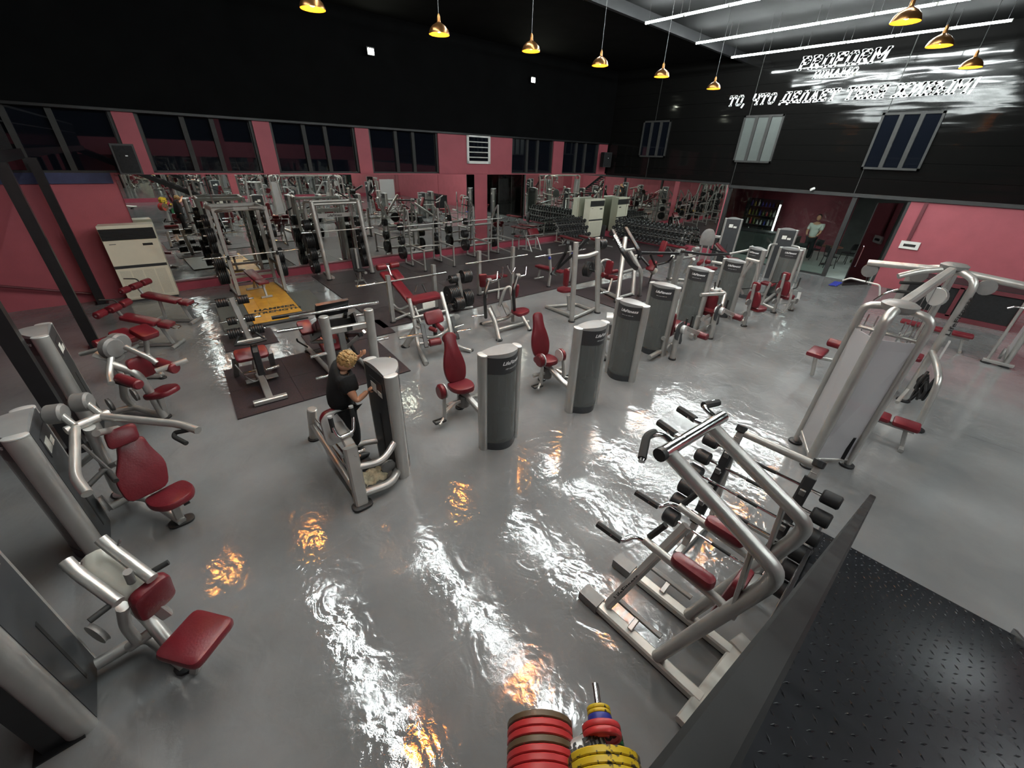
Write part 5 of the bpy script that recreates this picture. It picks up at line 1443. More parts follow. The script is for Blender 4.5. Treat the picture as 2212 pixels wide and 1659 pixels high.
# big press with raised black arms
T = thing('chest_press_machine', 'tall plate-loaded press with two black raised arms lettered in white', 'gym machine', (11.3, 7.1, .022))
for a, c in (((640, 640, .02), (700, 175, 1.80)), ((750, 590, .02), (775, 300, 1.25))):
    obj('upright', M().cyl(QR(*a), QR(*c), .075, 12, .01), 'silver', T)
foot(T, QR(640, 640, .02), .11)
for pts in (((605, 125, 2.25), (680, 275, 1.85), (745, 370, 1.5), (780, 400, 1.35)), ((700, 108, 2.25), (795, 270, 1.75), (805, 300, 1.6), (795, 330, 1.5))):
    arm = br(T, 'press_arm', [QR(*p) for p in pts], .11, .09, 'black_steel', .15)
p0, p1 = QR(615, 160, 2.2), QR(660, 245, 1.93)
obj('lettering', placed(text_mesh('HAMMER', .1, .1, .003, 0), (p0 + p1) / 2 + V(-.03, -.06, .02), (p0 - p1), (p0 - p1).cross(V(-.6, -.8, .2)) * -1), 'logo_white', T)
tb(T, 'front_frame', [QR(730, 275, 1.6), QR(815, 420, 1.05), QR(800, 590, .04)], .06, 'silver', .2)
foot(T, QR(800, 592, .02), .08)
tb(T, 'beam', [QR(530, 555, .08), QR(640, 610, .08), QR(745, 580, .08)], .05, m); tb(T, 'upper_beam', [QR(690, 270, 1.5), QR(790, 255, 1.5)], .05, m, 0); tb(T, 'mid_beam', [QR(670, 430, .8), QR(770, 400, .8)], .05, m, 0)
br(T, 'lower_lever', [QR(785, 285, 1.2), QR(870, 380, .85)], .09, .08, 'black_steel'); cushion(T, 'back_cushion', QR(890, 380, .85), V(0, -1, 0), V(.5, 0, .9), .3, .36, .09)
obj('seat_cover', M().oval([QR(880, 390, .75), QR(910, 420, .6)], .14, .12, 10, 0), 'cream_cover', T)
br(T, 'seat_strut', [QR(895, 420, .6), QR(870, 500, .05)], .06, .06, 'cast_grey')

# horizontal black-armed machine behind
T = thing('pullover_machine', 'plate-loaded machine with long black horizontal arm and grey post', 'gym machine', (13.8, 6.9, .0))
obj('post', M().bx((13.72, 6.62, .02), (13.88, 6.78, 1.42)), m, T)
br(T, 'long_arm', [QR(800, 285, 1.45), QR(1080, 290, 1.35)], .09, .09, 'black_steel')
obj('arm_cap', M().cyl(QR(1065, 285, 1.36), QR(1095, 285, 1.34), .1, 14, .01), 'cast_grey', T); obj('arm_cap', M().cyl(QR(1190, 265, 1.4), QR(1220, 262, 1.4), .1, 14, .01), 'cast_grey', T)
br(T, 'rear_arm', [QR(1100, 275, 1.42), QR(1300, 300, 1.3), QR(1440, 295, 1.2)], .08, .08, 'black_steel', .1)
tb(T, 'grip_arm', [QR(1440, 295, 1.2), QR(1590, 265, 1.35), QR(1610, 240, 1.45)], .04, 'silver', .1); tb(T, 'grip_arm', [QR(1590, 265, 1.35), QR(1590, 320, 1.1), QR(1560, 350, 1.0)], .04, 'silver', .08)
br(T, 'strut', [QR(880, 300, 1.35), QR(920, 390, .8)], .06, .06, 'black_steel'); tb(T, 'curved_strut', [QR(930, 370, .9), QR(1010, 350, 1.0), QR(1040, 310, 1.25)], .035, 'black_steel', .2)
obj('slant_post', M().cyl(QR(1010, 470, .02), QR(1040, 310, 1.2), .07, 12), 'silver', T); tb(T, 'slant_tube', [QR(1120, 430, .3), QR(1190, 330, .95)], .06, 'silver', 0); tb(T, 'upper_tube', [QR(1040, 350, 1.0), QR(1110, 325, 1.05), QR(1200, 310, 1.05)], .04, m)
tb(T, 'base_tube', [QR(1010, 470, .05), QR(1120, 480, .05)], .05, m, 0); obj('bumper', M().cyl(QR(1160, 300, 1.25), QR(1185, 280, 1.32), .06, 12, .01), 'white_plastic', T)
foot(T, QR(1010, 472, 0), .1); foot(T, (13.8, 6.7, 0), .12)
cushion(T, 'back_cushion', QR(970, 260, 1.3), V(-.2, -1, 0), V(.3, 0, 1), .24, .55, .08, .05)

T = thing('lying_press', 'press with round grey head shield and small red seat beside the towers', 'gym machine', (15.8, 6.6, 0))
hs = QR(1290, 175, 1.5)
obj('head_shield', M().prism(rpoly([(-.26, -.3), (.26, -.3), (.26, .1), (.12, .32), (-.12, .32), (-.26, .1)], .12), hs, V(.5, -.86, 0), Z1, .06, .02), 'cast_grey', T)
for x in (-.12, .12):
    br(T, 'shield_post', [hs + V(x * .5, -x * .86, -.2), V(hs.x + x * .5, hs.y - x * .86, .04)], .06, .05, 'silver')
shaped(T, 'seat', SEAT, QR(1310, 405, .48), V(-.3, -.95, 0), V(.95, -.3, 0), .09); roller(T, 'chest_roll', QR(1225, 365, .72), QR(1250, 345, .72), .08); roller(T, 'chest_roll', QR(1275, 350, .74), QR(1305, 350, .74), .08)
tb(T, 'long_beam', [QR(1320, 350, .62), QR(1430, 370, .62)], .06, 'silver', 0); br(T, 'seat_post', [QR(1310, 420, .44), QR(1300, 455, .02)], .07, .07, 'silver'); tb(T, 'base_tube', [QR(1300, 455, .05), QR(1250, 430, .05)], .05, m, 0)
br(T, 'recline_board', [QR(1330, 265, 1.0), QR(1420, 290, .8)], .3, .06, 'black_steel'); br(T, 'rear_leg', [QR(1425, 370, .62), QR(1430, 420, .02)], .06, .06, m)

# ================================================================ selectorised machines in the tower row
def local(o_, rz):
    Mx = mtx(o_, rz); return lambda x, y, z: (Mx @ V(x, y, z))


def adductor(o_, rz, dx, kx, label, word):
    T = thing('hip_adductor_machine', label, 'gym machine', o_, rz, 'hip adduction machines')
    tower(T, o_, rz, word=word)
    L = local(o_, rz); ax = (L(1, 0, 0) - L(0, 0, 0))
    ay = (L(0, 1, 0) - L(0, 0, 0))
    shaped(T, 'back_cushion', BACK, L(dx, 1.26, .50), ax * 1, (ay * .28 + Z1).normalized(), .085)
    shaped(T, 'seat', SEAT, L(dx, 1.06, .44), ax * -1, ay * -1 + Z1 * .08, .10)
    tb(T, 'back_bar', [L(dx, 1.16, .35), L(dx, 1.38, .5), L(dx, 1.5, 1.0)], .035)
    obj('seat_post', M().cyl(L(dx, 1.15, .06), L(dx, 1.12, .44), .055, 12), 'silver', T); foot(T, L(dx, 1.15, 0), .09)
    br(T, 'main_beam', [L(dx, 1.05, .40), L(dx + .12, .6, .16), L(dx + .15, .06, .12)], .10, .09, 'silver', .1)
    br(T, 'cross_beam', [L(dx - .35, .98, .26), L(dx + .35, .98, .26)], .06, .06)
    for s in (-1, 1):
        kc = L(dx + s * kx, .92, .60)
        obj('knee_pad', M().cyl(kc - ax * (.05 * s), kc + ax * (.05 * s), .13, 18, .03), 'red_vinyl', T)
        obj('knee_shield', M().cyl(kc - ax * (.065 * s), kc - ax * (.05 * s), .125, 18), 'cap_light', T)
        br(T, 'leg_bar', [L(dx + s * (kx - .02), .86, .66), L(dx + s * (kx + .02), .80, .14)], .05, .05)
        br(T, 'pivot_arm', [L(dx + s * .2, .98, .26), L(dx + s * kx, .84, .22)], .06, .06)
        tb(T, 'foot_tube', [L(dx + s * kx, .84, .16), L(dx + s * (kx + .16), .72, .11)], .026, 'silver', 0)
        fp = L(dx + s * (kx + .12), .80, .13)
        b_ = M()
        for e in ((-.09, -.05, .09, -.05), (-.09, .05, .09, .05), (-.09, -.05, -.09, .05), (.09, -.05, .09, .05)):
            b_.bar([fp + ax * e[0] + ay * e[1], fp + ax * e[2] + ay * e[3]], .025, .03)
        obj('foot_rest', b_, 'grip', T)
    obj('gear_housing', M().cyl(L(dx, 1.0, .12), L(dx, 1.0, .34), .10, 14, .02), 'cast_grey', T)
    return T


adductor((3.36, 3.98, 0), -.10, -.03, .46, 'hip adduction machine with legs spread, its red chair behind the nearest smoked tower', 'HIP ABDUCTION')
adductor((5.20, 3.80, 0), -.16, -.02, .26, 'hip adduction machine with knee pads together, second smoked tower of the row', 'HIP ADDUCTION')

# third tower with its cam housing behind
T = thing('leg_extension_machine', 'third smoked tower of the row with white cam housing behind it', 'gym machine', (6.83, 4.02, 0))
tower(T, (6.83, 4.02, 0), -PI / 2 + .02)
obj('cam_housing', M().pad(V(7.2, 4.86, .95), V(.8, .6, 0), Z1, .34, .2, .16, .05, .02), 'cap_light', T); pulley(T, V(7.42, 4.72, 1.02), (.8, .6, 0), .10); obj('cam', M().cyl(V(7.22, 4.82, .70), V(7.30, 4.88, .70), .16, 18, .02), 'cast_grey', T)
tb(T, 'frame_loop', [V(7.3, 4.85, .9), V(7.15, 4.8, .6), V(7.12, 4.72, .12), V(7.25, 4.5, .1), V(6.95, 4.3, .12)], .05, 'silver', .15); tb(T, 'frame_tube', [V(7.2, 4.82, .5), V(7.45, 4.75, .42), V(7.0, 4.4, .3)], .04); foot(T, V(7.13, 4.72, 0), .07)
cushion(T, 'seat', V(7.5, 4.6, .42), V(.6, .8, 0), V(-.8, .6, 0), .36, .4, .09)


def leg_curl(o_, rz, q, label, frame_top):
    """tower with a seat facing away from it, a black cam at its side and a red shin roll; q shifts the side mechanism"""
    T = thing('leg_curl_machine', label, 'gym machine', o_, rz, 'leg curl machines')
    tower(T, o_, rz)
    C = V(q)
    obj('cam', M().prism(rpoly([(-.2, -.05), (-.16, -.2), (0, -.28), (.16, -.42), (.20, -.34), (.12, -.16), (.16, .06), (.02, .2), (-.14, .16)], .06), C + V(0, .02, 0), V(1, 0, 0), Z1, .04, .01), 'panel_dark', T)
    obj('hub', M().cyl(C + V(.04, -.1, .0), C + V(.04, .1, .0), .095, 18, .012), 'cap_light', T)
    br(T, 'lever', [C + V(.08, -.04, .04), C + V(.56, -.18, -.18)], .08, .1, 'silver')
    roller(T, 'shin_roll', C + V(.60, -.40, -.22), C + V(.62, -.10, -.22), .08)
    br(T, 'roll_bracket', [C + V(.5, -.16, -.12), C + V(.56, -.16, -.32)], .07, .05)
    obj('front_post', M().cyl(C + V(.0, .02, -.73), C + V(.0, .04, -.1), .065, 12), 'silver', T); foot(T, V(C.x, C.y + .02, 0), .085)
    obj('rear_post', M().cyl(V(C.x + .1, C.y + .5, .02), V(C.x + .1, C.y + .5, .45), .06, 12), 'silver', T); foot(T, V(C.x + .1, C.y + .5, 0), .08)
    cushion(T, 'seat', C + V(.55, .36, -.2), X1, Y1, .55, .44, .1); cushion(T, 'back_cushion', C + V(max(.2, o_[0] + .12 - C.x), .40, -.02), V(0, -1, 0), V(-.1, 0, 1), .36, .62, .09, .1)
    tb(T, 'seat_beam', [C + V(-.1, .3, -.3), C + V(.8, .36, -.3)], .05); br(T, 'seat_leg', [C + V(.7, .36, -.3), C + V(.75, .36, -.71)], .08, .07)
    for dx in (.45, .72):
        tb(T, 'handle_post', [C + V(dx, .1, -.15), C + V(dx, .1, .12)], .022, 'grip', 0)
    tb(T, 'base_tube', [C + V(-.55, .3, -.65), C + V(.75, .36, -.65)], .055)
    pulley(T, C + V(-.15, .08, -.45), (0, 1, 0), .1)
    if frame_top:
        tb(T, 'thigh_frame', [C + V(-.3, .42, .36), C + V(.42, .12, .34), C + V(.72, .55, .34)], .045, 'silver', .05); tb(T, 'frame_strut', [C + V(.42, .12, .34), C + V(.06, -.02, .03)], .045, 'silver', 0)
        obj('thigh_cushion', M().pad(C + V(.5, .4, .32), X1, Y1, .3, .2, .08, .04), 'cap_light', T)
        tb(T, 'thigh_handle', [C + V(.4, .4, .38), C + V(.38, .42, .58)], .018, 'grip', 0); tb(T, 'thigh_handle', [C + V(.6, .4, .38), C + V(.6, .4, .6)], .018, 'grip', 0)
    return T


leg_curl((8.50, 4.30, 0), -PI / 2 + .1, (8.46, 3.72, .75), 'leg curl machine with red shin roll at the fourth smoked tower', False)
leg_curl((10.72, 4.55, 0), -PI / 2 - .08, (10.42, 3.74, .76), 'leg curl machine with raised thigh frame at the fifth smoked tower', True)


def press(o_, rz, C, label, arms, h=TH):
    T = thing('chest_press_station', label, 'gym machine', C, 0, 'seated press machines')
    tower(T, o_, rz, h)
    C = V(C); f_ = V(.93, -.36, 0); r_ = V(.36, .93, 0)
    shaped(T, 'back_cushion', rpoly([(-.2, 0), (.2, 0), (.22, .2), (.15, .44), (-.15, .44), (-.22, .2)], .08), C - f_ * .12 + Z1 * .56, r_, (Z1 - f_ * .12).normalized(), .09)
    cushion(T, 'head_cushion', C - f_ * .2 + Z1 * 1.13, r_, (Z1 - f_ * .12).normalized(), .24, .24, .08, .06)
    shaped(T, 'seat', SEAT, C + f_ * .16 + Z1 * .45, r_ * -1, f_ * 1, .1)
    br(T, 'back_bar', [C - f_ * .14 + Z1 * .04, C - f_ * .16 + Z1 * .6, C - f_ * .24 + Z1 * 1.2], .08, .07, 'silver', .05); foot(T, C - f_ * .14, .09)
    obj('seat_shell', M().pad(C + f_ * .14 + Z1 * .28, r_ * -1, f_, .1, .4, .18, .04), 'cap_light', T); tb(T, 'base_tube', [C - f_ * .1 + Z1 * .1, C + r_ * .5 - f_ * .1 + Z1 * .12, V(o_) + Z1 * .12], .05)
    for z in (.38, .72):
        pulley(T, C - f_ * .3 - r_ * .02 + Z1 * z, r_, .085)
    if arms:
        hub = C - f_ * .05 + r_ * .42 + Z1 * 1.72
        tb(T, 'crossbar', [hub - r_ * .2, hub + r_ * .22], .045)
        for s in (-1, 1):
            b0 = hub + r_ * (.16 * s)
            tb(T, 'press_arm', [b0, b0 - Z1 * .75 + r_ * (.12 * s) + f_ * .05, b0 - Z1 * 1.0 + r_ * (.05 * s) + f_ * .25], .04)
            tb(T, 'handle', [b0 - Z1 * .85 + r_ * (.08 * s) + f_ * .15, b0 - Z1 * .78 - r_ * (.12 * s) + f_ * .4], .02, 'grip', 0)
        tb(T, 'arm_mast', [hub, hub + r_ * .3 - Z1 * .7, V(o_) + Z1 * .9], .045)
    else:
        for s in (-1, 1):
            tb(T, 'press_arm', [C + r_ * (.4 * s) - f_ * .25 + Z1 * .15, C + r_ * (.42 * s) - f_ * .2 + Z1 * .5, C + r_ * (.36 * s) - f_ * .22 + Z1 * .85], .035, 'silver', .12)
            tb(T, 'handle', [C + r_ * (.36 * s) - f_ * .22 + Z1 * .85, C + r_ * (.30 * s) + f_ * .05 + Z1 * .86, C + r_ * (.30 * s) + f_ * .05 + Z1 * 1.15], .02, 'grip', .08)
        tb(T, 'foot_lever', [C + f_ * .55 + Z1 * .12, C + f_ * .75 + Z1 * .05], .04); br(T, 'foot_rest', [C + f_ * .75 + Z1 * .3, C + f_ * 1.25 + r_ * .35 + Z1 * .42], .1, .06, 'silver'); pulley(T, C + f_ * .7 + Z1 * .3, r_, .09)
        tb(T, 'front_post', [C + f_ * .62 + Z1 * .02, C + f_ * .6 + Z1 * .4], .045); foot(T, C + f_ * .62, .08)
        tb(T, 'front_beam', [C + f_ * .1 + Z1 * .3, C + f_ * .62 + Z1 * .3], .045)
    return T


press((12.55, 4.42, 0), -PI / 2 - .05, (12.25, 3.52, 0), 'seated press with overhead arms and red headrest at the sixth tower', True)
press((16.15, 4.10, 0), -PI / 2, (14.25, 3.42, 0), 'seated press with black bent handles before the seventh tower near the glass door', False)


def station(name, o_, rz, h, label, extra):
    T = thing(name, label, 'gym machine', o_, rz); tower(T, o_, rz, h); L = local(o_, rz)
    extra(T, L); return T


def ex_side(T, L):
    cushion(T, 'seat', L(.1, .7, .42), V(1, 0, 0), V(0, 1, 0), .36, .4, .09); obj('seat_post', M().cyl(L(.1, .7, .02), L(.1, .7, .42), .05, 10), 'silver', T)
    tb(T, 'base_tube', [L(.1, .7, .08), L(.0, .05, .1)], .05)


def ex_recline(T, L):
    shaped(T, 'seat', SEAT, L(-.35, .75, .42), (L(1, 0, 0) - L(0, 0, 0)), (L(0, 1, 0) - L(0, 0, 0)), .1)
    br(T, 'recline_board', [L(-.2, .6, .5), L(.45, .45, 1.0)], .3, .07, 'red_vinyl'); br(T, 'board_bar', [L(-.15, .7, .4), L(.5, .52, .95)], .06, .06)
    tb(T, 'base_tube', [L(-.5, .85, .06), L(-.2, .5, .1), L(0, .05, .1)], .05); br(T, 'side_arm', [L(.34, 0, 1.2), L(.75, .0, 1.2)], .08, .1); br(T, 'seat_post', [L(-.35, .75, .42), L(-.35, .75, .03)], .08, .08)


def ex_arms(T, L):
    for s in (-1, 1):
        tb(T, 'arm', [L(.25 * s, .3, 1.35), L(.5 * s, .55, 1.35), L(.5 * s, .6, .9)], .04)
    cushion(T, 'chest_pad', L(0, .55, 1.15), V(0, -1, 0), Z1, .26, .2, .08); tb(T, 'mast', [L(0, .05, 1.2), L(0, .5, 1.2), L(0, .6, .05)], .045); br(T, 'outer_frame', [L(-.75, .1, 1.25), L(-.8, .2, .03)], .07, .07)
    br(T, 'frame_top', [L(-.30, .05, 1.25), L(-.76, .1, 1.25)], .07, .07); br(T, 'frame_rung', [L(-.30, .05, 1.0), L(-.77, .12, 1.0)], .06, .06)


station('triceps_machine', (15.15, 4.75, 0), -2.1, TH, 'narrow tower turned sideways between the sixth and seventh towers', ex_side)
station('abdominal_machine', (19.2, 7.35, 0), 2.0, 1.95, 'tall tower with red reclining board in front of the glass screen corner', ex_recline)
station('assisted_dip_machine', (18.75, 5.1, 0), 1.95, 1.85, 'tower with open silver frame right behind the seventh tower by the glass', ex_arms)

# ================================================================ glute machine with the man beside it
T = thing('glute_machine', 'standing glute machine with grey chest pad next to the man in black', 'gym machine', (1.5, 4.5, 0))
tower(T, (1.76, 4.47, 0), PI / 2)
br(T, 'front_post', [V(1.12, 4.02, .03), V(1.18, 4.22, .80)], .16, .11, 'silver'); obj('front_foot', M().pad(V(1.12, 4.0, 0), X1, Y1, .26, .18, .04, .07, .01), 'black_rubber', T)
tb(T, 'lower_tube', [V(1.2, 4.06, .14), V(1.55, 4.02, .12), V(1.74, 4.2, .12)], .055, 'silver', .2); tb(T, 'upper_tube', [V(1.2, 4.14, .52), V(1.5, 4.06, .5), V(1.74, 4.18, .62)], .045, 'silver', .2)
obj('rear_post', M().cyl(V(1.14, 5.83, .02), V(1.19, 5.76, .58), .075, 14, .012), 'silver', T); foot(T, V(1.14, 5.83, 0), .095)
tb(T, 'side_rail', [V(1.15, 5.78, .30), V(1.12, 4.2, .16)], .045, 'silver', 0); tb(T, 'track_rod', [V(1.2, 5.76, .42), V(1.22, 4.3, .36)], .016, 'chrome', 0); tb(T, 'track_rod', [V(1.17, 5.76, .36), V(1.17, 4.3, .28)], .014, 'chrome', 0)
cp = V(1.25, 4.84, .74)
obj('chest_pad', M().prism(rpoly([(-.18, -.24), (.18, -.24), (.18, .16), (.1, .24), (-.1, .24), (-.18, .16)], .08), cp + V(0, .02, 0), V(-1, 0, 0), V(0, .12, 1), .10, .03), 'red_vinyl', T); obj('pad_shell', M().prism(rpoly([(-.185, -.24), (.185, -.24), (.185, .15), (.1, .235), (-.1, .235), (-.185, .15)], .08), cp + V(0, -.02, 0), V(-1, 0, 0), V(0, .12, 1), .045, .01), 'cap_light', T)
br(T, 'pad_arm', [cp + V(0, -.03, .05), V(1.2, 4.25, .78)], .12, .07, 'silver', 0)
tb(T, 'handle_bar', [V(1.10, 4.47, 1.0), V(1.12, 4.40, .86), V(1.32, 4.42, .86), V(1.38, 4.50, 1.02)], .022, 'chrome', .05)
for p in (V(1.10, 4.47, .93), V(1.38, 4.50, .95)):
    grip(T, [p, p + V(0, .02, .2)], .03); obj('grip_cap', M().cyl(p + V(0, .02, .2), p + V(0, .022, .225), .03, 10), 'cap_light', T)
tb(T, 'pivot_shaft', [V(1.08, 4.28, .62), V(1.38, 4.30, .62)], .02, 'chrome', 0); obj('pivot', M().cyl(V(1.2, 4.2, .68), V(1.22, 4.16, .72), .04, 10), 'cast_grey', T)
br(T, 'kick_lever', [V(1.24, 4.35, .55), V(1.26, 4.6, .18)], .1, .05, 'silver'); tb(T, 'stand_tube', [V(1.36, 4.86, .3), V(1.5, 4.84, .32), V(1.76, 4.76, .3)], .045, 'silver', .08)
pulley(T, V(1.62, 4.22, .25), (0, 1, .2), .1); obj('foot_plate', M().box(V(1.45, 4.86, .02), (.28, .5, .03)), 'panel_dark', T)
# ================================================================ chin-up, dip and leg-raise station beside the stairs
T = thing('dip_station', 'chin-up and dip station with red arm cushions beside the stair rail', 'gym machine', (2.65, .7, 0))
m = 'silver'; mat('pale_metal', (.52, .51, .47), .36, .35, noise=.06)
for x, nm in ((2.36, 'l'), (2.94, 'r')):
    br(T, 'base_rail', [V(x, 1.30, .06), V(x, .08, .06)], .11, .09, 'pale_metal'); obj('rail_cap', M().bx((x - .07, 1.14, .012), (x + .07, 1.36, .12)), 'cast_grey', T)
    tb(T, 'bent_post', [V(x, .50, .10), V(x + .02, .06, 1.62), V(x + .0, .05, 1.78), V(x - .02, .16, 1.86), V(x - .03, .88, 2.22)], .054, m, .16, 12)
    br(T, 'gusset', [V(x + .01, .22, 1.86), V(x + .02, .17, 1.25)], .09, .03, m)
    tb(T, 'arm_tube', [V(x + .06, .92, 1.22), V(x + .04, .25, 1.18), V(x + .02, .18, 1.16)], .036, m)
    ac_ = obj('arm_cushion', M().pad(V(x + .05, .50, 1.22), X1, Y1, .12, .34, .1, .05, .03), 'red_vinyl', T)
    sx = -1 if nm == 'l' else 1
    tb(T, 'dip_handle', [V(x + .06, .88, 1.22), V(x + .03, 1.0, 1.22), V(x - .12, 1.02, 1.25), V(x - .14, 1.12, 1.26)], .022, 'chrome', .06); grip(T, [V(x - .125, 1.03, 1.25), V(x - .15, 1.26, 1.27)], .028)
    grip(T, [V(x + .1, .9, 1.24), V(x + .15, .82, 1.42)], .026, 'upright_grip')
    for dx in (.1,):
        br(T, 'foot_rail', [V(x + dx + .04, 1.05, .16), V(x + dx + .04, .56, .16)], .05, .03, 'cast_grey'); br(T, 'foot_bracket', [V(x, .8, .12), V(x + .14, .8, .15)], .05, .03, m)
br(T, 'rear_bar', [V(2.08, .10, .06), V(3.12, .03, .06)], .12, .08, 'pale_metal')
br(T, 'front_brace', [V(2.40, 1.08, .12), V(2.92, .78, 1.14)], .08, .07, m)
bt = (V(2.92, .78, 1.14) - V(2.40, 1.08, .12))
obj('logo_lettering', placed(text_mesh('LifeFitness', .085, .2, .002, 0), V(2.40, 1.08, .12).lerp(V(2.92, .78, 1.14), .25) + V(-.035, -.015, .035), bt, V(-.4, -.85, .35).cross(bt)), 'print_black', T)
tb(T, 'chin_bar', [V(2.24, .90, 2.25), V(3.05, .83, 2.25)], .045, 'chrome', 0, 12); obj('bar_end', M().cyl(V(2.215, .902, 2.25), V(2.26, .899, 2.25), .05, 12), 'black_rubber', T)
for x in (2.50, 2.80):
    tb(T, 'chin_handle', [V(x, .87, 2.26), V(x, 1.0, 2.27)], .02, 'chrome', 0); grip(T, [V(x, .94, 2.27), V(x + .03, 1.10, 2.28)], .028)
tb(T, 'wing_handle', [V(2.38, .88, 2.26), V(2.40, 1.0, 2.3), V(2.28, 1.05, 2.3), V(2.10, .96, 2.22)], .022, 'chrome', .06); grip(T, [V(2.36, 1.03, 2.3), V(2.28, 1.05, 2.3), V(2.12, .97, 2.23)], .03)
tb(T, 'wing_handle', [V(2.96, .84, 2.26), V(2.98, .98, 2.3), V(3.12, .95, 2.3)], .022, 'chrome', .06); grip(T, [V(3.0, .98, 2.3), V(3.16, .93, 2.29)], .03)
cushion(T, 'back_cushion', V(2.66, .20, .98), V(-1, 0, 0), V(0, -.1, 1), .26, .62, .09, .06)
br(T, 'back_bar', [V(2.42, .16, 1.1), V(2.92, .16, 1.1)], .06, .06, m)
br(T, 'rear_cap', [V(2.98, .06, .10), V(3.14, .02, .10)], .13, .05, m)

# ================================================================ rack of fixed barbells
T = thing('barbell_rack', 'leaning rack of fixed barbells with black heads behind the dip station', 'barbell rack', (4.1, .6, 0))
for y in (.95, .22):
    br(T, 'inclined_post', [V(3.72, y, .06), V(4.28, y - .01, 1.50)], .07, .06, m); obj('rubber_guard', M().bar([V(3.80, y, .40), V(4.20, y, 1.36)], .10, .10), 'black_rubber', T)
    br(T, 'foot_bar', [V(3.55, y, .05), V(4.55, y - .02, .05)], .08, .07, m); br(T, 'rear_post', [V(4.24, y, 1.42), V(4.44, y, .06)], .06, .06, m)
    obj('post_cap', M().cyl(V(4.26, y, 1.46), V(4.30, y, 1.53), .055, 12, .01), 'black_rubber', T)
tb(T, 'top_tube', [V(4.28, .95, 1.46), V(4.28, .22, 1.46)], .042, m, 0); br(T, 'low_tie', [V(4.42, .95, .25), V(4.42, .22, .25)], .06, .06, m)
for k in range(6):
    f_ = k / 5; c = V(3.66 + .50 * (1 - f_), .585, .40 + .86 * (1 - f_)); r = .07 + .008 * min(k, 3)
    lb = ['top', 'second', 'third', 'fourth', 'fifth', 'lowest'][k]
    Tb = thing('fixed_barbell', 'fixed barbell with black cylinder heads, %s on the leaning rack' % lb, 'barbell', tuple(c), 0, 'fixed barbells')
    obj('shaft', M().tube([c + V(0, -.52, 0), c + V(0, .52, 0)], .016, 8, 0), 'chrome', Tb)
    for s in (-1, 1):
        obj('head', M().cyl(c + V(0, s * .50, 0), c + V(0, s * .66, 0), r, 16, .015), 'black_rubber', Tb); obj('ring', M().cyl(c + V(0, s * .40, 0), c + V(0, s * .42, 0), .022, 10), 'chrome', Tb)
    obj('knurling', M().cyl(c + V(0, -.10, 0), c + V(0, .10, 0), .018, 8), 'grip', Tb)
    for y in (.95, .22):
        br(T, 'hook', [V(c.x + .02, y, c.z - .05), V(c.x - .08, y, c.z - .05), V(c.x - .1, y, c.z + .02)], .05, .02, 'cast_grey')

# ================================================================ rack of coloured competition plates under the camera
T = thing('plate_rack', 'pale lettered plate rack with coloured discs at the bottom edge', 'plate rack', (1.05, .42, 0))
HA = V(.676, .737, 0).normalized(); HS = V(.737, -.676, 0)
if 'white_metal' not in MATS: mat('white_metal', (.42, .42, .41), .35, .4)
wn = ['nearest', 'second', 'third', 'fourth', 'fifth', 'sixth', 'farthest']


def hstack(px, py, zc, specs, tip=.06):
    """discs threaded on a level horn that points away from the stairs; the stack's middle lies under the pixel"""
    L_ = sum(s_[1] + .003 for s_ in specs); p = W(px, py, zc) - HA * (L_ / 2); t = 0
    tb(T, 'horn', [p - HA * .06, p + HA * (L_ + tip)], .024, 'chrome', 0, 10)
    for r, th, mm, lb in specs:
        o = inst('weight_plate', 'cp%.3f_%.3f_%s' % (r, th, mm), lambda: plate_mesh(r, th), mm, None, mtx(p + HA * t, y=HA)); tag(o, lb, 'weight plate', 'coloured discs at the bottom edge'); t += th + .003
    return p


P1 = hstack(1168, 1624, .86, [(.205, .038, 'plate_brown' if k in (3, 6) else 'plate_red', 'large red disc at the bottom edge, %s to the stairs in its stack' % wn[k]) for k in range(7)], .02)
P2 = hstack(1298, 1606, .62, [(.15, .03, 'plate_green', 'green disc half hidden under the chrome horn, nearer one'), (.15, .03, 'plate_green', 'green disc half hidden under the chrome horn, farther one')])
P3 = hstack(1297, 1562, .95, [(.118, .032, 'plate_red', 'small red disc nearer the chrome bend'), (.118, .032, 'plate_red', 'small red disc next to the blue disc'), (.075, .045, 'plate_blue', 'blue disc between the small red and little yellow discs'), (.074, .02, 'plate_yellow', 'little yellow disc touching the blue disc'), (.074, .02, 'plate_yellow', 'little yellow disc at the bare end of the horn')], .13)
P4 = hstack(1310, 1690, 1.16, [(.195, .036, 'plate_yellow', 'large worn yellow disc at the bottom edge, %s in its stack' % wn[k]) for k in range(5)], .02)
br(T, 'bent_arm', [P3 - HA * .05, P3 - HA * .10 - Z1 * .08, V(1.02, .32, .80)], .07, .05, 'chrome', .03)
pa, pb = W(1150, 1680, .92), W(1300, 1602, .92)
obj('cross_tube', M().oval([pa, pb], .075, .06, 12, 0), 'white_metal', T)
obj('logo_lettering', placed(text_mesh('lifeFitness', .092, .12, .003, 0), pa.lerp(pb, .86) + Z1 * .066, pb - pa, Z1.cross(pb - pa)), 'print_black', T)
pc = pa.lerp(pb, .5)
br(T, 'post', [V(pc.x, pc.y, .04), V(pc.x, pc.y, .90)], .12, .10, 'white_metal'); br(T, 'upper_post', [V(pc.x, pc.y, .86), P4 - HA * .06], .07, .06, 'white_metal'); br(T, 'lower_link', [V(pc.x, pc.y, .62), P2 - HA * .06], .06, .05, 'white_metal'); br(T, 'red_link', [V(pc.x, pc.y, .84), P1 - HA * .06], .06, .05, 'white_metal'); br(T, 'bend_link', [V(pc.x, pc.y, .80), V(1.02, .32, .80)], .06, .05, 'white_metal')
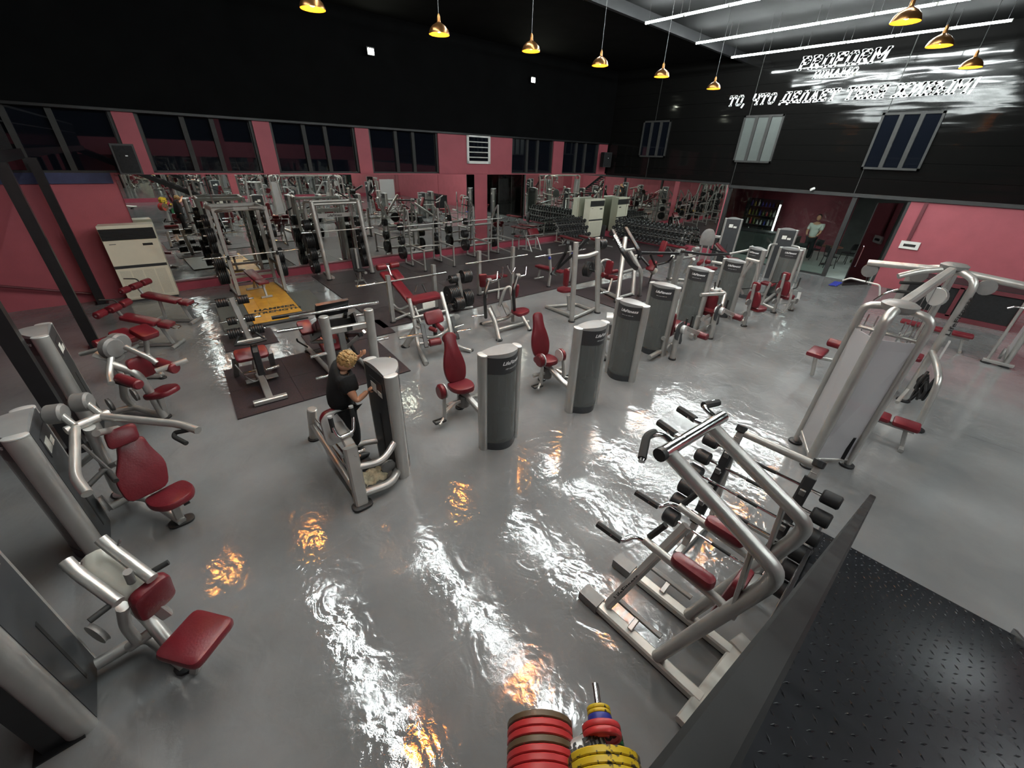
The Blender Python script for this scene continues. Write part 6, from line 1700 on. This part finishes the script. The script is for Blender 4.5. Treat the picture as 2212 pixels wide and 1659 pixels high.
br(T, 'foot_bar', [V(pc.x - .35, pc.y, .04), V(pc.x + .35, pc.y, .04)], .1, .07, 'white_metal'); br(T, 'foot_bar', [V(pc.x, pc.y - .35, .04), V(pc.x, pc.y + .35, .04)], .1, .07, 'white_metal')

# ================================================================ cable station on the right
T = thing('cable_station', 'silver multi-station cable tower with frosted guards and overhead beam', 'gym machine', (7.1, .4, 0))
hub = V(7.05, .38, 2.42)
legs = [(V(7.16, .78, .02), V(7.02, .72, 2.25)), (V(7.12, .06, .02), V(6.95, .02, 2.25)), (V(6.62, .46, .02), V(6.68, .42, 2.25))]
for f_, t_ in legs:
    tb(T, 'leg', [f_, t_.lerp(f_, .12), V(t_.x, t_.y, 2.42), V(hub.x * .7 + t_.x * .3, hub.y * .7 + t_.y * .3, 2.45)], .062 if f_.x < 6.9 else .048, m, .22, 12)
    obj('leg_foot', M().lathe([(0, .10), (.03, .10), (.045, .07)], p=(f_.x, f_.y, 0), n=14), 'black_rubber', T)
obj('hub', M().lathe([(0, .13), (.04, .19), (.10, .2), (.13, .15)], p=tuple(hub - V(0, 0, .02)), n=18), 'cast_grey', T)
for a in (0, 1):
    p0, p1 = legs[a], legs[2]
    q = [p0[0].lerp(p0[1], .06), p0[0].lerp(p0[1], .93), p1[0].lerp(p1[1], .93), p1[0].lerp(p1[1], .06)]
    n_ = (q[1] - q[0]).cross(q[3] - q[0]).normalized() * .006
    obj('guard_panel', M().add([p + n_ for p in q] + [p - n_ for p in q], [(0, 1, 2, 3), (7, 6, 5, 4), (0, 4, 5, 1), (1, 5, 6, 2), (2, 6, 7, 3), (3, 7, 4, 0)]), 'frosted_acrylic', T)
tb(T, 'guard_bar', [legs[0][0].lerp(legs[0][1], .94), legs[1][0].lerp(legs[1][1], .94)], .022, m, 0); tb(T, 'guard_bar', [legs[0][0].lerp(legs[0][1], .06), legs[1][0].lerp(legs[1][1], .06)], .028, m, 0)
tb(T, 'tie', [legs[2][0] + V(0, 0, .12), legs[0][0] + V(0, 0, .25)], .026, m, 0); tb(T, 'tie', [legs[2][0] + V(0, 0, .12), legs[1][0] + V(0, 0, .1)], .026, m, 0)
for y_ in (.2, .58):
    obj('weight_stack', M().bx((6.98, y_ - .09, .15), (7.10, y_ + .09, .55)), 'weight_stack', T)
    for dx in (-.05, .05):
        obj('guide_rod', M().cyl((7.04, y_ + dx, .5), (7.04, y_ + dx, 2.3), .010, 6), 'chrome', T)
obj('stack_pulley', M().cyl((6.95, .38, .55), (6.98, .38, .55), .10, 16), 'black_rubber', T)
hub2 = V(10.80, .16, 2.46)
br(T, 'overhead_beam', [hub + V(.1, 0, .04), hub2], .12, .13, m)
for f_ in (.3, .5, .7):
    p = hub.lerp(hub2, f_); obj('bolt', M().cyl(p + V(0, .05, .03), p + V(0, .09, .03), .018, 8), 'chrome', T)
obj('hub', M().lathe([(0, .13), (.04, .19), (.10, .2), (.13, .15)], p=tuple(hub2 - V(0, 0, .02)), n=18), 'cast_grey', T)
tb(T, 'cross_arm', [V(10.80, 1.36, 2.36), V(10.80, .2, 2.44)], .06, m, 0, 12); tb(T, 'cross_arm', [V(10.80, .12, 2.44), V(10.55, -1.5, 2.36)], .06, m, 0, 12)
for f_, t_ in ((V(10.42, -.17, .02), V(10.52, -.20, 2.2)), (V(10.95, .75, .02), V(10.85, .66, 2.2)), (V(11.4, .1, .02), V(11.3, .12, 2.2))):
    tb(T, 'leg', [f_, t_.lerp(f_, .1), V(t_.x, t_.y, 2.38), V(hub2.x * .7 + t_.x * .3, hub2.y * .7 + t_.y * .3, 2.46)], .058, m, .22, 12)
    obj('leg_foot', M().lathe([(0, .11), (.03, .11), (.045, .07)], p=(f_.x, f_.y, 0), n=14), 'black_rubber', T)
lg = placed(text_mesh('LifeFitness', .17, .2, .003, 0), V(10.46, -.245, 1.75), V(.04, -.03, 1), V(-.85, .5, .0)); obj('logo_lettering', lg, 'print_black', T)
tb(T, 'ring_tube', [V(10.2, .78, 2.3), V(10.35, .55, 2.42), V(10.6, .3, 2.46)], .05, m, .15)
for p, ax_2 in ((V(10.8, 1.28, 2.22), (1, .2, 0)), (V(10.8, .55, 2.28), (1, .2, 0)), (V(10.66, -.35, 2.28), (1, .2, 0)), (V(10.56, -1.2, 2.22), (1, .2, 0))):
    pulley(T, p, ax_2, .13)
obj('cable', M().tube([V(10.8, 1.28, 2.1), V(10.85, 1.25, 1.95)], .008, 5), 'black_steel', T)
tb(T, 'lat_bar', [V(11.0, 1.66, 1.9), V(10.98, 1.55, 1.98), V(10.8, 1.02, 1.98), V(10.75, .93, 1.75)], .017, 'cap_light', .05)
obj('pulley_block', M().cyl(V(10.84, .18, 1.95), V(10.9, .14, 1.95), .17, 18, .01), 'cap_light', T)
for dy in (.0, .06, .12, .2):
    obj('cable', M().tube([V(10.85, .12 + dy, 2.4), V(10.9, .12 + dy, .5)], .007, 5), 'chrome', T)
tb(T, 'row_handle', [V(10.3, .95, 1.78), V(10.28, .85, 1.95), V(10.34, .7, 2.05)], .02, 'chrome', .05); grip(T, [V(10.35, .85, 2.0), V(10.45, .5, 2.02)], .03); grip(T, [V(10.32, .72, 2.18), V(10.5, .42, 2.2)], .03)
tb(T, 'hook_bow', [V(10.42, -.17, 1.06), V(9.75, -.30, 1.06), V(9.25, -.42, .98), V(9.28, -.5, .06)], .05, m, .2, 12); obj('leg_foot', M().lathe([(0, .12), (.03, .12), (.045, .07)], p=(9.28, -.5, 0), n=14), 'black_rubber', T)
br(T, 'card_holder', [V(10.30, -.30, .95), V(10.32, -.30, 1.35)], .16, .03, 'cap_light'); br(T, 'lower_frame', [V(10.42, -.15, .25), V(9.6, -.1, .25)], .06, .05, m); br(T, 'seat_frame', [V(10.9, .3, .5), V(10.3, .1, .55)], .06, .06, m)
obj('weight_stack', M().bx((10.6, .0, .1), (10.85, .3, 1.0)), 'weight_stack', T)
cushion(T, 'seat', V(11.55, .05, .52), X1, Y1, .4, .34, .09); br(T, 'seat_post', [V(11.55, .05, .52), V(11.6, .05, .03)], .08, .08, m)
cushion(T, 'bench_cushion', V(10.1, 1.42, .52), V(0, -1, 0), X1, .3, .55, .09); roller(T, 'knee_roll', V(10.25, 1.0, .78), V(10.3, 1.35, .78), .09); br(T, 'bench_leg', [V(10.1, 1.42, .5), V(10.15, 1.35, .03)], .07, .07, m); br(T, 'bench_beam', [V(10.1, 1.35, .46), V(10.6, .6, .4)], .07, .07, m)
rnd = random.Random(11)
for k in range(9):
    p = V(9.55 + rnd.uniform(-.14, .16), -.32 + rnd.uniform(-.1, .1), .92 - rnd.uniform(0, .12))
    q = p + V(rnd.uniform(-.05, .05), rnd.uniform(-.05, .05), -rnd.uniform(.25, .5)); s = V(rnd.uniform(-.07, .07), rnd.uniform(-.07, .07), 0)
    Tr = obj('cable_attachment', M().tube([p, (p + q) / 2 + s, q, (p + q) / 2 - s, p + V(.01, 0, 0)], .022, 6, .06), 'black_rubber'); tag(Tr, 'black strap or rope handle in the bunch hanging from the bent silver bow', 'attachment', 'cable attachments')

for p, yw, lb in (((8.32, .08, 0), .05, 'red flat bench with a grey wheel foot in front of the frosted cable tower'), ((14.75, -.1, 0), .05, 'red three-part bench far right by the dark maroon-framed box')):
    adjustable_bench(p, yw, lb, .03, L=1.2 if p[0] < 10 else 1.4)
T = thing('cable_crossover', 'second cable tower cut off by the right edge of the picture', 'gym machine', (14.5, -1.4, 0))
for y, x in ((-1.18, 14.45), (-1.48, 14.45)):
    tb(T, 'upright', [V(x, y, .02), V(x - .1, y + .02, 2.2)], .05 if y < -1.3 else .03, m, 0); foot(T, (x, y, 0), .1)
br(T, 'base', [V(14.45, -1.1, .06), V(14.45, -1.62, .06)], .12, .08, m); br(T, 'head', [V(14.35, -1.1, 2.2), V(14.35, -1.62, 2.2)], .14, .1, m)
tb(T, 'base_tube', [V(14.45, -1.5, .06), V(16.2, -1.55, .06)], .05, m, 0); obj('guard_panel', M().bx((14.7, -1.5, .15), (15.9, -1.49, 2.1)), 'frosted_acrylic', T); pulley(T, V(14.42, -1.33, .3), (0, 1, 0), .14)
tb(T, 'lat_bar', [V(14.2, -.95, 1.35), V(14.2, -1.05, 1.42), V(14.22, -1.35, 1.4), V(14.22, -1.42, 1.2)], .018, 'chrome', .05); tb(T, 'front_leg', [V(14.45, -1.48, .05), V(14.9, -1.5, .9), V(15.0, -1.5, 1.0)], .05, m)

T = thing('storage_box', 'big black box with a maroon frame standing by the right wall', 'storage box', (18.6, -.3, 0))
obj('body', M().bx((18.05, -1.45, .12), (19.2, 1.1, .98)), 'black_cloth', T)
for q in (((18.0, -1.5, 0), (18.12, 1.15, .14)), ((18.0, -1.5, .94), (18.12, 1.15, 1.04)), ((18.0, -1.52, 0), (18.12, -1.42, 1.04)), ((18.0, 1.07, 0), (18.12, 1.17, 1.04)), ((18.0, -.2, .1), (18.10, -.1, .98))):
    obj('frame_rail', M().bx(*q), 'maroon', T)
obj('lid', M().bx((18.1, -1.48, .98), (19.2, 1.12, 1.06)), 'black_rubber', T)

# ================================================================ the man repairing the tower
def ell(c, r, n=14, k=10, rot=None):
    b_ = M(); vs_ = []; R_ = rot or Matrix.Identity(3)
    for i in range(k + 1):
        a = PI * i / k
        for j in range(n):
            t = 2 * PI * j / n
            vs_.append(V(c) + R_ @ V(r[0] * math.sin(a) * math.cos(t), r[1] * math.sin(a) * math.sin(t), r[2] * math.cos(a)))
    fs = [(i * n + j, (i + 1) * n + j, (i + 1) * n + (j + 1) % n, i * n + (j + 1) % n) for i in range(k) for j in range(n)]
    return b_.add(vs_, fs)


def skinned(name, verts, edges, radii, mname, parent, sub=2):
    me = bpy.data.meshes.new(name); base = WM[parent].inverted()
    me.from_pydata([tuple((base @ V(v)) * U) for v in verts], edges, []); o = bpy.data.objects.new(name, me); COL.objects.link(o); o.parent = parent; WM[o] = WM[parent].copy()
    md = o.modifiers.new('skin', 'SKIN'); md.use_smooth_shade = True
    for i, r in enumerate(radii):
        sv = me.skin_vertices[0].data[i]; sv.radius = ((r[0] if isinstance(r, tuple) else r) * U, (r[1] if isinstance(r, tuple) else r) * U); sv.use_root = (i == 0)
    ms = o.modifiers.new('sub', 'SUBSURF'); ms.levels = sub; ms.render_levels = sub
    dg = bpy.context.evaluated_depsgraph_get(); m2 = bpy.data.meshes.new_from_object(o.evaluated_get(dg)); o.modifiers.clear(); o.data = m2
    m2.materials.clear(); m2.materials.append(MATS[mname]); m2.shade_smooth()
    bpy.data.meshes.remove(me)
    return o


T = thing('person', 'man in black T-shirt and black trousers leaning over the weight tower', 'person', (1.47, 4.95, 0))
pel = V(1.42, 5.0, .98); sp1 = V(1.40, 4.98, 1.18); ch_ = V(1.44, 4.94, 1.42); nk = V(1.47, 4.87, 1.52)
shL, shR = V(1.52, 5.06, 1.52), V(1.42, 4.72, 1.43)
hipL, hipR = V(1.45, 5.10, .92), V(1.42, 4.90, .92)
knL, knR = V(1.50, 5.12, .50), V(1.46, 4.90, .50)
anL, anR = V(1.44, 5.14, .09), V(1.40, 4.88, .09)
elR, haR = V(1.50, 4.62, 1.15), V(1.68, 4.60, 1.27)
elL, haL = V(1.62, 5.08, 1.50), V(1.72, 4.84, 1.66)
# one continuous figure: trunk, legs, arms, neck, head stump
verts = [pel, sp1, ch_, nk, nk + V(.03, -.01, .09), shL, elL, haL.lerp(elL, .12), shR, elR, haR.lerp(elR, .12), hipL, knL, anL, anL + V(.17, .0, -.04), hipR, knR, anR, anR + V(.17, -.01, -.04)]
edges = [(0, 1), (1, 2), (2, 3), (3, 4), (2, 5), (5, 6), (6, 7), (2, 8), (8, 9), (9, 10), (0, 11), (11, 12), (12, 13), (13, 14), (0, 15), (15, 16), (16, 17), (17, 18)]
radii = [(.10, .12), (.10, .12), (.11, .15), .065, .06, .075, .05, .033, .075, .05, .033, .08, .078, .05, .038, .08, .078, .05, .038]
skinned('body', verts, edges, radii, 'skin', T)
# clothing: T-shirt with short sleeves, trousers, shoes
vs_ = [pel + V(0, 0, -.12), sp1, ch_, ch_.lerp(nk, .85), shL, shL.lerp(elL, .62), shR, shR.lerp(elR, .62)]
skinned('t_shirt', vs_, [(0, 1), (1, 2), (2, 3), (2, 4), (4, 5), (2, 6), (6, 7)], [(.20, .21), (.185, .20), (.175, .215), .10, .125, .09, .125, .09], 'black_cloth', T)
vs_ = [pel + V(0, 0, .05), hipL, knL, anL + V(0, 0, .02), hipR, knR, anR + V(0, 0, .02)]
skinned('trousers', vs_, [(0, 1), (1, 2), (2, 3), (0, 4), (4, 5), (5, 6)], [(.18, .2), .14, .11, .085, .14, .11, .085], 'black_cloth', T)
for a in (anL, anR):
    obj('shoe', ell(a + V(.07, 0, -.035), (.16, .06, .055)), 'black_rubber', T)


def hand(wr, fdir, side, curl):
    """palm, four bent fingers of unequal length and a thumb leaving the side of the palm"""
    f_ = V(fdir).normalized(); s_ = V(side).normalized(); n_ = f_.cross(s_).normalized(); k = .9
    verts = [wr, wr + f_ * .05 * k, wr + f_ * .095 * k]; edges = [(0, 1), (1, 2)]; radii = [.028, (.036, .02), (.042, .019)]
    o_ = skinned('palm', verts, edges, radii, 'skin', T, 1)
    for i, (off, ln) in enumerate(((-.033, .075), (-.011, .088), (.011, .082), (.033, .064))):
        b0 = wr + f_ * .085 * k + s_ * off; b1 = b0 + f_ * ln * .45 + n_ * curl * .2; b2 = b1 + f_ * ln * .28 + n_ * curl * .5; b3 = b2 + f_ * ln * .15 + n_ * curl * .6
        oo = skinned('finger', [b0, b1, b2, b3], [(0, 1), (1, 2), (2, 3)], [.0105, .0098, .009, .008], 'skin', T, 1); oo.parent = o_
    t0 = wr + f_ * .03 - s_ * .03; oo = skinned('thumb', [t0, t0 + f_ * .03 - s_ * .03, t0 + f_ * .06 - s_ * .035 + n_ * curl * .4], [(0, 1), (1, 2)], [.014, .0115, .009], 'skin', T, 1); oo.parent = o_


hand(elR.lerp(haR, .86), haR - elR, (0, 0, 1), .03); hand(elL.lerp(haL, .86), haL - elL, (1, 0, 0), .04)
hc = V(1.52, 4.81, 1.64); Rh = Matrix.Rotation(.95, 3, 'Y')
hd = ell(hc, (.105, .085, .125), 16, 12, Rh); obj('head', hd, 'skin', T)
H = lambda x, y, z: hc + Rh @ V(x, y, z)
nose = obj('nose', M().add([H(.10, -.016, .0), H(.10, .016, .0), H(.10, 0, .04), H(.13, 0, -.012)], [(0, 1, 3), (1, 2, 3), (2, 0, 3), (0, 2, 1)]), 'skin', T)
for s in (-1, 1):
    obj('ear', ell(H(-.005, .088 * s, .0), (.022, .012, .034), 8, 6, Rh), 'skin', T); obj('eye', ell(H(.095, .034 * s, .022), (.010, .014, .009), 8, 6, Rh), 'paper', T)
obj('mouth', ell(H(.092, 0, -.055), (.008, .026, .007), 8, 6, Rh), 'red_vinyl', T)
# curly blond hair as a cap of bumpy tufts
rnd = random.Random(4); hb_ = ell(H(-.02, 0, .028), (.112, .098, .118), 22, 16, Rh)
hb_.v = [tuple(V(v) + (V(v) - hc).normalized() * rnd.uniform(-.006, .014)) for v in hb_.v]
keep = [f for f in hb_.f if not all(((Rh.transposed() @ (V(hb_.v[i]) - hc)).x > .07 and (Rh.transposed() @ (V(hb_.v[i]) - hc)).z < .05) or (Rh.transposed() @ (V(hb_.v[i]) - hc)).z < -.075 for i in f)]
hb_.f = keep; hr_ = obj('hair', hb_, 'hair_blond', T, sharp=3.2)
for k in range(46):
    a, e = rnd.uniform(0, 2 * PI), rnd.uniform(-.2, 1.45)
    d = V(math.cos(a) * math.cos(e), math.sin(a) * math.cos(e), math.sin(e))
    if d.x > .55 and d.z < .45: continue
    obj('curl', ell(H(-.02 + d.x * .108, d.y * .096, .028 + d.z * .115), (.026, .026, .02), 7, 5, Rh), 'hair_blond', hr_)
rg = M(); rnd = random.Random(2); N = 9
gv = [[V(1.30 + .32 * i / (N - 1) + .03 * math.sin(j * 1.3), 4.28 + .30 * j / (N - 1) + .03 * math.sin(i * 1.7), .012 + rnd.uniform(0, .045) * (0 < i < N - 1 and 0 < j < N - 1)) for j in range(N)] for i in range(N)]
rg.add([p for r_ in gv for p in r_] + [V(p.x, p.y, max(.002, p.z - .008)) for r_ in gv for p in r_], [(i * N + j, (i + 1) * N + j, (i + 1) * N + j + 1, i * N + j + 1) for i in range(N - 1) for j in range(N - 1)] + [(81 + i * N + j, 81 + i * N + j + 1, 81 + (i + 1) * N + j + 1, 81 + (i + 1) * N + j) for i in range(N - 1) for j in range(N - 1)])
tag(obj('cleaning_rag', rg, 'rag'), 'crumpled beige rag on the floor inside the glute machine frame', 'rag')

# ================================================================ small things and the lobby
cl = M(); N = 12
gv = [[V(19.75 + 1.05 * i / (N - 1) + .04 * math.sin(j * 2.), 2.75 + .75 * j / (5 - 1) + .05 * math.sin(i * 1.9), .01 + .02 * abs(math.sin(i * 1.1 + j))) for j in range(5)] for i in range(N)]
gv = [[V(p.x * .9 + 1.95, p.y * .35 + 2.1 + (p.x - 19.75) * .0, p.z) for p in r_] for r_ in gv]
cl.add([V(p.x - .2, p.y, p.z) for r_ in gv for p in r_], [(i * 5 + j, (i + 1) * 5 + j, (i + 1) * 5 + j + 1, i * 5 + j + 1) for i in range(N - 1) for j in range(4)])
tag(obj('floor_cloth', cl, 'blue_cloth'), 'bright blue cloth lying on the floor in the doorway', 'cloth')


def chair(p, rz, label):
    Tc = thing('lobby_chair', label, 'chair', p, rz, 'lobby chairs')
    P_(Tc, 'seat', M().pad((0, 0, .46), X1, Y1, .44, .44, .05, .05), 'black_rubber'); P_(Tc, 'backrest', M().pad((0, .22, .78), X1, V(0, .15, 1), .42, .3, .04, .05), 'black_rubber')
    for sx in (-1, 1):
        for sy in (-1, 1):
            P_(Tc, 'leg', M().tube([V(.18 * sx, .18 * sy, .48), V(.21 * sx, .22 * sy, 0)], .016, 6), 'black_steel')
        P_(Tc, 'back_post', M().tube([V(.18 * sx, .2, .48), V(.18 * sx, .27, .95)], .014, 6), 'black_steel')
    return Tc


c0 = chair((23.2, 4.3, 0), .6, 'black lobby chair nearest the glass door')
for p, r_, lb in (((24.6, 5.35, 0), -2.2, 'black lobby chair turned toward the window'), ((23.0, 5.5, 0), 1.9, 'black lobby chair half hidden behind the second glass pane'), ((25.0, 4.0, 0), 2.6, 'black lobby chair at the back of the lobby')):
    copy_tree(c0, None, p, r_, lb)
T = thing('lobby_table', 'round dark lobby table among the black chairs', 'table', (23.9, 4.5, 0))
P_(T, 'top', M().lathe([(0, .40), (.03, .42), (.04, .40)], p=(0, 0, .78), n=20), 'wood_brown'); P_(T, 'column', M().tube([V(0, 0, 0), V(0, 0, .78)], .05, 10), 'black_steel'); P_(T, 'base', M().lathe([(0, .26), (.03, .2)], n=16), 'black_steel')
T = thing('reception_counter', 'dark reception counter behind the glass screen', 'counter', (22.9, 7.4, 0))
P_(T, 'front', M().bx((-.1, -1.4, 0), (.5, 1.3, 1.12)), 'concrete_green'); P_(T, 'worktop', M().bx((-.18, -1.48, 1.12), (.58, 1.36, 1.18)), 'black_rubber'); P_(T, 'return', M().bx((.5, -1.4, 0), (1.6, -.9, 1.0)), 'concrete_green')
T = thing('shelf_unit', 'tall dark shelf unit with rows of bottles behind the counter', 'shelf', (25.9, 8.6, 0))
for z in (.05, .6, 1.1, 1.55, 2.0):
    P_(T, 'shelf', M().bx((-.2, -.8, z), (.2, .8, z + .03)), 'black_rubber')
for y in (-.8, .8):
    P_(T, 'side', M().bx((-.2, y - .02, 0), (.2, y + .02, 2.4)), 'black_rubber')
P_(T, 'back', M().bx((.18, -.8, 0), (.2, .8, 2.4)), 'black_rubber'); P_(T, 'light_strip', M().bx((-.2, -.88, .3), (-.14, -.82, 2.2)), 'lobby_led')
rnd = random.Random(8); b0 = None
for z in (.63, 1.13, 1.58, 2.03):
    for k in range(8):
        mm = ('bottle', 'plate_yellow', 'plate_red', 'paper', 'plate_blue')[rnd.randrange(5)]
        h_ = rnd.choice((.22, .28, .32)); o = inst('bottle', 'bot%s%.2f' % (mm, h_), lambda: M().lathe([(0, .05), (h_ * .6, .05), (h_ * .75, .022), (h_, .02)], n=8), mm, None, mtx((25.9, 7.95 + k * .18, z))); tag(o, 'small bottle on the lit shelf unit in the lobby', 'bottle', 'bottles on the lobby shelf')


T = thing('person', 'person in a white shirt standing behind the lobby counter', 'person', (24.2, 5.5, 0))
P0 = V(24.2, 5.5, 0)
pts = [P0 + V(0, 0, 1.0), P0 + V(0, 0, 1.3), P0 + V(.02, 0, 1.58), P0 + V(.03, 0, 1.75), P0 + V(.02, .22, 1.6), P0 + V(-.05, .28, 1.3), P0 + V(-.22, .2, 1.15), P0 + V(.02, -.22, 1.6), P0 + V(-.05, -.28, 1.3), P0 + V(-.22, -.2, 1.15), P0 + V(0, .1, .95), P0 + V(0, .12, .5), P0 + V(0, .12, .08), P0 + V(0, -.1, .95), P0 + V(0, -.12, .5), P0 + V(0, -.12, .08)]
skinned('body', pts, [(0, 1), (1, 2), (2, 3), (2, 4), (4, 5), (5, 6), (2, 7), (7, 8), (8, 9), (0, 10), (10, 11), (11, 12), (0, 13), (13, 14), (14, 15)], [.14, .13, .14, .06, .08, .05, .035, .08, .05, .035, .1, .08, .06, .1, .08, .06], 'skin', T)
skinned('shirt', pts[:3] + [pts[4], pts[4].lerp(pts[5], .8), pts[7], pts[7].lerp(pts[8], .8)], [(0, 1), (1, 2), (2, 3), (3, 4), (2, 5), (5, 6)], [(.18, .2), .17, .17, .11, .08, .11, .08], 'white_cloth', T)
skinned('trousers', [pts[0], pts[10], pts[11], pts[12], pts[13], pts[14], pts[15]], [(0, 1), (1, 2), (2, 3), (0, 4), (4, 5), (5, 6)], [.17, .13, .1, .08, .13, .1, .08], 'black_cloth', T)
obj('head', ell(P0 + V(-.02, 0, 1.92), (.11, .09, .13)), 'skin', T); obj('hair', ell(P0 + V(.02, 0, 1.96), (.115, .098, .12)), 'black_cloth', T)

# ================================================================ machines behind the stairs that show only in the mirrors
ob = bpy.data.objects
place = ['first', 'second', 'third', 'fourth', 'fifth', 'sixth', 'seventh', 'eighth', 'ninth', 'tenth', 'eleventh', 'twelfth', 'thirteenth', 'fourteenth', 'fifteenth', 'sixteenth', 'seventeenth', 'eighteenth']
src = [('chest_press_station', 'seated press'), ('leg_curl_machine', 'leg curl machine'), ('hip_adductor_machine', 'hip adduction machine'), ('lat_pulldown', 'tall pulldown frame'), ('lateral_raise_machine', 'lateral raise machine'), ('leg_curl_machine.001', 'leg curl machine'), ('chest_press_machine', 'black-armed press'), ('glute_machine', 'glute machine'), ('shoulder_press_machine', 'shoulder press')]
spots = [(1.5 + 1.55 * i + (.4 if i % 2 else 0), -5.6 - 2.0 * (i % 3) * 1.0) for i in range(12)]
for i, (x, y) in enumerate(spots):
    nm, lb = src[i % len(src)]
    o = ob[nm]
    copy_tree(o, None, (x, y, 0), o.rotation_euler.z + (PI if i % 2 else 0), '%s reflected in the back mirror, %s from the left behind the stairs' % (lb, place[i]))
